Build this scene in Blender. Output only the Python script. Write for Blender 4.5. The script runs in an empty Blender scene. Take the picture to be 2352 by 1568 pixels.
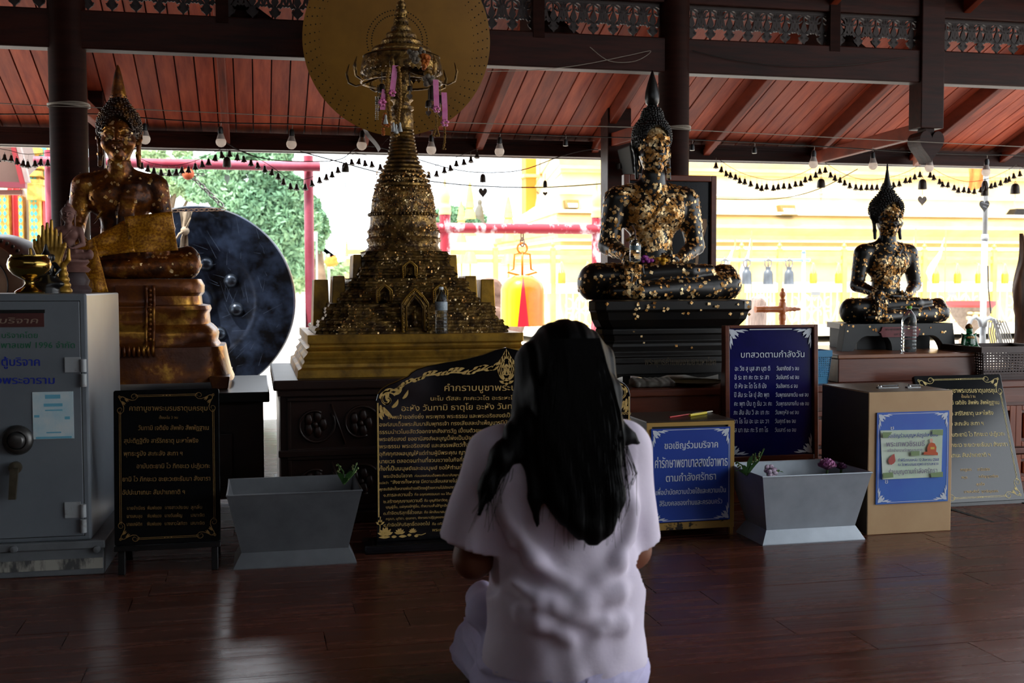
import bpy, bmesh, math, random
import numpy as np
from mathutils import Vector, Matrix
# ---------------------------------------------------------------- camera, world, sun, exposure
SC = bpy.context.scene
COL = SC.collection
FPX = 2600.0
PSI, PIT, ROLL = math.radians(12.7), math.radians(2.84), -0.003
CAM = Vector((0, 0, 1.05))
ROT = Matrix.Rotation(-PSI, 3, 'Z') @ Matrix.Rotation(math.pi/2-PIT, 3, 'X') @ Matrix.Rotation(ROLL, 3, 'Z')
cd = bpy.data.cameras.new('camera')
cd.sensor_width = 36.0
cd.lens = 36.0*FPX/2352.0
cd.clip_end = 900
cd.dof.use_dof = True
cd.dof.focus_distance = 5.0
cd.dof.aperture_fstop = 5.0
cam = bpy.data.objects.new('camera', cd)
cam.matrix_world = Matrix.Translation(CAM) @ ROT.to_4x4()
COL.objects.link(cam)
SC.camera = cam
wd = bpy.data.worlds.new('sky')
SC.world = wd
wd.use_nodes = True
bg = wd.node_tree.nodes['Background']
bg.inputs[0].default_value = (0.88, 0.94, 1.0, 1)
bg.inputs[1].default_value = 5.0
sl = bpy.data.lights.new('sun', 'SUN')
sl.energy = 9.0
sl.color = (1, 0.95, 0.86)
sl.angle = math.radians(3)
sun = bpy.data.objects.new('sun', sl)
sun.rotation_euler = Vector((-0.42, -0.30, 1.0)).to_track_quat('Z', 'Y').to_euler()
sun.location = (-6, -4, 20)
COL.objects.link(sun)
SC.view_settings.view_transform = 'Standard'
SC.view_settings.look = 'None'
SC.view_settings.gamma = 1
SC.view_settings.use_curve_mapping = False
SC.view_settings.exposure = 0.0
try:
    SC.cycles.use_denoising = True
    SC.cycles.max_bounces = 10
    SC.cycles.diffuse_bounces = 5
    SC.cycles.caustics_reflective = False
    SC.cycles.caustics_refractive = False
    SC.cycles.sample_clamp_indirect = 6
except Exception:
    pass
# ---------------------------------------------------------------- helpers
RD = random.Random(11)
NR = np.random.default_rng(5)
PI = math.pi
def ray(x, y):
    return ROT @ Vector(((x-1176)/FPX, -(y-784)/FPX, -1))
def aY(x, y, Y):                     # the point of the plane Y = const seen at a photo position
    r = ray(x, y); return CAM + r*(Y/r.y)
def aZ(x, y, Z=0.0):
    r = ray(x, y); return CAM + r*((Z-CAM.z)/r.z)
def aP(x, y, o, n):                  # on a plane with origin o and normal n
    r = ray(x, y); return CAM + r*((o-CAM).dot(n)/r.dot(n))
def H(s):
    s = s.lstrip('#')
    c = [int(s[i:i+2], 16)/255 for i in (0, 2, 4)]
    return tuple((v/12.92 if v <= .04045 else ((v+.055)/1.055)**2.4) for v in c)
MW = {}
def mw(o):
    return MW.get(o.name, Matrix.Identity(4))
def thing(name, label, cat, loc=(0, 0, 0), rz=0, group=None):
    o = bpy.data.objects.new(name, None)
    o.empty_display_size = .05
    COL.objects.link(o)
    o.location = loc; o.rotation_euler = (0, 0, rz)
    o['label'] = label; o['category'] = cat
    if group: o['group'] = group
    MW[o.name] = Matrix.Translation(Vector(loc)) @ Matrix.Rotation(rz, 4, 'Z')
    return o
def tag(o, label, cat, group=None):
    o['label'] = label; o['category'] = cat
    if group: o['group'] = group
    return o
def dup(o, loc=None, rz=None, label=None, parent=None, scale=None):
    c = o.copy(); COL.objects.link(c)
    if parent is not None: c.parent = parent
    if loc is not None: c.location = loc
    if rz is not None: c.rotation_euler[2] = rz
    if scale is not None: c.scale = (scale,)*3
    if label: c['label'] = label
    for ch in list(o.children): dup(ch, parent=c)
    return c
class MB:
    def __init__(s): s.v = []; s.f = []
    def add(s, vs, fs, M=None):
        n = len(s.v)
        if M is not None: vs = [tuple(M @ Vector(p)) for p in vs]
        s.v.extend([tuple(p) for p in vs]); s.f.extend([tuple(i+n for i in f) for f in fs]); return s
    def box(s, x0, x1, y0, y1, z0, z1, M=None):
        return s.add([(x0,y0,z0),(x1,y0,z0),(x1,y1,z0),(x0,y1,z0),(x0,y0,z1),(x1,y0,z1),(x1,y1,z1),(x0,y1,z1)],
                     [(3,2,1,0),(4,5,6,7),(0,1,5,4),(1,2,6,5),(2,3,7,6),(3,0,4,7)], M)
    def hexa(s, b, t):               # four bottom and four top corners
        return s.add(list(b)+list(t), [(3,2,1,0),(4,5,6,7),(0,1,5,4),(1,2,6,5),(2,3,7,6),(3,0,4,7)])
    def tube(s, pts, r, n=8, caps=True, closed=False, flat=1.0):
        pts = [Vector(p) for p in pts]; m = len(pts)
        rs = r if isinstance(r, (list, tuple)) else [r]*m
        base = len(s.v); prev = None
        for i, p in enumerate(pts):
            if closed: t = pts[(i+1) % m]-pts[i-1]
            else: t = pts[min(i+1, m-1)]-pts[max(i-1, 0)]
            t = t.normalized() if t.length > 1e-9 else Vector((0, 0, 1))
            if prev is None:
                a = Vector((0, 0, 1)) if abs(t.z) < .9 else Vector((1, 0, 0))
                u = t.cross(a).normalized()
            else:
                u = (prev-t*prev.dot(t)); u = u.normalized() if u.length > 1e-6 else t.orthogonal().normalized()
            prev = u; w = t.cross(u)
            for k in range(n):
                a = 2*PI*k/n
                s.v.append(tuple(p+u*(rs[i]*math.cos(a))+w*(rs[i]*flat*math.sin(a))))
        for i in range(m if closed else m-1):
            j = (i+1) % m
            for k in range(n):
                l = (k+1) % n
                s.f.append((base+i*n+k, base+i*n+l, base+j*n+l, base+j*n+k))
        if caps and not closed:
            s.f.append(tuple(base+k for k in reversed(range(n))))
            s.f.append(tuple(base+(m-1)*n+k for k in range(n)))
        return s
    def lathe(s, prof, n=32, c=(0, 0, 0), sx=1, sy=1, a0=0.0, caps=True, M=None):
        vs = []; fs = []
        for (r, z) in prof:
            for k in range(n):
                a = a0+2*PI*k/n
                vs.append((c[0]+r*sx*math.cos(a), c[1]+r*sy*math.sin(a), c[2]+z))
        for i in range(len(prof)-1):
            for k in range(n):
                l = (k+1) % n
                fs.append((i*n+k, i*n+l, (i+1)*n+l, (i+1)*n+k))
        if caps:
            fs.append(tuple(reversed(range(n)))); fs.append(tuple((len(prof)-1)*n+k for k in range(n)))
        return s.add(vs, fs, M)
    def loft(s, rings, caps=True, closed=True):   # rings of equal length
        n = len(rings[0]); vs = [p for r in rings for p in r]; fs = []
        for i in range(len(rings)-1):
            for k in range(n if closed else n-1):
                l = (k+1) % n
                fs.append((i*n+k, i*n+l, (i+1)*n+l, (i+1)*n+k))
        if caps and closed:
            fs.append(tuple(reversed(range(n)))); fs.append(tuple((len(rings)-1)*n+k for k in range(n)))
        return s.add(vs, fs)
    def sphere(s, c, r, nu=12, nv=8, M=None):
        r = r if isinstance(r, (tuple, list)) else (r, r, r)
        vs = [(c[0], c[1], c[2]-r[2])]; fs = []
        for j in range(1, nv):
            b = -PI/2+PI*j/nv
            for k in range(nu):
                a = 2*PI*k/nu
                vs.append((c[0]+r[0]*math.cos(a)*math.cos(b), c[1]+r[1]*math.sin(a)*math.cos(b), c[2]+r[2]*math.sin(b)))
        vs.append((c[0], c[1], c[2]+r[2])); t = len(vs)-1
        for k in range(nu):
            l = (k+1) % nu
            fs.append((0, 1+l, 1+k)); fs.append((t, t-nu+k, t-nu+l))
            for j in range(nv-2):
                fs.append((1+j*nu+k, 1+j*nu+l, 1+(j+1)*nu+l, 1+(j+1)*nu+k))
        return s.add(vs, fs, M)
    def prism(s, poly, y0, y1, M=None):   # polygon in x, z pushed along y
        n = len(poly)
        vs = [(p[0], y0, p[1]) for p in poly]+[(p[0], y1, p[1]) for p in poly]
        fs = [tuple(range(n)), tuple(reversed(range(n, 2*n)))]
        fs += [(k, k+n, (k+1) % n+n, (k+1) % n) for k in range(n)]
        return s.add(vs, fs, M)
    def strip(s, pts, ws, y=0.0, M=None):  # flat ribbon in x, z with a width per point
        m = len(pts); vs = []; fs = []
        for i, p in enumerate(pts):
            a = pts[max(i-1, 0)]; b = pts[min(i+1, m-1)]
            tx, tz = b[0]-a[0], b[1]-a[1]; L = math.hypot(tx, tz) or 1
            w = (ws[i] if isinstance(ws, (list, tuple)) else ws)*.5
            vs.append((p[0]-tz/L*w, y, p[1]+tx/L*w)); vs.append((p[0]+tz/L*w, y, p[1]-tx/L*w))
        for i in range(m-1): fs.append((2*i, 2*i+1, 2*i+3, 2*i+2))
        return s.add(vs, fs, M)
    def build(s, name, mat, parent=None, smooth=False, kind=None, label=None, bevel=0, world=True, sharp=None, loc=None):
        me = bpy.data.meshes.new(name)
        vs = s.v
        if parent is not None and world:
            I = mw(parent).inverted(); vs = [tuple(I @ Vector(p)) for p in vs]
        me.from_pydata(vs, [], s.f); me.update()
        if smooth: me.polygons.foreach_set('use_smooth', [True]*len(me.polygons))
        if mat: me.materials.append(mat)
        o = bpy.data.objects.new(name, me); COL.objects.link(o)
        if parent is not None:
            o.parent = parent; MW[o.name] = mw(parent).copy()
        if loc is not None: o.location = loc
        if kind: o['kind'] = kind
        if label: o['label'] = label
        if smooth and sharp:
            try: me.set_sharp_from_angle(angle=math.radians(sharp))
            except Exception: pass
        if bevel:
            b = o.modifiers.new('bevel', 'BEVEL'); b.width = bevel; b.segments = 2; b.limit_method = 'ANGLE'
        return o
def npmesh(name, V, F, mat, parent=None, smooth=True, world=True, kind=None, label=None):
    V = np.asarray(V, float); F = np.asarray(F, np.int32)
    if parent is not None and world:
        I = np.array(mw(parent).inverted()); V = V @ I[:3, :3].T + I[:3, 3]
    me = bpy.data.meshes.new(name)
    me.vertices.add(len(V)); me.vertices.foreach_set('co', V.astype(np.float32).ravel())
    k = F.shape[1]
    me.loops.add(F.size); me.loops.foreach_set('vertex_index', F.ravel())
    me.polygons.add(len(F)); me.polygons.foreach_set('loop_start', np.arange(0, F.size, k, dtype=np.int32))
    me.polygons.foreach_set('loop_total', np.full(len(F), k, np.int32))
    me.polygons.foreach_set('use_smooth', np.full(len(F), smooth))
    me.update(calc_edges=True); me.validate()
    me.materials.append(mat)
    o = bpy.data.objects.new(name, me); COL.objects.link(o)
    if parent is not None:
        o.parent = parent; MW[o.name] = mw(parent).copy()
    if kind: o['kind'] = kind
    if label: o['label'] = label
    return o
# ---------------------------------------------------------------- materials
MC = {}
def mat(key, c1, c2=None, rough=.5, metal=0.0, scale=8.0, stretch=(1, 1, 1), lo=.35, hi=.65, detail=6, bump=0.0, bscale=None,
        spec=.5, coat=0.0, alpha=1.0, trans=0.0, emit=0.0, rvar=0.0, wave=False, sheen=0.0, sss=0.0, metal2=None, rough2=None, ior=1.45, c3=None):
    if key in MC: return MC[key]
    m = bpy.data.materials.new(key); m.use_nodes = True; nt = m.node_tree; N = nt.nodes; L = nt.links
    b = N['Principled BSDF']
    def setv(n, v):
        if n in b.inputs: b.inputs[n].default_value = v
    setv('Roughness', rough); setv('Metallic', metal); setv('Specular IOR Level', spec); setv('Coat Weight', coat); setv('Coat Roughness', .12)
    setv('Alpha', alpha); setv('Transmission Weight', trans); setv('IOR', ior); setv('Sheen Weight', sheen)
    c1 = H(c1) if isinstance(c1, str) else c1
    setv('Base Color', (*c1, 1))
    if emit: setv('Emission Color', (*c1, 1)); setv('Emission Strength', emit)
    fac = None
    if c2 is not None or bump or rvar:
        tc = N.new('ShaderNodeTexCoord'); mp = N.new('ShaderNodeMapping'); mp.inputs['Scale'].default_value = stretch
        L.new(tc.outputs['Object'], mp.inputs['Vector'])
        oi = N.new('ShaderNodeObjectInfo'); ad = N.new('ShaderNodeVectorMath'); ad.operation = 'ADD'
        ml = N.new('ShaderNodeMath'); ml.operation = 'MULTIPLY'; ml.inputs[1].default_value = 37.0 if rvar else 0.0
        L.new(oi.outputs['Random'], ml.inputs[0]); L.new(mp.outputs[0], ad.inputs[0]); L.new(ml.outputs[0], ad.inputs[1])
        nz = N.new('ShaderNodeTexNoise'); nz.inputs['Scale'].default_value = scale; nz.inputs['Detail'].default_value = detail
        nz.inputs['Roughness'].default_value = .6
        L.new(ad.outputs[0], nz.inputs['Vector'])
        fac = nz.outputs[0]
    if c2 is not None:
        cr = N.new('ShaderNodeValToRGB'); cr.color_ramp.elements[0].position = lo; cr.color_ramp.elements[1].position = hi
        c2 = H(c2) if isinstance(c2, str) else c2
        cr.color_ramp.elements[0].color = (*c1, 1); cr.color_ramp.elements[1].color = (*c2, 1)
        if c3 is not None:
            e = cr.color_ramp.elements.new((lo+hi)/2); e.color = (*(H(c3) if isinstance(c3, str) else c3), 1)
        L.new(fac, cr.inputs[0]); out = cr.outputs[0]
        if rvar:
            hs = N.new('ShaderNodeHueSaturation')
            mr = N.new('ShaderNodeMapRange'); mr.inputs[3].default_value = 1-rvar; mr.inputs[4].default_value = 1+rvar
            L.new(oi.outputs['Random'], mr.inputs[0]); L.new(mr.outputs[0], hs.inputs['Value']); L.new(out, hs.inputs['Color']); out = hs.outputs[0]
        L.new(out, b.inputs['Base Color'])
        if metal2 is not None:
            r2 = N.new('ShaderNodeMapRange'); r2.inputs[1].default_value = lo; r2.inputs[2].default_value = hi
            r2.inputs[3].default_value = metal; r2.inputs[4].default_value = metal2
            L.new(fac, r2.inputs[0]); L.new(r2.outputs[0], b.inputs['Metallic'])
        if rough2 is not None:
            r2 = N.new('ShaderNodeMapRange'); r2.inputs[1].default_value = lo; r2.inputs[2].default_value = hi
            r2.inputs[3].default_value = rough; r2.inputs[4].default_value = rough2
            L.new(fac, r2.inputs[0]); L.new(r2.outputs[0], b.inputs['Roughness'])
    if bump:
        bp = N.new('ShaderNodeBump'); bp.inputs['Strength'].default_value = bump; bp.inputs['Distance'].default_value = .02
        src = fac
        if bscale:
            n2 = N.new('ShaderNodeTexNoise'); n2.inputs['Scale'].default_value = bscale; n2.inputs['Detail'].default_value = 4
            L.new(ad.outputs[0], n2.inputs['Vector']); src = n2.outputs[0]
        L.new(src, bp.inputs['Height']); L.new(bp.outputs[0], b.inputs['Normal'])
    MC[key] = m
    return m
m_dark = mat('dark wood', '#1d0a06', '#27100a', .6, scale=5, stretch=(1, 1, 8), bump=.08, spec=.08)
m_beam = mat('beam wood', '#1e0a06', '#34130b', .5, scale=5, stretch=(.6, 6, 6), bump=.1, rvar=.15, spec=.18)
m_board = mat('roof board wood', '#7a2813', '#ad502f', .6, scale=3.2, stretch=(7, .55, 2), lo=.3, hi=.72, bump=.12, rvar=.28, spec=.25)
m_rafter = mat('rafter wood', '#4f1b0b', '#77301a', .6, scale=3, stretch=(8, .6, 2), bump=.1, rvar=.12, spec=.15)
m_floor = mat('floor plank', '#452318', '#633526', .2, scale=3, stretch=(.5, 9, 4), bump=.05, rvar=.14, spec=.5, rough2=.3)
m_seam = mat('floor seam', '#0b0605', rough=.8)
m_black = mat('black lacquer', '#0b0b0c', '#151415', .3, scale=9, bump=.05)
m_iron = mat('dark iron', '#1d1a18', '#2b2521', .45, metal=.7, scale=30)
m_white = mat('white paint', '#d8d8d6', '#c4c3c0', .5, scale=4)
m_conc = mat('concrete paving', '#cfcac2', '#bdb6ab', .8, scale=1.5)
# ---------------------------------------------------------------- the setting
KS = 1.08
RX = 6.95                 # open right-hand side of the roof
YC = 6.3*KS              # column row
YE = 8.2*KS              # eave
def zk(z): return 1.05+(z-1.05)*KS
def roofz(y): return zk(2.15)+.345*(YE-y)
# floor: a slab with planks laid across it
fl = MB().box(-4.2, 7.4, -7, 9.1, -.30, -.012).build('floor', m_seam, kind='structure')
rowh = .178
y = 1.30; r = 0
rr = random.Random(3)
while y < 5.2:
    x = -1.9+rr.random()*1.0
    while x < 4.2:
        L = 1.02
        MB().box(x+.0012, x+L-.0012, y+.0012, y+rowh-.0012, -.012, rr.uniform(-.0004, .0004)).build('plank', m_floor, fl, bevel=0)
        x += L
    y += rowh; r += 1
b = MB()
b.box(-4.2, -1.9, -7, 9.1, -.012, -.001); b.box(4.95, 7.4, -7, 9.1, -.012, -.001); b.box(-1.9, 4.95, -7, 1.3, -.012, -.001); b.box(-1.9, 4.95, y, 9.1, -.012, -.001)
b.build('plank_border', m_floor, fl)
MB().box(-90, 130, -60, 170, -.5, -.32).build('ground', m_conc, kind='structure')
# roof: boards running down the slope, rafters, eave beam
roof = MB().hexa([(-6.0, -8, roofz(-1)+.1), (RX, -8, roofz(-1)+.1), (RX, -1, roofz(-1)+.05), (-6, -1, roofz(-1)+.05)],
                 [(-6, -8, roofz(-1)+.2), (RX, -8, roofz(-1)+.2), (RX, -1, roofz(-1)+.2), (-6, -1, roofz(-1)+.2)])
roof.hexa([(-6, -1, roofz(-1)+.03), (RX, -1, roofz(-1)+.03), (RX, YE+.15, roofz(YE+.15)+.03), (-6, YE+.15, roofz(YE+.15)+.03)],
          [(-6, -1, roofz(-1)+.12), (RX, -1, roofz(-1)+.12), (RX, YE+.15, roofz(YE+.15)+.12), (-6, YE+.15, roofz(YE+.15)+.12)])
ceil = roof.build('ceiling', m_dark, kind='structure')
bw = .127; x = -2.8; proto = None
rr = random.Random(8)
ya, yb = 5.0, YE+.1
while x < 6.9:
    if proto is None:
        proto = MB().hexa([(.005, ya, roofz(ya)), (bw-.005, ya, roofz(ya)), (bw-.005, yb, roofz(yb)), (.005, yb, roofz(yb))],
                          [(.003, ya, roofz(ya)+.028), (bw-.003, ya, roofz(ya)+.028), (bw-.003, yb, roofz(yb)+.028), (.003, yb, roofz(yb)+.028)]).build('board', m_board, ceil, world=False)
        o = proto
    else:
        o = proto.copy(); COL.objects.link(o)
    o.location = (x, 0, rr.uniform(-.003, .003)); x += bw
def rafter(x, w=.055, h=.12):
    ya, yb = 4.8, YE+.08
    MB().hexa([(x-w/2, ya, roofz(ya)-h), (x+w/2, ya, roofz(ya)-h), (x+w/2, yb, roofz(yb)-h), (x-w/2, yb, roofz(yb)-h)],
              [(x-w/2, ya, roofz(ya)), (x+w/2, ya, roofz(ya)), (x+w/2, yb, roofz(yb)), (x-w/2, yb, roofz(yb))]).build('rafter', m_rafter, ceil, bevel=.006)
for px in (215, 520, 838, 1104, 1370, 1628, 1876, 2103, 2310):
    p = aY(px, 350, YE-.05); rafter(p.x)
# eave beam with a moulded top strip, main beam, upper beam
eb = MB().box(-3, 9, YE, YE+.1, zk(2.005), zk(2.11)).build('beam', m_beam, kind='structure', bevel=.006)
MB().box(-3, 9, YE-.02, YE, zk(2.085), zk(2.112)).build('moulding', m_beam, eb)
MB().box(-3, 9, YE-.035, YE-.02, zk(2.10), zk(2.118)).build('moulding', m_beam, eb)
MB().box(-3, 9, YE+.1, YE+.13, zk(1.999), zk(2.009)).build('drip_edge', mat('grey zinc', '#8a8a88', rough=.4, metal=.6), eb)
mbz0, mbz1 = zk(2.276), zk(2.475)
MB().box(-zk(3.2), 9, YC-.055, YC+.055, mbz0, mbz1).build('beam', m_beam, kind='structure', bevel=.008)
MB().box(-zk(3.2), 9, YC-.05, YC+.05, zk(2.675), zk(2.86)).build('beam', m_beam, kind='structure', bevel=.008)
MB().box(-zk(3.2), 9, YC-.06, YC+.06, zk(2.95), zk(3.2)).build('beam', m_beam, kind='structure', bevel=.008)
# pierced valance between the two beams: one carved panel after another
m_fret = mat('fretwork', '#170806', '#220e09', .55, scale=9)
def fret_motif():
    b = MB()
    w = .118
    def sp(cx, cz, r0, r1, a0, a1, w0, w1, n=12):
        P = []; W = []
        for i in range(n):
            t = i/(n-1); a = a0+(a1-a0)*t; r = r0+(r1-r0)*t
            P.append((cx+r*math.cos(a), cz+r*math.sin(a))); W.append(w0+(w1-w0)*t)
        return P, W
    for s in (-1, 1):
        P, W = sp(s*.024, -.045, .034, .012, PI/2, PI/2-s*4.2, .012, .008); b.strip2(P, W, -.008, .008)
        P = [(s*.004, -.018), (s*.03, -.035), (s*.043, -.07), (s*.034, -.105), (s*.012, -.128)]; b.strip2(P, [.008, .012, .014, .013, .010], -.008, .008)
        P = [(s*.058, 0), (s*.05, -.03), (s*.056, -.06), (s*.05, -.09), (s*.058, -.122)]; b.strip2(P, [.006, .014, .008, .016, .008], -.008, .008)
        P = [(s*.014, -.118), (s*.03, -.126), (s*.04, -.115), (s*.054, -.122)]; b.strip2(P, [.014, .016, .012, .01], -.008, .008)
        P = [(s*.010, -.148), (s*.024, -.158), (s*.030, -.148)]; b.strip2(P, [.014, .018, .004], -.008, .008)
    b.prism([(0, -.05), (.012, -.075), (.02, -.10), (0, -.135), (-.02, -.10), (-.012, -.075)], -.008, .008)
    b.prism([(0, -.118), (.012, -.13), (.026, -.15), (.02, -.168), (.006, -.18), (0, -.196), (-.006, -.18), (-.02, -.168), (-.026, -.15), (-.012, -.13)], -.008, .008)
    b.box(-w/2, w/2, -.008, .008, -.012, 0); b.box(-.004, .004, -.008, .008, -.06, 0)
    return b
def strip2(s, pts, ws, y0, y1):
    m = len(pts); vs = []; fs = []
    for i, p in enumerate(pts):
        a = pts[max(i-1, 0)]; c = pts[min(i+1, m-1)]
        tx, tz = c[0]-a[0], c[1]-a[1]; L = math.hypot(tx, tz) or 1; w = ws[i]*.5 if isinstance(ws, (list, tuple)) else ws*.5
        q0 = (p[0]-tz/L*w, p[1]+tx/L*w); q1 = (p[0]+tz/L*w, p[1]-tx/L*w)
        vs += [(q0[0], y0, q0[1]), (q1[0], y0, q1[1]), (q0[0], y1, q0[1]), (q1[0], y1, q1[1])]
    for i in range(m-1):
        a, c = 4*i, 4*i+4
        fs += [(a, a+1, c+1, c), (a+2, c+2, c+3, a+3), (a, c, c+2, a+2), (a+1, a+3, c+3, c+1)]
    fs += [(0, 2, 3, 1), (4*m-4, 4*m-3, 4*m-1, 4*m-2)]
    return s.add(vs, fs)
MB.strip2 = strip2
val = MB().box(-zk(3.2), 9, YC-.012, YC+.012, zk(2.655), zk(2.69)).build('trim_1', m_fret, kind='structure')
pf = fret_motif().build('fretwork_panel', m_fret, val, world=False); pf.location = (-1.8, YC, zk(2.672)); pf.scale = (KS, 1, KS)
x = -1.8+.119*KS
while x < 5.75:
    o = pf.copy(); COL.objects.link(o); o.location = (x, YC, zk(2.672)); x += .119*KS
# dark struts crossing the valance (tie beams running back)
for px in (512, 1222, 1888):
    p = aY(px, 60, YC+.12)
    MB().box(p.x-.035, p.x+.035, YC-.06, YC+.3, zk(2.44), zk(2.8)).build('tie_beam', m_dark, ceil)
    q = aY(px+25, 40, YC+.1)
    MB().hexa([(p.x+.03, YC+.06, zk(2.46)), (p.x+.36, YC+.06, zk(2.45)), (p.x+.36, YC+.11, zk(2.45)), (p.x+.03, YC+.11, zk(2.46))],
              [(p.x+.03, YC+.06, zk(2.66)), (p.x+.1, YC+.06, zk(2.62)), (p.x+.1, YC+.11, zk(2.62)), (p.x+.03, YC+.11, zk(2.66))]).build('knee_brace', m_dark, ceil)
# round columns
for (px, r) in ((158, .101), (1547, .097)):
    p = aY(px, 300, YC)
    MB().lathe([(r*1.02, 0), (r, .6), (r, 2.4), (r*1.02, 3.4)], 40, (p.x, YC, 0)).build('column', m_dark, kind='structure', smooth=True, sharp=40)
# hanging posts that end in a heart-shaped drop
def drop_post(px, name, hidden=False):
    p = aY(px, 200, YC); x = p.x; w = .084
    post = MB().box(x-w, x+w, YC-.075, YC+.075, zk(2.0), zk(3.1)).build('column', m_beam, kind='structure', bevel=.006, label='hanging post that ends in a carved heart')
    hp = []
    for i in range(40):
        t = 2*PI*i/40
        hx = 16*math.sin(t)**3; hz = 13*math.cos(t)-5*math.cos(2*t)-2*math.cos(3*t)-math.cos(4*t)
        hp.append((x+hx*.0056, zk(1.905)+hz*.0071))
    MB().prism(hp, YC-.075, YC+.075).build('heart_drop', m_beam, post, bevel=.006)
    MB().box(x-.03, x+.03, YC-.05, YC+.05, zk(1.95), zk(2.02)).build('neck', m_beam, post)
drop_post(2128, 'a'); drop_post(870, 'b')
# square posts of the outer row and their braces
YO = 7.75*KS
for (px0, px1) in ((204, 240), (1396, 1450)):
    a, c = aY(px0, 400, YO), aY(px1, 400, YO)
    MB().box(a.x, c.x, YO, YO+(c.x-a.x), 0, roofz(YO)).build('column', m_beam, kind='structure', bevel=.006, label='square outer post')
def brace(p0, p1, h=.1, w=.05):
    p0, p1 = Vector(p0), Vector(p1); d = (p1-p0).normalized(); s = d.cross(Vector((0, 0, 1))).normalized()*w/2; u = Vector((0, 0, h/2))
    MB().hexa([p0-s-u, p0+s-u, p1+s-u, p1-s-u], [p0-s+u, p0+s+u, p1+s+u, p1-s+u]).build('brace', m_rafter, ceil, bevel=.005)
brace(aY(2130, 295, YC+.1), aY(1876, 362, YE-.06)); brace(aY(1560, 275, YC+.1), aY(1380, 330, YE-.1)); brace(aY(170, 225, YC+.1), aY(235, 285, YO+.02), .1)
brace(aY(2128, 345, YC+.1), aY(2104, 368, YE-.1))
# unseen side and rear walls, added to keep light off the left
m_wall = mat('added dark wall', '#3b332b', '#332c25', .8, scale=2)
MB().box(-4.35, -4.2, -7, 6.2, 0, 4.9).build('wall_added_left', m_wall, kind='structure')
MB().box(-4.2, RX, -7.15, -7, 0, 4.9).build('wall_added_back', m_wall, kind='structure')
# unseen gable and partial wall, added to narrow the light from the right
MB().prism([(0, 0), (1, 0), (1, 1), (0, 1)], 0, 0) if False else MB().hexa([(RX-.06, -7, 3.1), (RX, -7, 3.1), (RX, 8.0, 2.6), (RX-.06, 8.0, 2.6)], [(RX-.06, -7, roofz(-1)+.1), (RX, -7, roofz(-1)+.1), (RX, 8.0, roofz(8.0)+.02), (RX-.06, 8.0, roofz(8.0)+.02)]).box(RX-.06, RX, -7, -2.6, 0, 3.2).build('wall_added_right', m_wall, kind='structure')
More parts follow.
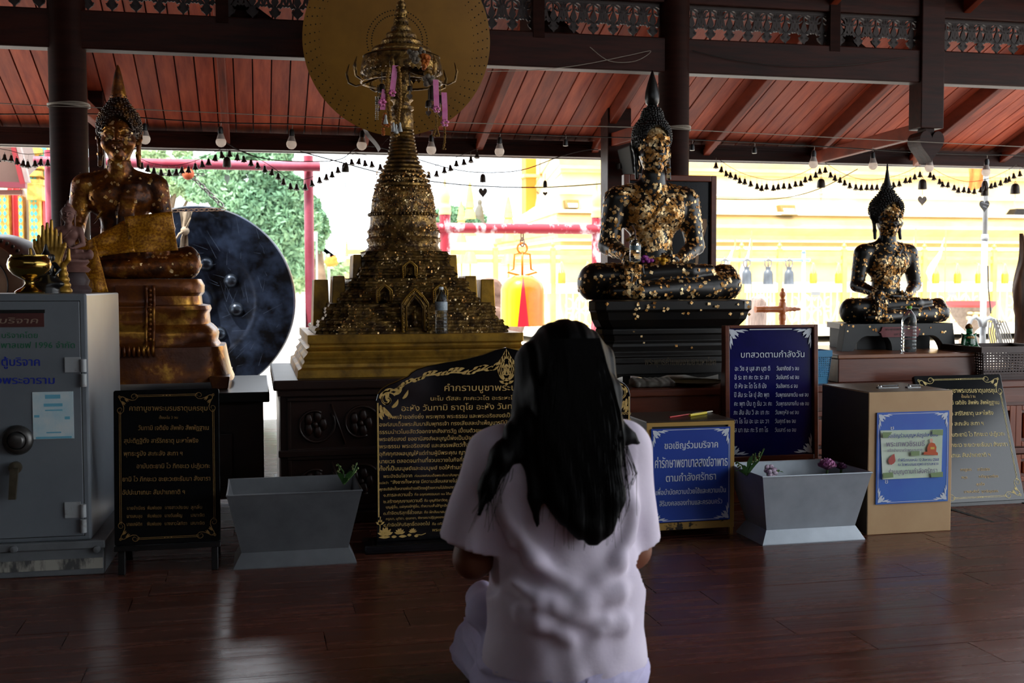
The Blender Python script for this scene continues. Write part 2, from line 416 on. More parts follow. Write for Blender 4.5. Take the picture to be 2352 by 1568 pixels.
# ---------------------------------------------------------------- smooth solids grown from blended primitives
class SDF:
    def __init__(s, lo, hi, h):
        s.lo = np.array(lo, float); s.h = h
        s.n = np.ceil((np.array(hi)-s.lo)/h).astype(int)+1
        s.D = np.full(s.n, 9.0, np.float32)
    def reg(s, lo, hi, m):
        a = np.clip(np.floor((np.minimum(lo, hi)-m-s.lo)/s.h).astype(int), 0, s.n); b = np.clip(np.ceil((np.maximum(lo, hi)+m-s.lo)/s.h).astype(int)+1, 0, s.n)
        sl = tuple(slice(i, j) for i, j in zip(a, b))
        X = s.lo[0]+s.h*np.arange(a[0], b[0]); Y = s.lo[1]+s.h*np.arange(a[1], b[1]); Z = s.lo[2]+s.h*np.arange(a[2], b[2])
        return sl, X[:, None, None].astype(np.float32), Y[None, :, None].astype(np.float32), Z[None, None, :].astype(np.float32)
    def mix(s, sl, d, k, sub=False):
        a = s.D[sl]
        if a.size == 0: return s
        if sub:
            d = -d
            h = np.maximum(k-np.abs(a-d), 0)/k; s.D[sl] = np.maximum(a, d)+h*h*k*.25
        else:
            h = np.maximum(k-np.abs(a-d), 0)/k; s.D[sl] = np.minimum(a, d)-h*h*k*.25
        return s
    def cap(s, a, b, ra, rb=None, k=.02, sub=False, sc=(1, 1, 1)):
        rb = ra if rb is None else rb; a = np.array(a, float); b = np.array(b, float); R = max(ra, rb)*max(1, *[1/q for q in sc])
        sl, X, Y, Z = s.reg(np.minimum(a, b)-R, np.maximum(a, b)+R, k+3*s.h)
        sc = np.array(sc, float); A = a*sc; B = b*sc
        px, py, pz = X*sc[0]-A[0], Y*sc[1]-A[1], Z*sc[2]-A[2]; d = B-A; L = max(d @ d, 1e-12)
        t = np.clip((px*d[0]+py*d[1]+pz*d[2])/L, 0, 1)
        D = np.sqrt((px-t*d[0])**2+(py-t*d[1])**2+(pz-t*d[2])**2)-(ra+(rb-ra)*t)
        return s.mix(sl, D.astype(np.float32), k, sub)
    def chain(s, pts, rs, k=.02, sub=False):
        for i in range(len(pts)-1):
            s.cap(pts[i], pts[i+1], rs[i] if isinstance(rs, (list, tuple)) else rs, rs[i+1] if isinstance(rs, (list, tuple)) else rs, k, sub)
        return s
    def ell(s, c, r, k=.02, sub=False, M=None):
        c = np.array(c, float); r = np.array(r, float); R = np.full(3, r.max()) if M is not None else r
        sl, X, Y, Z = s.reg(c-R, c+R, k+3*s.h)
        x, y, z = X-c[0], Y-c[1], Z-c[2]
        if M is not None:
            M = np.array(M)
            x, y, z = (M[0][0]*x+M[1][0]*y+M[2][0]*z, M[0][1]*x+M[1][1]*y+M[2][1]*z, M[0][2]*x+M[1][2]*y+M[2][2]*z)
        k0 = np.sqrt((x/r[0])**2+(y/r[1])**2+(z/r[2])**2); k1 = np.sqrt((x/r[0]**2)**2+(y/r[1]**2)**2+(z/r[2]**2)**2)+1e-9
        return s.mix(sl, (k0*(k0-1)/k1).astype(np.float32), k, sub)
    def cut(s, p, n, k=.005):     # keep the side n points away from
        sl, X, Y, Z = s.reg(s.lo, s.lo+s.n*s.h, 0); n = np.array(n, float); n /= np.linalg.norm(n)
        d = (X-p[0])*n[0]+(Y-p[1])*n[1]+(Z-p[2])*n[2]
        return s.mix(sl, -d.astype(np.float32), k, True)
    def warp(s, f):
        sl, X, Y, Z = s.reg(s.lo, s.lo+s.n*s.h, 0); s.D[sl] = s.D[sl]+f(X, Y, Z).astype(np.float32); return s
    def mesh(s):
        D = s.D; S = D < 0; n = np.array(D.shape)-1
        off = [(i, j, k) for i in (0, 1) for j in (0, 1) for k in (0, 1)]
        c = np.zeros(tuple(n), np.int8)
        for o in off: c += S[o[0]:o[0]+n[0], o[1]:o[1]+n[1], o[2]:o[2]+n[2]]
        I = np.argwhere((c > 0) & (c < 8)); g = np.full(tuple(n), -1, np.int32); g[I[:, 0], I[:, 1], I[:, 2]] = np.arange(len(I))
        val = np.stack([D[I[:, 0]+o[0], I[:, 1]+o[1], I[:, 2]+o[2]] for o in off], 1).astype(float)
        P = np.zeros((len(I), 3)); cnt = np.zeros(len(I)); O = np.array(off, float)
        for a in range(8):
            for b in range(a+1, 8):
                if np.abs(O[a]-O[b]).sum() != 1: continue
                va, vb = val[:, a], val[:, b]; m = (va < 0) != (vb < 0)
                t = np.where(m, va/np.where(m, va-vb, 1), 0)
                P += np.where(m[:, None], O[a]+(O[b]-O[a])*t[:, None], 0); cnt += m
        V = s.lo+(I+P/cnt[:, None])*s.h
        F = []
        for ax in range(3):
            u, v = [(1, 2), (2, 0), (0, 1)][ax]
            A = np.take(S, range(0, n[ax]), ax); B = np.take(S, range(1, n[ax]+1), ax)
            E = np.argwhere(A != B)
            E = E[(E[:, u] > 0) & (E[:, v] > 0) & (E[:, u] < n[u]) & (E[:, v] < n[v])]
            du = np.zeros(3, int); du[u] = 1; dv = np.zeros(3, int); dv[v] = 1
            q = [g[tuple((E-x).T)] for x in (du+dv, dv, du*0, du)]
            q = np.stack(q, 1); ins = A[tuple(E.T)]
            q[~ins] = q[~ins][:, ::-1]; F.append(q)
        F = np.concatenate(F); F = F[(F >= 0).all(1)]
        return V, F
def rotm(ax, ang): return [list(r) for r in Matrix.Rotation(ang, 3, ax)]
# ---------------------------------------------------------------- seated buddha figure, knee to knee = 1, facing -y
def buddha_body(h=.0085, robe=False):
    S = SDF((-.56, -.42, -.03), (.56, .24, .84), h)
    S.ell((0, .03, .12), (.22, .15, .13), .04)
    S.cap((0, .03, .10), (0, .02, .34), .15, .125, .05, sc=(1, 1.25, 1))
    S.ell((0, .02, .50), (.20, .115, .135), .05)
    S.ell((-.085, -.03, .535), (.105, .075, .085), .04); S.ell((.085, -.03, .535), (.105, .075, .085), .04)
    S.cap((-.20, .02, .615), (.20, .02, .615), .058, .058, .06)
    for q in (-1, 1): S.cap((q*.02, .02, .685), (q*.19, .02, .628), .052, .045, .05)
    S.cap((0, .03, .60), (0, .015, .70), .10, .058, .06)
    S.cap((0, .015, .64), (0, .0, .80), .068, .062, .03)
    for q in (.695, .72, .745): S.cap((-.012, -.006, q), (.012, -.006, q), .062, .062, .006)
    # thighs and crossed shins
    S.cap((-.13, .02, .11), (-.40, -.11, .10), .115, .098, .05); S.cap((.13, .02, .11), (.40, -.11, .10), .115, .10, .05)
    S.ell((-.425, -.12, .105), (.075, .085, .105), .03); S.ell((.43, -.12, .105), (.07, .085, .105), .03)
    S.cap((.42, -.16, .085), (-.18, -.27, .05), .085, .052, .015)
    S.cap((-.40, -.15, .13), (.16, -.21, .165), .085, .052, .012)
    S.cap((.16, -.21, .165), (.29, -.20, .175), .045, .032, .02)
    S.cap((-.2, -.27, .05), (-.33, -.26, .05), .045, .03, .02)
    S.cap((-.3, -.2, .045), (.3, -.2, .045), .05, .05, .03)
    # right arm over the knee
    S.cap((-.226, .02, .60), (-.28, .015, .33), .078, .056, .03)
    S.cap((-.28, .015, .325), (-.235, -.20, .265), .056, .036, .02)
    S.ell((-.225, -.255, .235), (.05, .03, .055), .02, M=rotm('X', .5))
    for i, (dx, L) in enumerate(((-.036, .12), (-.013, .145), (.011, .14), (.033, .115))):
        x = -.225+dx
        S.chain([(x, -.272, .215), (x*1.0, -.30, .155), (x, -.302, .155-L*.55), (x, -.298, .155-L)], [.0135, .0125, .0115, .009], .004)
    S.chain([(-.185, -.25, .24), (-.168, -.28, .20), (-.163, -.295, .155)], [.016, .014, .010], .006)
    # left arm, hand lying in the lap
    S.cap((.226, .02, .60), (.28, .015, .33), .078, .056, .03)
    S.cap((.28, .015, .325), (.13, -.13, .245), .056, .036, .02)
    S.ell((.05, -.155, .235), (.075, .05, .026), .015)
    for i, dy in enumerate((-.036, -.012, .012, .036)):
        S.chain([(.01, -.155+dy, .232), (-.06, -.158+dy, .232), (-.125+.012*abs(i-1.5), -.155+dy, .242)], [.0135, .0125, .009], .005)
    S.chain([(.08, -.19, .245), (.03, -.205, .262), (-.01, -.2, .27)], [.015, .013, .010], .006)
    if robe:
        for q in (-.5, -.25, 0, .25, .5):
            S.chain([(.10+q*.06, .02, .672), (.085+q*.07, -.075, .60), (.062+q*.07, -.096, .52), (.04+q*.07, -.090, .42), (.034+q*.07, -.098, .30)], [.016]*5, .02)
        S.chain([(.15, -.0, .66), (.02, -.088, .56), (-.07, -.086, .47), (-.13, -.05, .40), (-.165, -.01, .36)], [.008]*5, .012)
    else:
        S.chain([(.15, .0, .668), (.06, -.09, .6), (-.03, -.105, .5), (-.13, -.07, .40), (-.155, -.0, .36)], [.008]*5, .01)
    S.cut((0, 0, 0), (0, 0, -1))
    return S.mesh()
def buddha_head(h=.0042, fin=1):
    S = SDF((-.18, -.18, .70), (.18, .2, 1.12), h)
    S.cap((0, .0, .70), (0, .0, .82), .060, .06, .02)
    S.ell((0, .0, .93), (.098, .108, .125), .03)
    S.ell((0, -.02, .86), (.078, .08, .085), .03)
    S.ell((0, -.066, .792), (.032, .03, .026), .03)
    S.ell((-.055, -.055, .868), (.038, .035, .04), .03); S.ell((.055, -.055, .868), (.038, .035, .04), .03)
    S.chain([(0, -.098, .955), (0, -.112, .925), (0, -.126, .893)], [.009, .011, .0155], .012)
    S.ell((-.016, -.108, .889), (.012, .014, .009), .008); S.ell((.016, -.108, .889), (.012, .014, .009), .008)
    S.chain([(-.036, -.09, .851), (-.014, -.106, .855), (0, -.107, .852), (.014, -.106, .855), (.036, -.09, .851)], [.003, .0075, .007, .0075, .003], .004)
    S.chain([(-.03, -.09, .846), (0, -.105, .839), (.03, -.09, .846)], [.003, .0095, .003], .004)
    for q in (-1, 1):
        S.ell((q*.042, -.088, .925), (.033, .020, .0155), .008)
        S.chain([(q*.014, -.106, .916), (q*.042, -.111, .9165), (q*.07, -.088, .921)], [.003, .0035, .003], .003)
        S.chain([(q*.012, -.105, .948), (q*.03, -.107, .963), (q*.06, -.096, .966), (q*.083, -.072, .952)], [.006, .0065, .006, .004], .006)
        S.chain([(q*.102, .02, .985), (q*.114, .035, .96), (q*.113, .03, .915), (q*.108, .012, .875), (q*.105, .005, .80), (q*.108, -.005, .735)], [.014, .017, .014, .013, .014, .012], .01)
        S.ell((q*.121, .014, .94), (.008, .016, .03), .006, sub=True)
    return S.mesh()
def buddha_hair(h=.005, kind='black'):
    S = SDF((-.2, -.18, .82), (.2, .24, 1.42), h)
    S.ell((0, .022, .985), (.124, .126, .13), .01)
    if kind == 'black':
        S.ell((0, .015, 1.115), (.066, .066, .06), .03)
    elif kind == 'point':
        S.cap((0, .015, 1.04), (0, .015, 1.16), .095, .042, .04)
    else:
        S.cap((0, .015, 1.07), (0, .015, 1.165), .09, .045, .05)
    # face opening
    S.ell((0, -.12, .91), (.094, .10, .14), .01, sub=True)
    S.cut((0, 0, .85), (0, -.35, -1))
    return S.mesh()
HEADS = {}
def curls(V, F, r, n, cone=False, zmin=.9):
    # little knobs in rows, spread evenly over the hair
    V = np.asarray(V); C = V[F].mean(1); Nn = np.cross(V[F[:, 1]]-V[F[:, 0]], V[F[:, 2]]-V[F[:, 0]]); Nn /= np.linalg.norm(Nn, axis=1)[:, None]+1e-9
    keep = (C[:, 2] > zmin) & ~((C[:, 1] < -.02) & (Nn[:, 2] < -.3)) & (Nn[:, 2] > -.75)
    C = C[keep]; Nn = Nn[keep]
    z = zmin; sel = []
    while z < C[:, 2].max():
        band = np.where(np.abs(C[:, 2]-z) < r*.55)[0]
        if len(band):
            a = np.arctan2(C[band, 1]-.015, C[band, 0]); rad = np.hypot(C[band, 0], C[band, 1]-.015).mean()
            m = max(5, int(2*PI*rad/(2.0*r)))
            for q in range(m):
                t = -PI+2*PI*(q+.5*(int(z/r) % 2))/m
                d = np.abs((a-t+PI) % (2*PI)-PI); j = np.argmin(d)
                if d[j] < PI/m: sel.append(band[j])
        z += r*1.75
    sel = np.unique(np.array(sel)); b = MB()
    for i in sel:
        c = Vector(C[i]); nv = Vector(Nn[i])
        M = Matrix.Translation(c) @ nv.to_track_quat('Z', 'Y').to_matrix().to_4x4()
        if cone: b.lathe([(r*.95, -r*.3), (r*.75, r*.5), (r*.2, r*1.35)], 6, M=M)
        else: b.lathe([(r*1.0, -r*.3), (r*.85, r*.35), (r*.35, r*.8)], 6, M=M)
    return np.array(b.v), b.f
def to_world(V, o, sc): return np.asarray(V)*sc+np.array(o)
def gold_leaf(V, F, dens, n, smin, smax, seed=1, lift=.001):
    g = np.random.default_rng(seed); V = np.asarray(V)
    A = V[F]; C = A.mean(1); Nn = np.cross(A[:, 2]-A[:, 0], A[:, 3]-A[:, 1]); ar = np.linalg.norm(Nn, axis=1); Nn /= ar[:, None]+1e-12
    w = ar*np.array(dens(C, Nn)); w = np.clip(w, 0, None); w /= w.sum()
    idx = g.choice(len(C), n, p=w)
    vs = []; fs = []
    for i in idx:
        nv = Vector(Nn[i]+g.normal(0, .13, 3)).normalized(); u = nv.orthogonal().normalized(); u.rotate(Matrix.Rotation(g.uniform(0, 6.3), 3, nv)); w_ = nv.cross(u)
        s = g.uniform(smin, smax)*.5; c = Vector(C[i]+g.normal(0, .0015, 3))+nv*(lift+g.uniform(0, .0015)); k = len(vs)
        for (a, b_) in ((-1, -1), (1, -1), (1, 1), (-1, 1)):
            vs.append(tuple(c+u*(a*s*g.uniform(.65, 1.15))+w_*(b_*s*g.uniform(.65, 1.15))+nv*g.uniform(0, .0012)))
        fs.append((k, k+1, k+2, k+3))
    return vs, fs
m_bbody = mat('black lacquered statue', '#0c0b0b', '#17130f', .34, scale=6, bump=.06)
m_bhair = mat('matt black curls', '#0b0b0b', '#131211', .5, scale=12)
m_leaf = mat('gold leaf', '#6b3f16', '#f8deaa', .36, metal=.6, scale=22, lo=.32, hi=.62, c3='#bd8640', rough2=.5)
m_gbody = mat('worn gilded lacquer', '#331505', '#c9923c', .42, metal=.3, scale=9, lo=.44, hi=.68, c3='#7a4314', detail=9, metal2=.85, rough2=.28, bump=.25, bscale=38)
m_gbase = mat('brown gilded plinth', '#5a2a0a', '#cf983f', .36, metal=.15, scale=6.5, lo=.42, hi=.66, c3='#7a4212', detail=9, metal2=.8, rough2=.32, bump=.18, bscale=26)
m_ghair = mat('dark gilded curls', '#2a160a', '#7d5220', .42, metal=.3, scale=14, lo=.5, hi=.7, metal2=.8)
BB = {}
def buddha(name, label, o, sc, kind, mb, mh, leaf=0, seed=1, h=.0085):
    hs = {'black': .96, 'point': 1.14, 'gold': 1.12}[kind]
    HM = lambda A: np.asarray(A)*np.array([hs, hs, 1])
    t = thing(name, label, 'statue', o)
    key = 'robe' if kind == 'gold' else 'plain'
    if key not in BB: BB[key] = buddha_body(h, kind == 'gold')
    V, F = BB[key]; body = npmesh('body', to_world(V, o, sc), F, mb, t)
    if 'head' not in HEADS: HEADS['head'] = buddha_head()
    HV, HF = HEADS['head']; HV = HM(HV); npmesh('head', to_world(HV, o, sc), HF, mb, t)
    hv, hf = buddha_hair(kind=kind); hair = npmesh('hair', to_world(HM(hv), o, sc), hf, mh, t)
    r = {'black': .0085, 'point': .0095, 'gold': .010}[kind]
    cv, cf = curls(hv, hf, r, 0, kind == 'point', .90)
    b = MB(); b.v = [tuple(p) for p in to_world(HM(cv), o, sc)]; b.f = cf; b.build('hair_curls', mh, hair, smooth=True, kind='stuff')
    P = {'black': [(.012, 1.165), (.03, 1.172), (.043, 1.19), (.047, 1.215), (.044, 1.25), (.032, 1.30), (.017, 1.345), (.004, 1.385)],
         'point': [(.046, 1.15), (.036, 1.185), (.026, 1.22), (.018, 1.26), (.012, 1.31), (.007, 1.345), (.010, 1.35), (.003, 1.385)],
         'gold': [(.047, 1.165), (.049, 1.175), (.043, 1.20), (.034, 1.25), (.022, 1.32), (.008, 1.375), (.003, 1.385)]}[kind]
    MB().lathe([(r_*sc*hs, z*sc) for r_, z in P], 24, (o[0], o[1]+.015*sc, o[2])).build('finial', mh if kind == 'point' else mb, t, smooth=True)
    if leaf:
        flat = kind == 'gold'
        def dens(C, N):
            x, y, z = ((C-np.array(o))/sc).T; fr = N[:, 1] < .25
            d = .10+0*x
            if flat: return (.25+.5*(z > .3)+.6*((np.abs(x) > .2) & (z < .3)))*fr
            d = np.where((np.abs(x) < .17) & (z > .30) & (z < .64) & (y < 0), 2.6, d)
            d = np.where((np.abs(x) < .22) & (z > .56) & (z < .7), 1.1, d)
            d = np.where((np.abs(x) > .2) & (z > .25), .42, d)
            d = np.where((z < .24), .30, d)
            d = np.where((x > .3) & (z < .24), .75, d); d = np.where((z < .1) & (np.abs(x) < .3), .3, d)
            d = np.where((np.abs(x+.225) < .06) & (y < -.2) & (z < .3), 1.6, d)
            d = np.where((z > .2) & (z < .27) & (y < -.08), 1.2, d)
            return d*fr
        v1, f1 = gold_leaf(to_world(V, o, sc), F, dens, leaf, .008*sc/.8, .019*sc/.8, seed)
        MB().add(v1, f1).build('gold_leaf', m_leaf, t, kind='stuff', label='small squares of gold leaf pressed on the body')
        def dh(C, N):
            x, y, z = ((C-np.array(o))/sc).T
            if flat: return np.where((N[:, 1] < -.1) & (z > .72), .5, 0)
            return np.where((N[:, 1] < -.1) & (z > .74) & (np.abs(x) < .1), 1.0+1.2*(z > .955), .0)
        v1, f1 = gold_leaf(to_world(HV, o, sc), HF, dh, leaf//5, .010*sc/.8, .020*sc/.8, seed+5)
        MB().add(v1, f1).build('gold_leaf', m_leaf, t, kind='stuff')
    return t
# ---------------------------------------------------------------- altar furniture
m_wood = mat('red brown varnished wood', '#4a1e10', '#6d3219', .32, scale=3, stretch=(.8, 4, 6), bump=.06, lo=.3, hi=.7)
m_panelw = mat('orange brown panel', '#6b2f15', '#8a4422', .35, scale=3, stretch=(4, 4, .7), bump=.06, rvar=.12)
m_carve = mat('carved dark wood', '#20100a', '#2e170d', .4, scale=6, bump=.1)
m_gold = mat('old gold paint', '#6b4d1a', '#c09236', .38, metal=.35, scale=9, lo=.35, hi=.68, detail=8, metal2=.75, bump=.12, bscale=30)
m_golddk = mat('rough dark gold', '#3d2810', '#b08a4a', .45, metal=.5, scale=26, lo=.40, hi=.72, detail=9, metal2=.9, rough2=.3, bump=.5, bscale=42)
# left table under the golden buddha
YT = 5.0; YTL = 5.55
tz = aY(560, 901, YTL).z
t = thing('altar_table', 'low black table with a shiny top under the golden seated buddha', 'table', (-.35, 5.5, 0))
xr_ = aY(619, 900, YTL).x
MB().box(-1.2, xr_, YTL, 6.62, tz-.05, tz).build('tabletop', m_black, t, bevel=.006)
MB().box(-1.17, xr_-.03, YTL+.05, YTL+.09, tz-.16, tz-.05).build('apron', m_carve, t)
for x0 in (-1.17, xr_-.1):
    for y0 in (YTL+.03, 6.5): MB().box(x0, x0+.07, y0, y0+.07, 0, tz-.05).build('leg', m_carve, t)
MB().box(-1.12, xr_-.09, YTL+.06, YTL+.09, .02, tz-.16).build('front_panel', m_carve, t)
for q in range(3):
    MB().box(-1.08+q*.34, -.80+q*.34, YTL+.045, YTL+.06, .08, tz-.2).build('panel', m_carve, t, bevel=.006)
# carved pedestal under the model pagoda
px0 = aY(627, 872, YT).x; pz = aY(655, 874, YT).z
t = thing('carved_pedestal', 'dark carved wooden pedestal under the model pagoda', 'pedestal', ((px0+.57), 5.55, 0))
x0, x1 = px0, px0+1.16
MB().box(x0, x1, YT, 6.16, pz-.045, pz).build('top', m_carve, t, bevel=.008)
MB().box(x0+.02, x1-.02, YT+.015, 6.14, pz-.07, pz-.045).build('moulding', m_carve, t)
MB().box(x0+.03, x1-.03, YT+.04, 6.1, .04, pz-.07).build('body', m_carve, t)
MB().box(x0+.01, x1-.01, YT+.01, 6.13, 0, .05).build('plinth', m_carve, t, bevel=.006)
MB().box(x0+.02, x1-.02, YT+.02, YT+.05, pz-.34, pz-.31).build('rail', m_carve, t, bevel=.004)
def scroll_row(zc, hgt):
    b = MB(); n = 5; w = (x1-x0-.16)/n
    for i in range(n):
        cx = x0+.08+w*(i+.5); s = 1 if i % 2 else -1
        pts = [(cx+.085*math.cos(a)*(1-.09*a/1.5), YT+.034, zc+s*.085*math.sin(a)*(1-.09*a/1.5)) for a in np.linspace(-.6, 5.2, 22)]
        b.tube(pts, .0065, 6)
        for a in np.linspace(0, 2*PI, 6)[:-1]:
            b.sphere((cx+.035*math.cos(a), YT+.036, zc+.035*math.sin(a)), (.02, .008, .03), 6, 4)
        b.sphere((cx, YT+.034, zc), (.014, .01, .014), 6, 4)
        b.tube([(cx+w*.35, YT+.036, zc-s*.09), (cx+w*.5, YT+.034, zc), (cx+w*.65, YT+.036, zc+s*.09)], .006, 6)
    return b
for zc in (pz-.20, pz-.46):
    f = MB()
    f.box(x0+.06, x1-.06, YT+.028, YT+.042, zc+.105, zc+.12); f.box(x0+.06, x1-.06, YT+.028, YT+.042, zc-.12, zc-.105)
    f.box(x0+.06, x0+.075, YT+.028, YT+.042, zc-.105, zc+.105); f.box(x1-.075, x1-.06, YT+.028, YT+.042, zc-.105, zc+.105)
    fo = f.build('panel_frame', m_carve, t, bevel=.003); scroll_row(zc, .1).build('scroll_carving', m_carve, fo, smooth=True, kind='stuff')
# long cabinet on the right
cz = aY(1560, 893, YT).z; cx0 = aY(1440, 893, YT).x
t = thing('altar_cabinet', 'long red-brown cabinet with framed panels under the black statues', 'cabinet', (3.2, 5.5, 0))
MB().box(cx0, 5.1, YT, 6.2, cz-.035, cz).build('top', m_wood, t, bevel=.006)
MB().box(cx0+.02, 5.08, YT+.02, 6.18, cz-.11, cz-.035).build('frieze', m_wood, t)
MB().box(cx0+.03, 5.06, YT+.05, 6.15, .0, cz-.11).build('body', m_wood, t)
n = 13; w = (5.05-cx0-.05)/n
for r, (z0, z1) in enumerate(((cz-.34, cz-.13), (.04, cz-.38))):
    for i in range(n):
        xa = cx0+.04+w*i
        fr = MB(); fr.box(xa, xa+.035, YT+.03, YT+.05, z0, z1); fr.box(xa+w-.035, xa+w, YT+.03, YT+.05, z0, z1)
        fr.box(xa+.035, xa+w-.035, YT+.03, YT+.05, z1-.025, z1); fr.box(xa+.035, xa+w-.035, YT+.03, YT+.05, z0, z0+.025)
        fo = fr.build('panel_frame', m_panelw, t, bevel=.003)
        MB().box(xa+.05, xa+w-.05, YT+.036, YT+.05, z0+.04, z1-.04).build('panel', m_panelw, fo, bevel=.008)
MB().box(cx0+.02, 5.08, YT+.015, YT+.05, cz-.375, cz-.345).build('rail', m_wood, t, bevel=.004)
# block that carries the small black buddha
YB = 5.12
bz = aY(2090, 812, YB).z; bx0 = aY(1926, 812, YB).x; bx1 = aY(2246, 812, YB).x
t = thing('wooden_block', 'reddish wooden box bench under the small black buddha', 'bench', ((bx0+bx1)/2, YB+.4, cz))
MB().box(bx0, bx1, YB, 5.98, cz, bz-.02).build('body', m_wood, t, bevel=.004)
MB().box(bx0-.006, bx1+.006, YB-.006, 5.99, bz-.02, bz).build('top', mat('worn bench top', '#6b3a20', '#8a5530', .3, scale=3, stretch=(.7, 5, 5)), t, bevel=.004)
# ---------------------------------------------------------------- statues and their plinths
# black buddha, centre
YBB = 5.62
o1 = aY(1503, 684, YBB); SC1 = .862
bud = buddha('black_buddha_statue', 'large black seated buddha dotted with gold leaf, on a tall black moulded plinth', (o1.x, YBB+.03, aY(1503, 688, YBB-.1).z), SC1, 'black', m_bbody, m_bhair, 2700, 3)
zt = aY(1503, 688, YBB-.1).z
def plinth(b, cx, cy, prof, hw, hd, ch=.07):
    rings = []
    for (f, z) in prof:
        a, d, c = hw+f, hd+f, ch
        rings.append([(cx-a+c, cy-d, z), (cx+a-c, cy-d, z), (cx+a-c*.3, cy-d+c*.35, z), (cx+a, cy-d+c, z), (cx+a-.06, cy+d-c, z), (cx+a-.2, cy+d, z), (cx-a+.2, cy+d, z), (cx-a+.15, cy+d-c, z), (cx-a, cy-d+c, z), (cx-a+c*.3, cy-d+c*.35, z)])
    b.loft(rings)
cxp = (aY(1360, 700, 5.3).x+aY(1738, 700, 5.3).x)/2; hwp = (aY(1738, 700, 5.3).x-aY(1360, 700, 5.3).x)/2
zb = aY(1503, 862, 5.28).z
def zz(px): return aY(1503, px, 5.3).z
b = MB(); plinth(b, cxp, 5.56, [(-.03, zt+.002), (0, zt-.004), (.0, zz(712)), (-.01, zz(716)), (-.02, zz(734)), (-.045, zz(750)), (-.055, zz(754))][::-1], hwp, .27); b.build('plinth_cap', m_bbody, bud, bevel=.004)
b = MB(); plinth(b, cxp, 5.56, [(-.055, zz(754)), (-.05, zz(757)), (-.05, zz(768)), (-.058, zz(770)), (-.062, zz(784)), (-.05, zz(790)), (-.048, zz(796)), (-.03, zz(808)), (-.03, zz(818)), (-.02, zz(822)), (-.018, zz(832)), (-.006, zz(836)), (.0, zz(858)), (-.01, zz(862))][::-1], hwp, .27); b.build('plinth_body', m_bbody, bud, bevel=.003)
b = MB()
poly = [(cxp-hwp, zz(858)), (cxp+hwp, zz(858)), (cxp+hwp, cz), (cxp+hwp-.03, cz)]
for q in np.linspace(1, -1, 21): poly.append((cxp+q*(hwp-.06), zz(863)+.012*math.cos(q*9)-.02*abs(q)**3))
poly += [(cxp-hwp+.03, cz), (cxp-hwp, cz)]
b.prism(poly, 5.285, 5.31); b.box(cxp-hwp+.16, cxp-hwp+.2, 5.31, 5.8, cz, zz(858)); b.box(cxp+hwp-.2, cxp+hwp-.16, 5.31, 5.8, cz, zz(858))
b.build('plinth_apron', m_bbody, bud)
v1, f1 = [], []
g = random.Random(4); lb = MB()
for i in range(46):
    px = g.uniform(1385, 1725); py = g.choice([g.uniform(694, 712), g.uniform(694, 735), g.uniform(755, 855)])
    Y = 5.283 if py < 714 else 5.305 if py < 735 else 5.325
    p = aY(px, py, Y); s = g.uniform(.006, .012); a = g.uniform(0, 1.6)
    lb.add([(p.x+s*math.cos(a+k*PI/2), Y-.004+g.uniform(-.002, .002), p.z+s*math.sin(a+k*PI/2)*g.uniform(.6, 1.1)) for k in range(4)], [(0, 1, 2, 3)])
lb.build('gold_leaf', m_leaf, bud, kind='stuff')
# small black buddha, right
YRB = 5.62
zr = aY(2055, 741, YRB-.1).z; o2 = aY(2036, 700, YRB); SC2 = .625
bud2 = buddha('black_buddha_statue', 'small black seated buddha with a spiky topknot on a stool-shaped plinth, beside the lamp post', (o2.x, YRB, zr), SC2, 'point', m_bbody, m_bhair, 1400, 9)
c2 = (aY(1932, 760, 5.4).x+aY(2193, 760, 5.4).x)/2; hw2 = (aY(2186, 740, 5.4).x-aY(1940, 740, 5.4).x)/2
m_stool = mat('dark grey stool', '#191b1c', '#232627', .5, scale=8)
poly = []
zb2 = bz
hh = zr-zb2
fw = hw2+.02
def sx(q): return c2+q*fw
poly = [(sx(-.94), zr), (sx(.94), zr), (sx(1.0), zb2), (sx(.80), zb2)]
for a in np.linspace(0, PI/2, 8): poly.append((sx(.80)-.06*(1-math.cos(a))-.02*math.sin(a), zb2+hh*.55*math.sin(a)))
poly.append((sx(.25), zb2+hh*.55))
for a in np.linspace(PI/2, 0, 8): poly.append((sx(.13)+.05*(1-math.cos(a))-.0, zb2+hh*.55*math.sin(a)))
poly += [(sx(.12), zb2), (sx(-.12), zb2)]
for a in np.linspace(0, PI/2, 8): poly.append((sx(-.13)-.05*(1-math.cos(a)), zb2+hh*.55*math.sin(a)))
poly.append((sx(-.25), zb2+hh*.55))
for a in np.linspace(PI/2, 0, 8): poly.append((sx(-.80)+.06*(1-math.cos(a))+.02*math.sin(a), zb2+hh*.55*math.sin(a)))
poly += [(sx(-.80), zb2), (sx(-1.0), zb2)]
b = MB(); b.prism(poly, 5.39, 5.45); b.prism([(sx(-.55), zr), (sx(.75), zr), (sx(.75), zb2), (sx(-.55), zb2)], 5.50, 5.80); b.hexa([(sx(-.93), 5.395, zr-.03), (sx(.93), 5.395, zr-.03), (sx(.85), 5.79, zr-.03), (sx(-.62), 5.79, zr-.03)], [(sx(-.93), 5.395, zr), (sx(.93), 5.395, zr), (sx(.85), 5.79, zr), (sx(-.62), 5.79, zr)])
b.build('plinth', m_stool, bud2, bevel=.005)
lb = MB()
for i in range(26):
    p = aY(g.uniform(1925, 2180), g.uniform(745, 785), 5.388); s = g.uniform(.005, .009); a = g.uniform(0, 1.6)
    if p.z < zr-hh*.42: continue
    lb.add([(p.x+s*math.cos(a+k*PI/2), 5.387, p.z+s*math.sin(a+k*PI/2)) for k in range(4)], [(0, 1, 2, 3)])
lb.build('gold_leaf', m_leaf, bud2, kind='stuff')
m_plaq = mat('dark red plaque', '#5c1119', '#6c1a22', .5, scale=8)
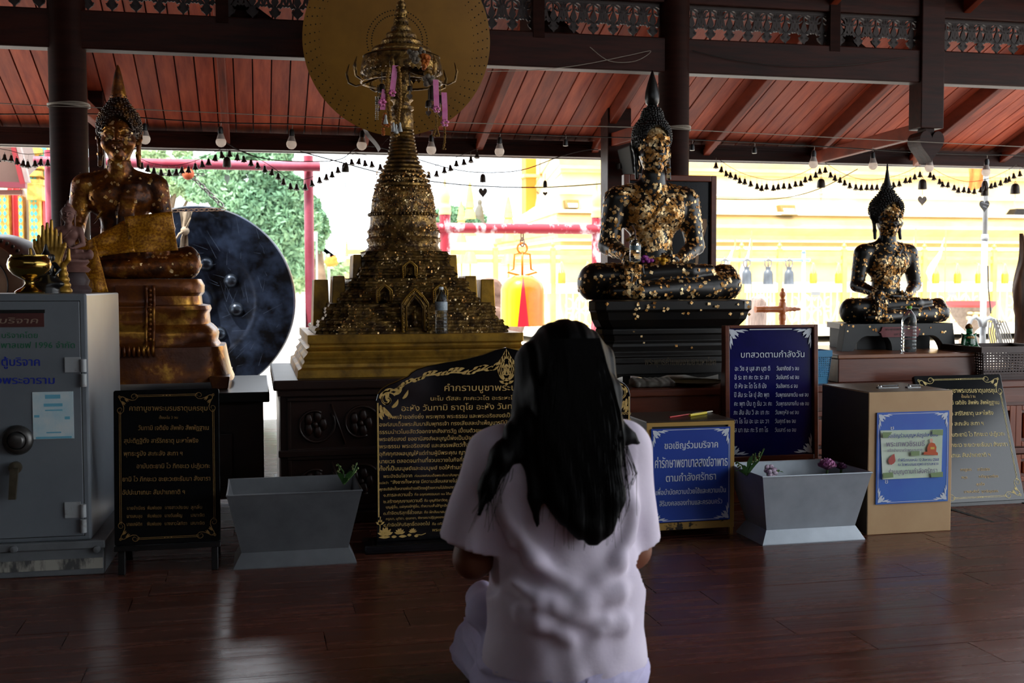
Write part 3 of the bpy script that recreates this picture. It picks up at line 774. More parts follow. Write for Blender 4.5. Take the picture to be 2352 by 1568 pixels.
pa, pb = aY(2018, 762, 5.386), aY(2115, 762, 5.386); zc = (aY(2066, 750, 5.386).z+aY(2066, 774, 5.386).z)/2; hz = .027
pl = MB().prism([(pa.x, zc), (pa.x+.012, zc+.006), (pa.x+.02, zc+hz), (pb.x-.02, zc+hz), (pb.x-.012, zc+.006), (pb.x, zc), (pb.x-.012, zc-.006), (pb.x-.02, zc-hz), (pa.x+.02, zc-hz), (pa.x+.012, zc-.006)], 5.381, 5.39).build('red_plaque', m_plaq, bud2, label='dark red name plaque')
PLAQ = (pl, pa, pb, zc)
# golden buddha, left
YGB = 6.15
zg = aY(300, 640, YGB-.12).z; o3 = aY(279, 600, YGB); SC3 = .79
bud3 = buddha('gold_buddha_statue', 'gilded brown seated buddha on a stepped gold plinth beside the big gong', (o3.x, YGB, zg), SC3, 'gold', m_gbody, m_ghair, 340, 21)
Yg = 5.8
def zg_(py): return aY(450, py, Yg).z
rx = lambda px: aY(px, 700, Yg).x
prof = [(455, 640), (463, 655), (462, 672), (455, 680), (457, 700), (476, 703), (479, 712), (474, 722), (476, 746), (482, 750), (492, 760), (497, 772), (494, 788), (500, 797), (513, 798), (519, 830), (526, 862), (533, 878)]
cxg = o3.x+.02
rings = []
for (px, py) in reversed(prof):
    hw = rx(px)-cxg; z = zg_(py); d = .24+(hw-.39)*.75; yc = 6.12
    ring = []
    for k in range(40):
        a = 2*PI*k/40; ca, sa = math.cos(a), math.sin(a); e = .38
        ring.append((cxg+hw*math.copysign(abs(ca)**e, ca), yc+d*math.copysign(abs(sa)**e, sa), z))
    rings.append(ring)
MB().loft(rings).build('plinth', m_gbase, bud3, smooth=True, sharp=35)
zf = zg_(878); hw = rx(526)-cxg
for s in (-1, 1):
    xx = cxg+s*(hw-.05)
    MB().hexa([(xx-.035, 5.74, tz), (xx+.04, 5.74, tz), (xx+.04, 6.45, tz), (xx-.035, 6.45, tz)], [(xx-.05, 5.74, zf+.03), (xx+.05, 5.74, zf+.03), (xx+.05, 6.45, zf+.03), (xx-.05, 6.45, zf+.03)]).build('foot', m_gbase, bud3, bevel=.006)
# relief cloth hanging down the front of the plinth
pc = [aY(x, y, 5.25) for x, y in ((272, 660), (325, 655), (332, 700), (336, 745), (345, 760), (335, 780), (300, 800), (272, 805))]
def py_(z): # plinth front depth at a height
    for i in range(len(rings)-1):
        if rings[i][0][2] <= z <= rings[i+1][0][2]: return min(p[1] for p in rings[i])
    return 5.8
b = MB(); xs = np.linspace(cxg-.02, cxg+.16, 9)
zs = np.linspace(zg_(655), zg_(800), 14)
grid = [[(x, py_(z)-.012, z-(.0 if j < 13 else .03*math.sin((x-cxg+.02)/.18*PI))) for x in xs] for j, z in enumerate(zs)]
b.loft(grid, caps=False, closed=False); 
for x in (cxg+.125, cxg+.16):
    b.tube([(x, py_(z)-.016, z) for z in zs], .009, 6)
for i in range(11): b.sphere((cxg+.143, py_(zs[i+1])-.018, zs[i+1]), (.012, .008, .013), 6, 4)
for i in range(9): b.sphere((xs[i], py_(zs[-1])-.02, zs[-1]-.01), (.010, .01, .03), 6, 4)
b.build('carved_apron', m_gbase, bud3, smooth=True)
# ochre sash laid over the lap
m_sash = mat('ochre brocade', '#8a5208', '#c98a1e', .42, scale=90, lo=.42, hi=.6, metal=.25, bump=.1)
t = thing('sash', 'shiny ochre brocade sash wrapped over the lap of the golden buddha', 'cloth', (o3.x, 5.8, zg+.1))
def sheet(name, quad, Y0, Y1, nu=14, nv=10, amp=.008, seed=0, parent=t):
    gg = random.Random(seed); ph = [gg.uniform(0, 6) for _ in range(6)]
    P = [[None]*(nu+1) for _ in range(nv+1)]
    for j in range(nv+1):
        for i in range(nu+1):
            u, v = i/nu, j/nv
            top = (quad[0][0]*(1-u)+quad[1][0]*u, quad[0][1]*(1-u)+quad[1][1]*u); bot = (quad[3][0]*(1-u)+quad[2][0]*u, quad[3][1]*(1-u)+quad[2][1]*u)
            Y = Y0*(1-v)+Y1*v
            w = amp*(math.sin(7*u+4*v+ph[0])+.6*math.sin(11*v-3*u+ph[1])+.5*abs(math.sin(5*(u-v)+ph[2])))
            P[j][i] = tuple(aY(top[0]*(1-v)+bot[0]*v, top[1]*(1-v)+bot[1]*v, Y+w))
    f = MB().loft(P, caps=False, closed=False)
    o = f.build(name, m_sash, parent, smooth=True)
    sd = o.modifiers.new('thick', 'SOLIDIFY'); sd.thickness = .003
    return o
sheet('upper_fold', [(285, 498), (394, 486), (409, 575), (303, 580)], 5.89, 5.84, seed=2)
sheet('waist_band', [(200, 555), (296, 500), (310, 578), (215, 590)], 5.91, 5.84, seed=3)
sheet('hanging_end', [(170, 580), (216, 545), (249, 670), (196, 676)], 5.82, 5.74, seed=5)
# ---------------------------------------------------------------- model pagoda
YP = 5.62
cx = aY(926, 500, YP).x
pg = thing('model_pagoda', 'gilded model pagoda with niches and a ringed spire on the carved pedestal', 'shrine', (cx, YP, pz))
def zp(py, Y=YP): return aY(920, py, Y).z
def xw(px, Y): return aY(px, 700, Y).x
def redent(hw, z, k, st): # square plan with k steps at each corner
    q = [(hw, -hw+k*st)]
    pts = []
    for s in range(4):
        for i in range(k+1):
            a = (hw-(k-i)*st*0-i*st, 0)
        c, sn = [(1, 0), (0, 1), (-1, 0), (0, -1)][s]
        loc = []
        for i in range(k, 0, -1):
            loc += [(hw-(i-1)*st-st*0-(k-k)*0, 0)]
        seq = []
        for i in range(k+1):
            seq.append((hw-i*st, hw-(k-i)*st))
            if i < k: seq.append((hw-(i+1)*st if False else hw-i*st, hw-(k-i-1)*st) if False else (hw-(i+1)*st, hw-(k-i)*st))
        for (u, v) in seq:
            pts.append((u*c-v*sn, u*sn+v*c))
    return [(cx+p[0], YP+p[1], z) for p in pts]
def sq(hw, z, ch=.004): 
    return [(cx-hw, YP-hw, z), (cx+hw, YP-hw, z), (cx+hw, YP+hw, z), (cx-hw, YP+hw, z)]
Yf = 5.09
hw0 = .545; zA = pz
zq = lambda py: aY(900, py, Yf).z
b = MB(); b.loft([sq(hw0, pz), sq(hw0-.004, zq(846)), sq(hw0-.022, zq(842)), sq(hw0-.026, zq(834)), sq(hw0-.036, zq(828)), sq(hw0-.03, zq(820)), sq(hw0-.045, zq(812)), sq(hw0-.052, zq(806)), sq(hw0-.04, zq(800)), sq(hw0-.058, zq(796)), sq(hw0-.058, zq(790)), sq(hw0-.05, zq(788)), sq(hw0-.05, zq(768))])
b.build('base_slab', m_gold, pg, bevel=.003)
zt0 = zq(768)
def tier(z0, z1, h0, h1, k=3, st=.032):
    b = MB(); R_ = []
    n = 9
    for i in range(n+1):
        v = i/n; hw = h0+(h1-h0)*v
        z = z0+(z1-z0)*v; o = [.0, .012, .002, .01, -.004, -.008, .004, .012, .004, .014][i]
        R_.append(redent(hw+o, z, k, st))
        if i < n: R_.append(redent(hw+o-.006, z+(z1-z0)/n*.8, k, st))
    b.loft(R_); return b.build('tier', m_golddk, pg)
za, zb_, zc_, zd = zt0, aY(900, 697, 5.2).z, aY(900, 638, 5.28).z, zp(579)
tier(za, zb_, .455, .375); tier(zb_, zc_, .335, .265, 3, .024); tier(zc_, zd, .235, .195, 3, .018)
# corner slabs and side gables
for (dx, dz0, dz1, hh_, off) in ((.41, za, za+.25, .06, 0), (.325, zb_-.02, zb_+.13, .05, 0), (.235, zc_, zc_+.115, .035, 0)):
    for s in (-1, 1):
        for fy in (-1, 1):
            MB().hexa([(cx+s*dx-hh_*.7, YP+fy*.02-.11, dz0), (cx+s*dx+hh_*.7, YP+fy*.02-.11, dz0), (cx+s*dx+hh_*.7, YP+fy*.02+.11, dz0), (cx+s*dx-hh_*.7, YP+fy*.02+.11, dz0)],
                      [(cx+s*dx-hh_*.55, YP+fy*.02-.10, dz1), (cx+s*dx+hh_*.55, YP+fy*.02-.10, dz1), (cx+s*dx+hh_*.55, YP+fy*.02+.10, dz1), (cx+s*dx-hh_*.55, YP+fy*.02+.10, dz1)]).build('side_gable', m_gold, pg, bevel=.004) if fy > 0 else None
def niche(px0, px1, pyb, pyt, Y):
    a, c = aY(px0, pyb, Y), aY(px1, pyb, Y); zt_ = aY((px0+px1)/2, pyt, Y).z; z0 = a.z; w = c.x-a.x; m = (a.x+c.x)/2; H_ = zt_-z0
    P = [(a.x, z0), (a.x, z0+H_*.66), (m-w*.32, z0+H_*.82), (m, zt_), (m+w*.32, z0+H_*.82), (c.x, z0+H_*.66), (c.x, z0)]
    I = [(m+(p[0]-m)*.58, z0+.012+(p[1]-z0)*.72) for p in P]
    b = MB()
    n = len(P)
    vs = [(p[0], Y, p[1]) for p in P]+[(p[0], Y-.0, p[1]) for p in I]+[(p[0], Y+.06, p[1]) for p in P]+[(p[0], Y+.05, p[1]) for p in I]
    fs = []
    for i in range(n-1):
        fs += [(i+1, i, n+i, n+i+1), (i, i+1, 2*n+i+1, 2*n+i), (n+i+1, n+i, 3*n+i, 3*n+i+1)]
    fs.append(tuple(3*n+i for i in range(n)))
    b.add(vs, fs)
    fr = b.build('niche', m_golddk, pg)
    bb = MB(); 
    for i in range(n-1):
        for q in np.linspace(0, 1, 7):
            bb.sphere((P[i][0]*.8+I[i][0]*.2+((P[i+1][0]-P[i][0])*.8+(I[i+1][0]-I[i][0])*.2)*q, Y-.002, (P[i][1]*.8+I[i][1]*.2)+((P[i+1][1]-P[i][1])*.8+(I[i+1][1]-I[i][1])*.2)*q), w*.045, 6, 4)
    J = [(m+(p[0]-m)*.7, z0+.008+(p[1]-z0)*.82) for p in P]
    bb.tube([(p[0], Y-.002, p[1]) for p in J], w*.03, 6); bb.tube([(p[0], Y-.002, p[1]) for p in P], w*.035, 6)
    bb.build('beaded_border', m_gold, fr, smooth=True)
    bb = MB().sphere((m, Y+.03, z0+H_*.2), (w*.16, .02, H_*.1)).sphere((m, Y+.03, z0+H_*.33), (w*.1, .018, H_*.1)).sphere((m, Y+.028, z0+H_*.47), (w*.06, .014, H_*.06))
    bb.build('niche_figure', m_golddk, fr, smooth=True)
niche(924, 984, 763, 662, 5.15); niche(866, 901, 696, 652, 5.22); niche(995, 1028, 696, 652, 5.22); niche(925, 958, 638, 598, 5.33)
# bell, rings and spire
s_ = lambda px: (px)*YP/(2600*.9967)/1.0
bell = [(90, 584), (88, 576), (80, 568), (79, 562), (83, 555), (85, 550), (79, 544), (80, 538), (83, 532), (78, 526), (76, 518), (75, 506), (75, 498), (77, 495), (74, 490), (73, 480), (71, 465), (68, 448), (64, 434), (60, 430)]
MB().lathe([(s_(r), zp(y)) for r, y in bell], 40, (cx, YP, 0)).build('bell', m_golddk, pg, smooth=True, sharp=50)
bd = MB(); R0 = s_(77)
for q in range(60): bd.sphere((cx+R0*math.cos(q*PI/30), YP+R0*math.sin(q*PI/30), zp(494)), .009, 6, 4)
bd.build('beaded_band', m_golddk, pg, smooth=True, kind='stuff')
ry = [432, 420, 408, 397, 387, 377, 367, 358, 349, 341, 333, 325, 317, 309, 301, 293]
rr0 = np.interp(ry, [290, 306, 340, 357, 374, 390, 408, 425, 432], [24, 26, 31, 34, 38, 46, 54, 61, 64])
for i in range(len(ry)-1):
    r, ya_, yb_ = rr0[i], ry[i], ry[i+1]
    MB().lathe([(s_(r*.93), zp(ya_)), (s_(r*1.02), zp(ya_*.75+yb_*.25)), (s_(r), zp(ya_*.35+yb_*.65)), (s_(rr0[i+1]*.9), zp(yb_))], 32, (cx, YP, 0)).build('ring', m_golddk, pg, smooth=True, sharp=50)
cxs = cx-.002
sp = [(25, 268), (26, 262), (22, 256), (27, 252), (27, 246), (20, 243), (20, 236), (26, 230), (22, 222), (18, 200), (15, 170), (14, 130)]
MB().lathe([(s_(25), zp(296)), (s_(26), zp(278))]+[(s_(r), zp(y)) for r, y in sp], 28, (cxs, YP, 0)).build('spire_shaft', m_golddk, pg, smooth=True, sharp=50)
def ring_fringe(r, ytop, ybot, n, tip, name='crown_tier', flare=1.0):
    b = MB(); zt1, zb1 = zp(ytop), zp(ybot); zz_ = zp(tip)
    b.lathe([(s_(r*.62), zt1), (s_(r*.95), zt1-.004), (s_(r), (zt1+zb1)/2), (s_(r*flare), zb1), (s_(r*flare*.93), zb1), (s_(r*.93), zt1-.012)], 40, (cxs, YP, 0), caps=False)
    for k in range(n):
        a = 2*PI*k/n; da = 2*PI/n*.45; R = s_(r*flare)
        b.add([(cxs+R*math.cos(a-da), YP+R*math.sin(a-da), zb1), (cxs+R*math.cos(a+da), YP+R*math.sin(a+da), zb1), (cxs+R*math.cos(a), YP+R*math.sin(a), zz_)], [(0, 1, 2), (2, 1, 0)])
    return b.build(name, m_golddk, pg, smooth=False)
for (r, a, c, n, tp) in ((91, 132, 168, 44, 176), (68, 110, 128, 40, 134), (46, 92, 104, 34, 111), (35, 76, 89, 26, 96), (23, 60, 72, 20, 79), (17, 41, 52, 16, 60), (14, 22, 34, 14, 41), (11, 5, 15, 12, 21)):
    ring_fringe(r, a, c, n, tp, flare=1.0 if r != 91 else 1.03)
MB().lathe([(s_(r), zp(y)) for r, y in ((88, 132), (74, 126), (62, 120), (50, 112), (42, 104), (36, 96), (28, 88), (20, 76), (14, 62), (11, 44), (9, 24), (7, 6), (6, -20), (4, -60), (1, -95))], 28, (cxs, YP, 0)).build('spire_tip', m_golddk, pg, smooth=True, sharp=40)
hb = MB(); R = s_(92)
hb.tube([(cxs+R*math.cos(a), YP+R*math.sin(a), zp(190)) for a in np.linspace(0, 2*PI, 37)[:-1]], .006, 6, closed=True)
for k in range(8): 
    a = PI/8+k*PI/4; hb.tube([(cxs+R*math.cos(a), YP+R*math.sin(a), zp(190)), (cxs+.05*math.cos(a), YP+.05*math.sin(a), zp(165))], .005, 5)
hb.build('hoop', m_golddk, pg, smooth=True)
for k in range(8):
    a = PI/8+k*PI/4+.1; u = Vector((math.cos(a), math.sin(a), 0)); c0 = Vector((cxs, YP, zp(190)))+u*R
    MB().tube([c0-u*.02, c0+u*.03-Vector((0, 0, .012)), c0+u*.065+Vector((0, 0, .005)), c0+u*.075+Vector((0, 0, .05)), c0+u*.062+Vector((0, 0, .095))], [.006, .009, .011, .013, .002], 8, flat=.5).build('hook_finial', m_golddk, pg, smooth=True)
# loose flakes of gold leaf on the pagoda
g = np.random.default_rng(12); vs = []; fs = []
for i in range(1500):
    py = g.choice([g.uniform(395, 575), g.uniform(395, 500), g.uniform(575, 765)])
    if py < 575:
        r = np.interp(py, [y for _, y in bell][::-1], [r for r, _ in bell][::-1]); R = s_(r)+.002; a = g.uniform(PI, 2*PI); c = Vector((cx+R*math.cos(a), YP+R*math.sin(a), zp(py))); nv = Vector((math.cos(a), math.sin(a), 0))
    else:
        z = g.uniform(za, zd); hw = np.interp(z, [za, zb_-.001, zb_, zc_-.001, zc_, zd], [.455, .375, .335, .265, .235, .195])+.016
        c = Vector((cx+g.uniform(-hw+.08, hw-.08), YP-hw-.002, z)); nv = Vector((0, -1, 0))
    nv = (nv+Vector(g.normal(0, .5, 3))).normalized(); u = nv.orthogonal().normalized(); w = nv.cross(u); s = g.uniform(.002, .007); k = len(vs)
    vs += [tuple(c+u*s), tuple(c+w*s*.8), tuple(c-u*s), tuple(c-w*s)]; fs.append((k, k+1, k+2, k+3))
MB().add(vs, fs).build('gold_leaf', m_leaf, pg, kind='stuff')
# ---------------------------------------------------------------- lettering
_cu = bpy.data.curves.new('glyph', 'FONT'); _cu.resolution_u = 2
_to = bpy.data.objects.new('glyph', _cu); COL.objects.link(_to)
def _mesh(s):
    _cu.body = s; bpy.context.view_layer.update()
    dg = bpy.context.evaluated_depsgraph_get(); me = bpy.data.meshes.new_from_object(_to.evaluated_get(dg), depsgraph=dg)
    v = [(p.co.x, p.co.y) for p in me.vertices]; f = [tuple(p.vertices) for p in me.polygons]
    bpy.data.meshes.remove(me); return v, f
_bar = None; _adv = {}; _gl = {}
def glyph(c):
    global _bar
    if c not in _gl:
        if _bar is None: _bar = max(p[0] for p in _mesh('||')[0])
        _adv[c] = max(p[0] for p in _mesh('|'+c+'|')[0])-_bar
        _gl[c] = _mesh(c) if c != ' ' else ([], [])
    return _gl[c], _adv[c]
UPV = set('ัิีึืํ็'); TONE = set('่้๊๋์')
def text(b, s, p0, p1, size, y=-.0012, M=None, bold=0.0, shear=0.0):
    items = []; x = 0; prev_up = False; base = ''
    for i, c in enumerate(s):
        (v, f), a = glyph(c)
        dx = dy = 0
        if c in TONE:
            dy = .15 if (prev_up or (i+1 < len(s) and s[i+1] == 'ำ')) else -.055
            if base in 'ปฝฟ': dx = -.09
        elif c in UPV:
            prev_up = True
            if base in 'ปฝฟ': dx = -.09
        if a > .05: prev_up = False; base = c
        items.append((v, f, x+dx, dy)); x += a
    L = math.hypot(p1[0]-p0[0], p1[1]-p0[1]); k = L/x; ca, sa = (p1[0]-p0[0])/L, (p1[1]-p0[1])/L
    for v, f, dx, dy in items:
        for off in ((0,) if not bold else (-bold, bold)):
            b.add([(p0[0]+((q[0]+dx+off+shear*q[1])*k)*ca-(q[1]+dy)*size*sa, y-(.0002 if off > 0 else 0), p0[1]+((q[0]+dx+off+shear*q[1])*k)*sa+(q[1]+dy)*size*ca) for q in v], f, M)
class Board:
    def __init__(s, o, rz=0.0, lean=0.0):
        s.M = Matrix.Translation(Vector(o)) @ Matrix.Rotation(rz, 4, 'Z') @ Matrix.Rotation(-lean, 4, 'X')
        s.I = s.M.inverted(); s.o = Vector(o); s.n = (s.M.to_3x3() @ Vector((0, -1, 0)))
    def uv(s, x, y):
        p = s.I @ aP(x, y, s.o, s.n); return (p.x, p.z)
    def line(s, b, t, x0, y0, x1, y1, h, **kw):
        p0, p1 = s.uv(x0, y0), s.uv(x1, y1); sz = (s.uv(x0, y0-h)[1]-p0[1])/.56
        text(b, t, p0, p1, sz, M=s.M, **kw)
    def crop(s, b, ox, oy, k, rows, **kw):   # rows: text, x0, x1, base0, base1, height in an enlarged view
        for (t, x0, x1, b0, b1, h) in rows:
            s.line(b, t, ox+x0/k, oy+b0/k, ox+x1/k, oy+b1/k, h/k, **kw)
def rrect(u0, v0, u1, v1, r, n=5):
    P = []
    for (cx, cy, a) in ((u1-r, v0+r, -PI/2), (u1-r, v1-r, 0), (u0+r, v1-r, PI/2), (u0+r, v0+r, PI)):
        for i in range(n+1): P.append((cx+r*math.cos(a+PI/2*i/n), cy+r*math.sin(a+PI/2*i/n)))
    return P
def spiral(cx, cz, r0, r1, a0, a1, n=16):
    return [(cx+(r0+(r1-r0)*i/(n-1))*math.cos(a0+(a1-a0)*i/(n-1)), cz+(r0+(r1-r0)*i/(n-1))*math.sin(a0+(a1-a0)*i/(n-1))) for i in range(n)]
def leafp(b, x, z, ang, L, w, bend=.5, M=None, y=-.0012):
    P = []; W = []
    for i in range(7):
        t = i/6; a = ang+bend*t
        P.append((x+L*t*math.cos(ang+bend*t*.5), z+L*t*math.sin(ang+bend*t*.5))); W.append(w*math.sin(PI*min(1, .12+.88*t)*.99)+.0004)
    b.strip(P, W, y, M)
def scroll_corner(b, u, v, sx, sz, s, M):
    # thin gold scrollwork turning the corner of a slab, drawn for the lower left and mirrored
    T = lambda pts: [(u+sx*p[0]*s, v+sz*p[1]*s) for p in pts]
    w = .045*s
    for sw in (0, 1):
        F = (lambda P: [(q[1], q[0]) for q in P]) if sw else (lambda P: P)
        st = F([(0, .0), (.25, .03), (.55, .20), (.85, .30), (1.1, .28), (1.28, .1)]); b.strip(T(st), [w*.8, w, w, w*.9, w*.7, w*.5], -.0012, M)
        b.strip(T(F(spiral(1.0, .06, .30, .05, .2, -5.6))), [w*.9*(1-.5*i/15) for i in range(16)], -.0014, M)
        for (a, L) in ((.15, .34), (.5, .38), (.85, .34)):
            c = F([(.36, .16)])[0]; d = F([(math.cos(a), math.sin(a))])[0]
            leafp(b, u+sx*c[0]*s, v+sz*c[1]*s, math.atan2(sz*d[1], sx*d[0]), L*s, .08*s, .3*sx*sz*(-1 if sw else 1), M, -.0016)
    b.strip(T(spiral(.0, .0, .16, .03, 0, 5.5)), w*.8, -.0013, M)
def kanok(b, u, v, sx, sz, s, M):
    # flame-leaf corner ornament
    def lf(x, z, a, L, w, bend):
        leafp(b, u+sx*x*s, v+sz*z*s, math.atan2(sz*math.sin(a), sx*math.cos(a)), L*s, w*s, bend*sx*sz, M, -.0013-.0001*RD.random())
    for (x, z, a, L, w, bd) in ((0, .05, .1, .5, .13, .5), (.05, 0, 1.45, .5, .13, -.5), (.1, .12, .75, .45, .16, .8), (.14, .1, .8, .45, .16, -.8), (.35, .08, .05, .55, .11, .35),
                              (.08, .35, 1.52, .55, .11, -.35), (.3, .22, .3, .3, .1, .9), (.22, .3, 1.25, .3, .1, -.9), (.6, .06, .0, .5, .07, .15), (.06, .6, 1.57, .5, .07, -.15), (.02, .02, .78, .3, .14, 0)):
        lf(x, z, a, L, w, bd)
    for (x, z, r) in ((.42, .25, .09), (.25, .42, .09), (.2, .2, .11)):
        b.strip([(u+sx*p[0]*s, v+sz*p[1]*s) for p in spiral(x, z, r, .02, 0, 5)], .05*s, -.0016, M)
m_stone = mat('polished black stone', '#07080a', '#0e1013', .12, scale=40, spec=.5)
m_goldtx = mat('gold lettering', '#b8944e', '#d8b56e', .5, scale=80)
m_goldtx2 = mat('shaded gold lettering', '#77572a', '#8d6a35', .6, scale=80)  # gold darkened for the shaded board, its deep shade put into the colour
m_wtx = mat('white lettering', '#d5dde8', rough=.5)
# ---------------------------------------------------------------- broad black marble tablet
B = Board((.9, 4.45, 0))
t = thing('marble_tablet', 'broad black stone tablet with a peaked top and gold scripture, behind the kneeling person', 'sign', (.9, 4.45, 0))
zb0 = B.uv(865, 1245)[1]
def UV(*ps): return [B.uv(*p) for p in ps]
left = UV((864, 920), (868, 905), (878, 893), (893, 884), (912, 876), (930, 868), (938, 864), (945, 856), (958, 848), (985, 840), (1030, 832), (1075, 824), (1110, 815), (1140, 804), (1163, 798))
cu_ = left[-1][0]
poly = [(left[0][0], zb0)]+left+[(2*cu_-p[0], p[1]) for p in reversed(left[:-1])]+[(2*cu_-left[0][0], zb0)]
MB().prism(poly, 0, .03, M=B.M).build('slab', m_stone, t, bevel=.003)
ub0, ub1 = B.uv(835, 1255)[0], 2*cu_-B.uv(835, 1255)[0]
MB().box(ub0, ub1, -.06, .10, 0, zb0, M=B.M).build('base', m_stone, t, bevel=.006)
b = MB(); k = 4.2375
B.crop(b, 850, 880, k, [
 ('คำกราบบูชาพระบร', 715, 1480, 74, 70, 50), ('นะโม ตัสสะ ภะคะวะโต อะระหะโต สั', 583, 1490, 167, 158, 31), ('อะหัง วันทามิ ธาตุโย อะหัง วันทามิ', 300, 1475, 270, 246, 44),
 ('ข้าพเจ้าขอถึงซึ่ง พระพุทธ พระธรรม และพระอริยสงฆ์เป็นที่', 170, 1430, 347, 328, 30), ('องค์สมเด็จพระสัมมาสัมพุทธเจ้า ทรงเสียสละบำเพ็ญบารมีนับช', 88, 1395, 420, 397, 30),
 ('ธรรมนำเวไนยสัตว์ออกจากสังสารวัฏ เปี่ยมด้วยพระมหากร', 88, 1275, 493, 471, 30), ('พระอริยสงฆ์ ขออานิสงส์ผลบุญนี้พึงเป็นปัจจัยให้ได้ถึ', 88, 1165, 562, 545, 30),
 ('พระธรรม พระอริยสงฆ์ และสรรพสัตว์ทั้งหลายใ', 88, 1090, 633, 612, 30), ('อุทิศกุศลผลบุญให้แด่ท่านผู้มีพระคุณ ญาติพี่น้', 88, 1030, 705, 686, 30),
 ('นายเวร ตลอดจนท่านที่ขวนขวายในกิจที่ชอบ', 88, 990, 778, 757, 30), ('ทั้งที่เป็นมนุษย์และอมนุษย์ ขอให้ท่านทั้งห', 88, 960, 850, 832, 30),
 ('พระปัจฉิมโอวาท', 128, 412, 920, 912, 25), ('ก่อนองค์สมเด็จพระสัมมาสัมพุทธเจ้าจ', 432, 940, 911, 900, 18), ('แปลว่า', 88, 180, 980, 978, 18), ('“สังขารทั้งหลาย มีความเสื่อมสลายไปเป็น', 198, 912, 977, 960, 25),
 ('พุทธบริษัททั้งหลายพึงดำรงชีวิตอยู่ด้วยความไม่ประมาท หมั่น', 88, 890, 1043, 1020, 21), ('๑.การละความชั่ว', 128, 415, 1103, 1095, 25), ('คือ อกุศลกรรมบท ๑๐ ได้แก่ ฆ่าสั', 430, 872, 1092, 1082, 18),
 ('๒.สร้างคุณงามความดี', 128, 510, 1166, 1153, 25), ('คือ บุญกิริยาวัตถุ ๑๐ ได้แ', 525, 860, 1152, 1143, 19), ('บุญผู้อื่น, แผ่กุศลให้ผู้อื่น, ทำความเห็นให้ถูกต้องตรง', 152, 832, 1216, 1196, 19),
 ('๓.ทำจิตบริสุทธิ์ชั่วขณะ', 128, 510, 1280, 1267, 25), ('คือ ฝึกสัมมาสมาธิ ๔๐', 525, 814, 1265, 1258, 19), ('กรุณา, มุทิตา, อุเบกขา, พิจารณาปฏิกูลของอาหาร', 152, 796, 1330, 1308, 18),
 ('๔.ทำจิตให้บริสุทธิ์ตลอดไป', 128, 582, 1395, 1378, 25), ('คือ เจริญมหา', 602, 785, 1380, 1372, 19), ('พระธรรม', 602, 772, 1440, 1436, 24)], bold=.006)
B.crop(b, 1340, 840, 8.714, [('มิ', 478, 560, 835, 834, 78), ('พระคุณของ', 480, 955, 976, 974, 54), ('าณ ประกาศ', 470, 958, 1116, 1112, 54), ('ระธรรม และ', 440, 950, 1264, 1260, 54), ('พระพุทธ', 612, 945, 1402, 1396, 54), ('ขอ', 840, 950, 1535, 1532, 54)], bold=.006)
lt = b.build('lettering', m_goldtx, t, kind='stuff')
b = MB()
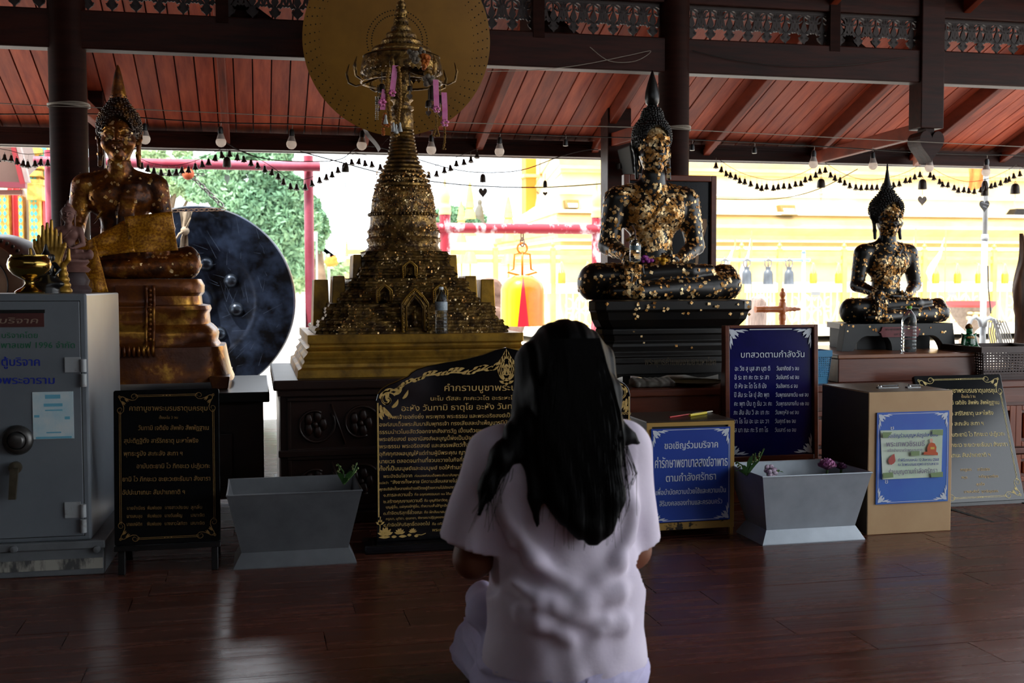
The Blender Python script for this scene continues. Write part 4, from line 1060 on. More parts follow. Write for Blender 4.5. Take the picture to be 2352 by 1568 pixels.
for s in (1, -1):
    X = lambda u: cu_+s*(u-cu_)
    # border lines, corner leaf knots, running vine along the shoulder
    u0 = B.uv(866, 1000)[0]
    b.strip([(X(u0+.004), zb0+.10), (X(u0+.004), B.uv(866, 925)[1])], .006, -.0012, B.M)
    for (px, py, a, L, w, bd) in [(872, 915, 1.2, .05, .016, -1.2), (880, 905, .9, .05, .018, -1.2), (893, 922, 2.2, .05, .016, -1.5), (905, 905, .2, .045, .016, 1.2), (880, 935, -1.2, .06, .018, .8), (874, 930, -1.5, .05, .014, .4), (900, 935, .3, .04, .014, 1.2), (872, 948, -1.4, .03, .012, .5), (910, 893, .35, .05, .014, .5), (925, 915, .6, .04, .012, .8)]:
        p = B.uv(px, py); leafp(b, X(p[0]), p[1], a if s > 0 else PI-a, L, w, bd*s, B.M)
    p = B.uv(890, 918)
    for (r0, r1, a0) in ((.034, .008, .5), (.026, .004, 2.5), (.018, .003, 4.2)):
        b.strip([(X(q[0]), q[1]) for q in spiral(p[0], p[1], r0, r1, a0, a0+5.2)], .006, -.0013, B.M)
    vine = [(905, 895), (930, 882), (955, 870), (980, 862), (1010, 858), (1040, 855), (1070, 856), (1095, 852), (1120, 846), (1140, 845)]
    vp = [B.uv(*q) for q in vine]; b.strip([(X(q[0]), q[1]) for q in vp], [.006]*len(vp), -.0012, B.M)
    for i in range(len(vine)-1):
        for t_ in (0, .33, .66):
            q = (vp[i][0]*(1-t_)+vp[i+1][0]*t_, vp[i][1]*(1-t_)+vp[i+1][1]*t_); sg = 1 if (i*3+int(t_*3)) % 2 else -1; L = .024+.018*i/9
            a = .45+sg*.55; leafp(b, X(q[0]), q[1]+.002*sg, a if s > 0 else PI-a, L, .011+.004*i/9, -sg*s*1.1, B.M, -.0015)
    # central crest
    for (px, py, a, L, w, bd) in [(1160, 872, 2.6, .06, .018, -1.6), (1152, 862, 2.3, .05, .016, -1.4), (1148, 850, 1.9, .05, .016, -1.0), (1153, 838, 1.7, .045, .014, -.7), (1158, 826, 1.6, .04, .012, -.4), (1163, 876, 3.6, .03, .012, -1.2), (1157, 845, 2.2, .03, .012, -1.5), (1160, 860, 2.0, .03, .012, -1.5)]:
        p = B.uv(px, py); leafp(b, X(p[0]), p[1], a if s > 0 else PI-a, L, w, bd*s, B.M)
    # arch, seated figure outline
    q = [B.uv(*p) for p in ((1163, 818), (1153, 832), (1147, 846), (1150, 860), (1158, 868))]; b.strip([(X(p[0]), p[1]) for p in q], .004, -.0017, B.M)
    q = [B.uv(*p) for p in ((1163, 836), (1158, 842), (1157, 852), (1152, 858), (1163, 861))]; b.strip([(X(p[0]), p[1]) for p in q], .004, -.0018, B.M)
    # lotus pond at the foot
    for (px, py, r) in ((885, 1228, 1.0), (918, 1225, .7), (948, 1222, .55)):
        p = B.uv(px, py)
        for a in (.2, .7, 1.2, 1.57, 1.95, 2.45, 2.95): leafp(b, X(p[0]), p[1], a, .032*r, .012*r, .2*(1 if a < 1.57 else -1), B.M, -.0013-.0001*a)
    for (px, py, w) in ((883, 1233, 26), (905, 1232, 12), (925, 1231, 18), (940, 1228, 10), (956, 1230, 10)):
        p = B.uv(px, py); b.strip([(X(p[0]+(-.5+i/8)*w*.0017), p[1]) for i in range(9)], [.011*math.sin(PI*(.06+.88*i/8)) for i in range(9)], -.0018, B.M)
    q = [B.uv(*p) for p in ((956, 1227), (968, 1228), (978, 1224))]; b.strip([(X(p[0]), p[1]) for p in q], .003, -.0012, B.M)
    q = [B.uv(*p) for p in ((872, 1222), (873, 1210), (872, 1200), (874, 1186))]; b.strip([(X(p[0]), p[1]) for p in q], .003, -.0012, B.M)
    for a in (.5, 1.2, 1.9, 2.6):
        p = B.uv(873, 1204); leafp(b, X(p[0]), p[1], a, .02, .009, 0, B.M)
p = B.uv(1163, 812); leafp(b, p[0], p[1]-.02, 1.57, .04, .016, 0, B.M); p = B.uv(1163, 868); leafp(b, p[0], p[1], -1.57, .03, .024, 0, B.M)
p = B.uv(1163, 846); b.strip(spiral(p[0], p[1]+.006, .006, .002, 0, 6), .006, -.002, B.M)
b.build('gold_ornament', m_goldtx, t, kind='stuff')
# ---------------------------------------------------------------- pair of black scripture boards on stands
def text_board(name, label, B, tl, tr, bl, br, fdy, crop, rows, rows2, mt, mt2, cornsc=.03):
    t = thing(name, label, 'sign', B.o)
    u0 = (B.uv(*tl)[0]+B.uv(*bl)[0])/2; u1 = (B.uv(*tr)[0]+B.uv(*br)[0])/2; v1 = (B.uv(*tl)[1]+B.uv(*tr)[1])/2; v0 = (B.uv(*bl)[1]+B.uv(*br)[1])/2
    MB().prism(rrect(u0, v0, u1, v1, .008), 0, .022, M=B.M).build('board', m_stone, t, bevel=.002)
    b = MB()
    B.crop(b, *crop, rows, bold=.008)
    b.build('lettering', mt, t, kind='stuff')
    if rows2:
        b = MB(); B.crop(b, *crop, rows2, bold=.006); b.build('small_lettering', mt2, t, kind='stuff')
    b = MB(); m = .022; s = (u1-u0)*.105
    for (u, v, sx, sz) in ((u0+m, v0+m, 1, 1), (u1-m, v0+m, -1, 1), (u0+m, v1-m, 1, -1), (u1-m, v1-m, -1, -1)): scroll_corner(b, u, v, sx, sz, s*1.25, B.M)
    g = .0035
    for v in (v0+m, v1-m):
        for d in (-.002, .003): b.strip([(u0+m+s*1.4, v+d), (u1-m-s*1.4, v+d)], .0016, -.0012, B.M)
        for d in (-.012, 0, .012): b.strip([((u0+u1)/2+d-.002, v), ((u0+u1)/2+d+.002, v)], .004, -.0014, B.M)
    for u in (u0+m, u1-m):
        for d in (-.002, .003): b.strip([(u+d, v0+m+s*1.4), (u+d, v1-m-s*1.4)], .0016, -.0012, B.M)
    b.build('gold_border', mt, t, kind='stuff')
    # stand: two slanted uprights, a rear prop and a crossbar
    for u in (u0+.012, u1-.034):
        a = B.M @ Vector((u, .0, v0)); a2 = B.M @ Vector((u, .022, v0+(.25 if fdy > -.1 else .0))); zf = 0
        c = Vector((a.x+(.012 if fdy < -.1 else 0), a.y+fdy, 0)); w = Vector((.024, 0, 0)); d = Vector((0, .03, 0))
        MB().hexa([c, c+w, c+w+d, c+d], [a2+d*.0, a2+w, a2+w+d*.8, a2+d*.8]).build('leg', m_black, t, bevel=.002)
        c2 = Vector((a.x, min(a.y+.24, 4.93), 0)); top = B.M @ Vector((u, .03, v1-.08))
        MB().hexa([c2, c2+w, c2+w+d, c2+d], [top, top+w, top+w+d*.7, top+d*.7]).build('rear_leg', m_black, t, bevel=.002)
    a = B.M @ Vector((u0, -.004, v0-.012))
    MB().box(u0, u1, -.018, .03, v0-.02, v0-.001, M=B.M).build('ledge', m_black, t, bevel=.002)
    return t
rows = [('คาถาบูชาพระบรมธาตุนครชุม', 160, 975, 192, 190, 42), ('วันทามิ เจติยัง สัพพัง สัพพัฏฐาเน', 255, 988, 392, 388, 38), ('สุปะติฏฐิตัง สารีริกธาตุ มะหาโพธิง', 108, 878, 524, 520, 38),
        ('พุทธะรูปัง สะกะลัง สะทา ฯ', 105, 718, 656, 652, 38), ('อามันตะยามิ โว ภิกขะเว ปะฏิเวทะ', 238, 995, 785, 780, 38), ('ยามิ โว ภิกขะเว ขะยะวะยะธัมมา สังขารา', 92, 1003, 920, 910, 38), ('อัปปะมาเทนะ สัมปาเทถาติ ฯ', 90, 742, 1056, 1048, 38)]
rows2 = [('ตั้งนะโม 3 จบ', 470, 668, 277, 275, 22), ('นายจำเนียร', 140, 328, 1210, 1209, 28), ('พิมพ์แดง', 350, 500, 1208, 1206, 28), ('นางสาวประจบ', 530, 775, 1204, 1202, 28), ('สุกลิ่น', 798, 918, 1202, 1200, 28),
         ('นางสมสุข', 138, 302, 1294, 1292, 28), ('พิมพ์แดง', 350, 498, 1291, 1289, 28), ('นางวันเพ็ญ', 528, 712, 1287, 1285, 28), ('เสนาะจิต', 795, 942, 1283, 1280, 28),
         ('นายเกษิติศ', 136, 300, 1376, 1374, 28), ('พิมพ์แดง', 348, 497, 1373, 1371, 28), ('นางสาวโสภิตา', 528, 762, 1369, 1366, 28), ('เสนาะจิต', 793, 942, 1365, 1362, 28)]
BL = Board(aY(378, 1248, 4.30), 0.0, .10)
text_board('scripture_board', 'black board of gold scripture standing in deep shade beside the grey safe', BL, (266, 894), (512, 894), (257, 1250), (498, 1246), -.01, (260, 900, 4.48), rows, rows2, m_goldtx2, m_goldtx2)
# right board: the same wording read off its own place in the photo
BR = Board(aY(2255, 1152, 4.74), 0.0, .33)
def shift(r, dx0, k): return r
rr2 = [('คาถาบูชาพระบรมธาตุนครชุม', 2158, 2290, 902, 901, 8.5), ('วันทามิ เจติยัง สัพพัง สัพพัฏฐาเน', 2163, 2296, 929, 928, 7.5), ('สุปะติฏฐิตัง สารีริกธาตุ มะหาโพธิง', 2142, 2282, 955, 952, 7.5),
       ('พุทธะรูปัง สะกะลัง สะทา ฯ', 2145, 2260, 978, 976, 7.5), ('อามันตะยามิ โว ภิกขะเว ปะฏิเวทะ', 2168, 2309, 1003, 1000, 7.5), ('ยามิ โว ภิกขะเว ขะยะวะยะธัมมา สังขารา', 2143, 2315, 1027, 1024, 7.5), ('อัปปะมาเทนะ สัมปาเทถาติ ฯ', 2146, 2276, 1051, 1048, 7.5)]
rr3 = [('ตั้งนะโม 3 จบ', 2208, 2241, 913.5, 913, 5), ('กาญจนา', 2206, 2232, 1082, 1081, 5.5), ('อามินเซน', 2245, 2274, 1081, 1080, 5.5), ('สนุก', 2208, 2222, 1099, 1099, 5), ('ณปัญญาเกรียง', 2248, 2293, 1097, 1096, 5), ('สุดใจ', 2242, 2262, 1115, 1114, 5), ('นางสมศักดิ์  จุฑาธิญเนตร', 2214, 2293, 1132, 1130, 5)]
text_board('scripture_board', 'black board of gold scripture leaning beside the tan donation box, brighter of the two', BR, (2123, 858), (2307, 863), (2124, 1157), (2346, 1149), -.40, (0, 0, 1), rr2, rr3, mat('bright gold lettering', '#c9b268', '#dfcb84', .5, scale=80), m_goldtx)
# ---------------------------------------------------------------- framed blue prayer board
BP = Board(aY(1765, 1060, 4.82), 0.0, .03)
t = thing('prayer_board', 'dark blue framed board of white prayers by weekday, standing behind the yellow box', 'sign', BP.o)
u0, u1 = BP.uv(1664, 1000)[0], BP.uv(1877, 1000)[0]; v0, v1 = BP.uv(1770, 1056)[1], BP.uv(1770, 746)[1]; fw_ = .022
m_blue = mat('deep blue panel', '#10104a', '#16155a', .16, scale=5)
MB().box(u0+fw_, u1-fw_, .004, .02, v0+fw_, v1-fw_*.6, M=BP.M).build('panel', m_blue, t)
for nm, x in (('frame_left', (u0, u0+fw_, v0, v1)), ('frame_right', (u1-fw_, u1, v0, v1)), ('frame_top', (u0+fw_, u1-fw_, v1-fw_*.6, v1)), ('frame_bottom', (u0+fw_, u1-fw_, v0, v0+fw_))):
    MB().box(x[0], x[1], -.014, .03, x[2], x[3], M=BP.M).build('frame_rail', m_wood, t, bevel=.003)
for u in (u0+.01, u1-.03):
    a = BP.M @ Vector((u, 0, v0)); MB().box(a.x, a.x+.022, a.y, a.y+.03, 0, a.z+.02).build('leg', m_wood, t, bevel=.002)
    MB().hexa([(a.x, a.y+.13, 0), (a.x+.02, a.y+.13, 0), (a.x+.02, a.y+.155, 0), (a.x, a.y+.155, 0)], [tuple(BP.M @ Vector((u+d, yy, v1-.15))) for d, yy in ((0, .03), (.02, .03), (.02, .045), (0, .045))]).build('rear_leg', m_wood, t)
b = MB(); k = 7.465
BP.crop(b, 1660, 800, k, [('บทสวดตามกำลังวัน', 300, 1410, 157, 147, 84)], bold=.004)
L_ = ['อะ วิช สุ นุส สา นุต ติ', 'อิ ระ ชา คะ ตะ ระ สา', 'ติ หัง จะ โต โร ถิ นัง', 'ปิ สัม ระ โล ปุ สัต พุท', 'คะ พุท ปัน ทู ธัม วะ คะ', 'ภะ สัม สัม วิ สะ เท ภะ', 'วา โธ โน อะ มะ มะ วา', 'โส มา ณะ กะ ริ ถา โธ']
R_ = ['วันอาทิตย์ ๖ จบ', 'วันจันทร์ ๑๕ จบ', 'วันอังคาร ๘ จบ', 'วันพุทธกลางวัน ๑๗ จบ', 'วันพุทธกลางคืน ๑๒ จบ', 'วันพฤหัส ๑๙ จบ', 'วันศุกร์ ๒๑ จบ', 'วันเสาร์ ๑๐ จบ']
xl = [(203, 815), (195, 793), (200, 750), (190, 797), (190, 845), (185, 800), (188, 793), (175, 778)]; xr = [(918, 1307), (913, 1308), (910, 1285), (903, 1470), (910, 1478), (897, 1305), (893, 1252), (890, 1257)]
for i in range(8):
    y = 382+150.5*i; BP.crop(b, 1660, 800, k, [(L_[i], xl[i][0], xl[i][1], y, y-4, 64), (R_[i], xr[i][0], xr[i][1], y-6, y-10, 56)], bold=.006)
b.build('lettering', m_wtx, t, kind='stuff')
b = MB(); uu0, uu1, vv0, vv1 = u0+fw_+.004, u1-fw_-.004, v0+fw_+.004, v1-fw_*.6-.004
for (u, v, sx, sz) in ((uu0, vv0, 1, 1), (uu1, vv0, -1, 1), (uu0, vv1, 1, -1), (uu1, vv1, -1, -1)): kanok(b, u, v, sx, sz, .085, BP.M)
b.strip([(uu0+.1, vv1-.003), (uu1-.1, vv1-.003)], .004, -.0012, BP.M)
b.build('corner_ornament', m_wtx, t, kind='stuff')
# ---------------------------------------------------------------- yellow donation box with the blue notice
m_yel = mat('chipped yellow paint', '#1d140a', '#b08a45', .45, scale=9, lo=.30, hi=.34, detail=8, bump=.08)
m_yel2 = mat('rusted yellow paint', '#1d140a', '#b08a45', .45, scale=14, lo=.44, hi=.48, detail=9, bump=.1)
m_rust = mat('dark rusted box side', '#17100a', '#22180f', .5, scale=9)
m_sblue = mat('blue notice panel', '#1d3f9c', '#2448a8', .4, scale=3)
YY = 4.42
a, c = aY(1484, 968, YY), aY(1687, 962, YY); a2 = aY(1490, 1240, YY)
xa, xb = a.x+.002, aY(1685, 1100, YY).x; zt_ = (a.z+c.z)/2; zb_ = aY(1600, 1213, YY).z
t = thing('donation_box', 'yellow chipped metal donation box on legs with a royal blue notice', 'donation box', ((xa+xb)/2, YY+.15, 0))
MB().box(xa+.004, xb-.004, YY+.003, YY+.33, zb_, zt_-.003).build('body', m_rust, t)
MB().box(xa, xb, YY+.0, YY+.335, zt_-.006, zt_).build('top', mat('worn brown top', '#2c2118', '#3a2d22', .3, scale=6), t, bevel=.002)
for x_ in ((xa, xa+.022, zb_, zt_-.006), (xb-.028, xb, zb_, zt_-.006), (xa+.022, xb-.028, zt_-.022, zt_-.006)):
    MB().box(x_[0], x_[1], YY-.006, YY+.004, x_[2], x_[3]).build('front_frame', m_yel, t)
MB().box(xa+.022, xb-.028, YY-.005, YY+.004, zb_, zb_+.03).build('front_frame', m_yel2, t)
for x_ in (xa+.001, xb-.018):
    for y_ in (YY-.004, YY+.315): MB().box(x_, x_+.016, y_, y_+.016, 0, zb_).build('leg', m_yel, t)
BY = Board(((xa+xb)/2, YY-.008, 0))
u0, u1 = BY.uv(1495, 1090)[0], BY.uv(1676, 1090)[0]; v0, v1 = BY.uv(1590, 1196)[1], BY.uv(1590, 982)[1]
nt_ = MB().box(u0, u1, -.004, .003, v0, v1, M=BY.M).build('notice', m_sblue, t)
b = MB(); k = 6.533
kw = dict(y=-.0052)
BY.crop(b, 1480, 980, k, [('ขอเชิญร่วมบริจาค', 290, 1105, 332, 305, 82), ('ค่ารักษาพยาบาลสงฆ์อาพาธ', 145, 1245, 617, 580, 118), ('ตามกำลังศรัทธา', 310, 1075, 822, 785, 88), ('เพื่อบำบัดความป่วยไข้และความเป็น', 160, 1220, 1022, 975, 62), ('สิริมงคลของท่านและครอบครัว', 215, 1165, 1188, 1143, 62)], bold=.016, **kw)
b.build('lettering', m_wtx, nt_, kind='stuff')
b = MB(); m = .006; M2 = BY.M @ Matrix.Translation((0, -.004, 0))
for (u, v, sx, sz) in ((u0+m, v0+m, 1, 1), (u1-m, v0+m, -1, 1), (u0+m, v1-m, 1, -1), (u1-m, v1-m, -1, -1)): kanok(b, u, v, sx, sz, .062, M2)
for v in (v0+m, v1-m): b.strip([(u0+.05, v), (u1-.05, v)], .0022, -.0012, M2)
for u in (u0+m, u1-m): b.strip([(u, v0+.05), (u, v1-.05)], .0022, -.0012, M2)
b.build('corner_ornament', m_wtx, nt_, kind='stuff')
# sticks lying on the yellow box
def onbox(px, py): return aZ(px, py, zt_+.004)
for (p, q, col, r, lab) in (((1538, 958), (1583, 951), '#b32020', .0035, 'red incense stick bundle lying on the yellow box'), ((1584, 955), (1622, 949), '#d8c22a', .006, 'yellow candle lying on the yellow box'), ((1590, 950), (1636, 944), '#d5cfc0', .003, 'white candle lying on the yellow box beside the yellow one')):
    A_, B_ = onbox(*p), onbox(*q); A_.z = B_.z = zt_+r+.0005
    o = MB().tube([A_, B_], r, 8).build('offering_stick', mat('stick '+col, col, rough=.5)); tag(o, lab, 'candle' if 'candle' in lab else 'incense', 'sticks on the yellow box')
# ---------------------------------------------------------------- tan donation box
YD = 4.255
m_tan = mat('tan painted metal', '#b8946a', '#c4a277', .5, scale=5, lo=.3, hi=.7, bump=.04)
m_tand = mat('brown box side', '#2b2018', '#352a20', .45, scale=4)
xa, xb = aY(1994, 1060, YD).x, aY(2186, 1060, YD).x; zt_ = aY(2090, 899, YD).z
t = thing('donation_box', 'tan metal donation box with a faded blue notice and taped paper beside the planter', 'donation box', ((xa+xb)/2, YD+.2, 0))
MB().box(xa, xb, YD, YD+.40, .0, zt_).build('body', m_tan, t, bevel=.003)
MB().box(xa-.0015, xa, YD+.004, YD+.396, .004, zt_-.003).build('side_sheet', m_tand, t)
MB().box(xa+.002, xb-.002, YD+.004, YD+.398, zt_, zt_+.002).build('top_sheet', mat('dull metal lid', '#4a4030', '#5d5140', .35, scale=7, metal=.3), t)
b = MB(); 
for (p, q) in (((2018, 893), (2072, 893)), ((2085, 892), (2120, 892))):
    A_, C_ = aZ(*p, zt_), aZ(*q, zt_); b.box(A_.x, C_.x, A_.y, A_.y+.02, zt_+.002, zt_+.007)
    b.sphere((A_.x+.012, A_.y+.01, zt_+.008), .009, 8, 6); b.tube([(A_.x+.02, A_.y+.01, zt_+.012), (C_.x, A_.y+.01, zt_+.012)], .004, 6)
b.build('hasp', mat('steel', '#8d8d8d', rough=.25, metal=.9), t, smooth=False)
BD = Board(((xa+xb)/2, YD-.002, 0))
u0, u1 = BD.uv(2012, 1050)[0], BD.uv(2177, 1050)[0]; v0, v1 = BD.uv(2090, 1154)[1], BD.uv(2090, 945)[1]
nt_ = MB().box(u0, u1, -.005, .001, v0, v1, M=BD.M).build('notice', mat('faded blue notice', '#3a62c0', '#3f74c4', .42, scale=2.5), t)
M2 = BD.M @ Matrix.Translation((0, -.005, 0)); b = MB(); m = .007
for (u, v, sx, sz) in ((u0+m, v0+m, 1, 1), (u1-m, v0+m, -1, 1), (u0+m, v1-m, 1, -1), (u1-m, v1-m, -1, -1)): kanok(b, u, v, sx, sz, .058, M2)
for v in (v0+m, v1-m): b.strip([(u0+.05, v), (u1-.05, v)], .002, -.0012, M2)
for u in (u0+m, u1-m): b.strip([(u, v0+.05), (u, v1-.05)], .002, -.0012, M2)
BD.line(b, 'ข', 2043, 987, 2053, 985, 7, y=-.0062, bold=.01); BD.line(b, 'ข', 2030, 1110, 2039, 1109, 8, y=-.0062, bold=.01)
b.build('corner_ornament', m_wtx, nt_, kind='stuff')
c4 = [BD.uv(*p) for p in ((2024, 1100), (2160, 1094), (2162, 985), (2020, 988))]
pp = MB().add([tuple(M2 @ Vector((p[0], -.002-(.004 if i in (0, 2) else 0), p[1]))) for i, p in enumerate(c4)]+[tuple(M2 @ Vector((p[0], -.0005, p[1]))) for p in c4], [(3, 2, 1, 0), (4, 5, 6, 7), (0, 1, 5, 4), (1, 2, 6, 5), (2, 3, 7, 6), (3, 0, 4, 7)]).build('taped_paper', mat('pale green paper', '#c3d8bf', '#d6e0d2', .6, scale=9), t, label='pale green paper notice held with tape')
b = MB(); k = 6.535; kw = dict(y=-.0155)
BD.crop(b, 2000, 930, k, [('ขอเชิญร่วมบุญหล่อรูปเหมือน', 215, 975, 484, 460, 46), ('ทำพิธีเททองหล่อ 12 สิงหาคม 2568', 375, 990, 838, 828, 34), ('ณ วัดพระบรมธาตุพระอารามหลวง', 375, 985, 905, 888, 34)], bold=.008, **kw)
b.build('blue_lettering', mat('blue ink', '#3a4a9a', rough=.6), pp, kind='stuff')
b = MB(); BD.crop(b, 2000, 930, k, [('พระเทพวชิรเมธี', 198, 780, 615, 605, 62), ('อดีตเจ้าอาวาสวัดพระบรมธาตุ', 218, 745, 693, 683, 34), ('ร่วมบุญตามกำลังศรัทธา', 235, 970, 1030, 1005, 58)], bold=.004, **kw)
b.build('grey_lettering', mat('grey violet ink', '#7d7390', rough=.6), pp, kind='stuff')
def blob(b, pts, y): b.add([tuple(BD.M @ Vector((*(lambda q: (q[0], y, q[1]))(BD.uv(2000+p[0]/k, 930+p[1]/k)),))) for p in pts], [tuple(range(len(pts)))])
b = MB(); ell = lambda cx, cy, rx, ry, n=18: [(cx+rx*math.cos(2*PI*i/n), cy-ry*math.sin(2*PI*i/n)) for i in range(n)]
blob(b, [(760, 735), (770, 695), (820, 690), (815, 640), (840, 575), (880, 550), (930, 570), (955, 620), (950, 690), (978, 710), (975, 745)][::-1], -.0152)
b.build('printed_monk', mat('printed orange', '#c7592f', rough=.6), pp); b = MB(); blob(b, [(325, 722), (300, 735), (245, 790), (232, 830), (245, 870), (275, 890), (320, 865), (342, 830), (335, 780)], -.0152)
b.build('printed_amulet', mat('printed dull red', '#b5544a', rough=.6), pp)
b = MB(); blob(b, ell(877, 525, 24, 32), -.0156); b.build('printed_head', mat('printed pale pink', '#e0b09a', rough=.6), pp); b = MB(); blob(b, [(865, 620), (865, 655), (925, 655), (925, 620)][:], -.0156); b.build('printed_cloth', mat('printed yellow', '#d9b04a', rough=.6), pp)
m_tape = mat('clear brown tape', '#7f9768', rough=.35)
for q in ([(150, 400), (150, 480), (220, 485), (290, 400)], [(890, 365), (890, 430), (1050, 445), (1055, 360)], [(865, 1010), (880, 1075), (1050, 1068), (1050, 990)], [(150, 1010), (160, 1090), (310, 1075), (300, 1000)], [(570, 685), (575, 755), (700, 750), (700, 680)]): b = MB(); blob(b, q, -.0160); b.build('tape', m_tape, pp)
# ---------------------------------------------------------------- grey donation safe
RS = math.radians(-1.0)
YS = 4.34
BS = Board((-.62, YS, 0), -.03)
t = thing('donation_safe', 'tall pale grey steel safe used as a donation box, at the frame edge', 'safe', (-.62, YS, 0))
m_safe = mat('pale grey enamel', '#747a80', '#696f76', .34, scale=3, bump=.02)
u1 = BS.uv(203, 900)[0]; v1 = BS.uv(120, 674)[1]; vb = BS.uv(120, 1243)[1]; u0 = u1-.52
MB().box(u0, u1, .0, .78, vb, v1, M=BS.M).build('body', m_safe, t, bevel=.008)
ud = BS.uv(187, 900)[0]
def rbox(b, u0, u1, y0, y1, v0, v1): return b.box(u0, u1, y0, y1, v0, v1, M=BS.M)
vd0, vd1 = BS.uv(100, 1232)[1], BS.uv(100, 692)[1]
MB().box(u0+.02, ud+.0025, -.002, .0, vd0-.0025, vd1+.0025, M=BS.M).build('door_gap', mat('dark gap', '#15110e', rough=.8), t)
door = MB().box(u0+.022, ud, -.008, -.001, vd0, vd1, M=BS.M).build('door', m_safe, t, bevel=.002)
m_hinge = mat('grey hinge', '#a2a6a8', '#6a5c4c', .4, scale=18, lo=.55, hi=.75)
for (y0, y1) in ((820, 888), (1152, 1222)):
    h = MB(); p = BS.uv(150, y0), BS.uv(188, y1); rbox(h, p[0][0], p[1][0], -.014, -.008, (p[0][1]+p[1][1])/2, p[0][1])
    q = BS.uv(192, y0+3); zz0, zz1 = BS.uv(192, y1)[1], q[1]; mid = (zz0+zz1)/2
    for (za_, zb__) in ((zz0, mid-.002), (mid+.002, zz1)):
        h.lathe([(.001, za_), (.0115, za_+.002), (.0115, zb__-.002), (.001, zb__)], 14, M=BS.M @ Matrix.Translation((q[0], -.012, 0)))
    h.build('hinge', m_hinge, t, smooth=True, sharp=40)
p = BS.uv(43, 1009)
MB().lathe([(.001, 0), (.052, 0), (.054, .008), (.046, .022), (.034, .026), (.030, .022), (.026, .04), (.02, .044), (.001, .044)][::-1], 28, M=BS.M @ Matrix.Translation((p[0], -.008, p[1])) @ Matrix.Rotation(PI/2, 4, 'X')).build('dial', mat('dark steel', '#3c3a38', '#5a5856', .35, scale=20, metal=.7), t, smooth=True, sharp=50)
p = BS.uv(38, 1072); q = BS.uv(34, 1142)
h = MB().lathe([(.001, 0), (.022, 0), (.022, .02), (.001, .024)], 18, M=BS.M @ Matrix.Translation((p[0], -.008, p[1])) @ Matrix.Rotation(PI/2, 4, 'X'))
h.add(*(lambda: ([tuple(BS.M @ Vector(x)) for x in ((p[0]-.014, -.04, p[1]), (p[0]+.014, -.04, p[1]), (p[0]+.014, -.026, p[1]), (p[0]-.014, -.026, p[1]), (q[0]-.012, -.045, q[1]), (q[0]+.012, -.045, q[1]), (q[0]+.012, -.03, q[1]), (q[0]-.012, -.03, q[1]))], [(0, 1, 2, 3), (7, 6, 5, 4), (4, 5, 1, 0), (5, 6, 2, 1), (6, 7, 3, 2), (7, 4, 0, 3)]))())
h.build('handle', mat('brass grey handle', '#4b4438', '#6a6252', .4, scale=12, metal=.6), t)
a_, c_ = BS.uv(-90, 716), BS.uv(103, 750)
MB().box(a_[0], c_[0]+.003, -.012, -.008, BS.uv(50, 719)[1], BS.uv(50, 711)[1], M=BS.M).build('coin_slot', mat('black slot', '#050505', rough=.6), t)
pl_ = MB().box(a_[0], c_[0], -.011, -.008, c_[1], BS.uv(50, 719)[1], M=BS.M).build('slot_plate', mat('dark red plate', '#4a2a28', '#57302d', .4, scale=8), t)
b = MB(); BS.line(b, 'ช่องบริจาค', -62, 742, 90, 742, 10.5, y=-.0122, shear=.15, bold=.012); b.build('plate_lettering', mat('tan lettering', '#8f7a6a', rough=.6), pl_, kind='stuff')
k = 7.468
b = MB(); BS.crop(b, 0, 690, k, [('บริจาคโดย', 30, 668, 640, 640, 74), ('พาลเซฟ 1996 จำกัด', 22, 1305, 812, 812, 82)], y=-.0092, bold=.008); b.build('green_lettering', mat('green paint', '#1f6b4a', rough=.5), door, kind='stuff')
b = MB(); BS.crop(b, 0, 690, k, [('ตู้บริจาค', 25, 710, 1116, 1116, 112), ('ของพระอาราม', -330, 962, 1424, 1424, 105)], y=-.0092, bold=.02); b.build('blue_lettering', mat('blue paint', '#1c2f9a', rough=.5), door, kind='stuff')
p, q = BS.uv(78, 1008), BS.uv(169, 898)
po = MB().box(p[0], q[0], -.0105, -.008, p[1], q[1], M=BS.M).build('poster', mat('pale blue poster', '#b9d8e2', '#d9e4e6', .25, scale=14), t, label='pale blue printed poster in a plastic sleeve')
b = MB()
for (x0, y0, x1, y1) in ((102, 925, 145, 933), (105, 939, 145, 943), (84, 1000, 166, 1007), (108, 990, 142, 994), (80, 952, 92, 958), (150, 955, 162, 962), (105, 905, 140, 915)):
    c0, c1 = BS.uv(x0, y1), BS.uv(x1, y0); b.box(c0[0], c1[0], -.0112, -.0106, c0[1], c1[1], M=BS.M)
b.build('printed_band', mat('print teal', '#6fb6cf', rough=.35), po)
m_rail = mat('grey rail', '#6f7376', '#5c5f61', .45, scale=6)
vr = BS.uv(120, 1290)[1]
MB().box(u0-.02, BS.uv(243, 1262)[0], -.02, .78, BS.uv(100, 1262)[1], vb, M=BS.M).build('base_rail', m_rail, t, bevel=.004)
for px in (35, 225):
    p = BS.uv(px, 1258); MB().lathe([(.001, 0), (.014, 0), (.012, .008), (.001, .01)], 12, M=BS.M @ Matrix.Translation((p[0], -.02, p[1])) @ Matrix.Rotation(PI/2, 4, 'X')).build('bolt', m_rail, t)
MB().box(u0-.02, BS.uv(240, 1290)[0], -.012, .78, 0, BS.uv(100, 1262)[1], M=BS.M).build('plinth', m_rail, t, bevel=.004)
MB().box(u0-.02, BS.uv(238, 1290)[0], -.016, -.012, BS.uv(100, 1308)[1], BS.uv(100, 1284)[1], M=BS.M).build('scraped_paint', mat('scraped pale paint', '#4a4b4b', '#a3a096', .6, scale=22, stretch=(1, 1, .4), lo=.42, hi=.55), t)
SAFE_TOP = v1
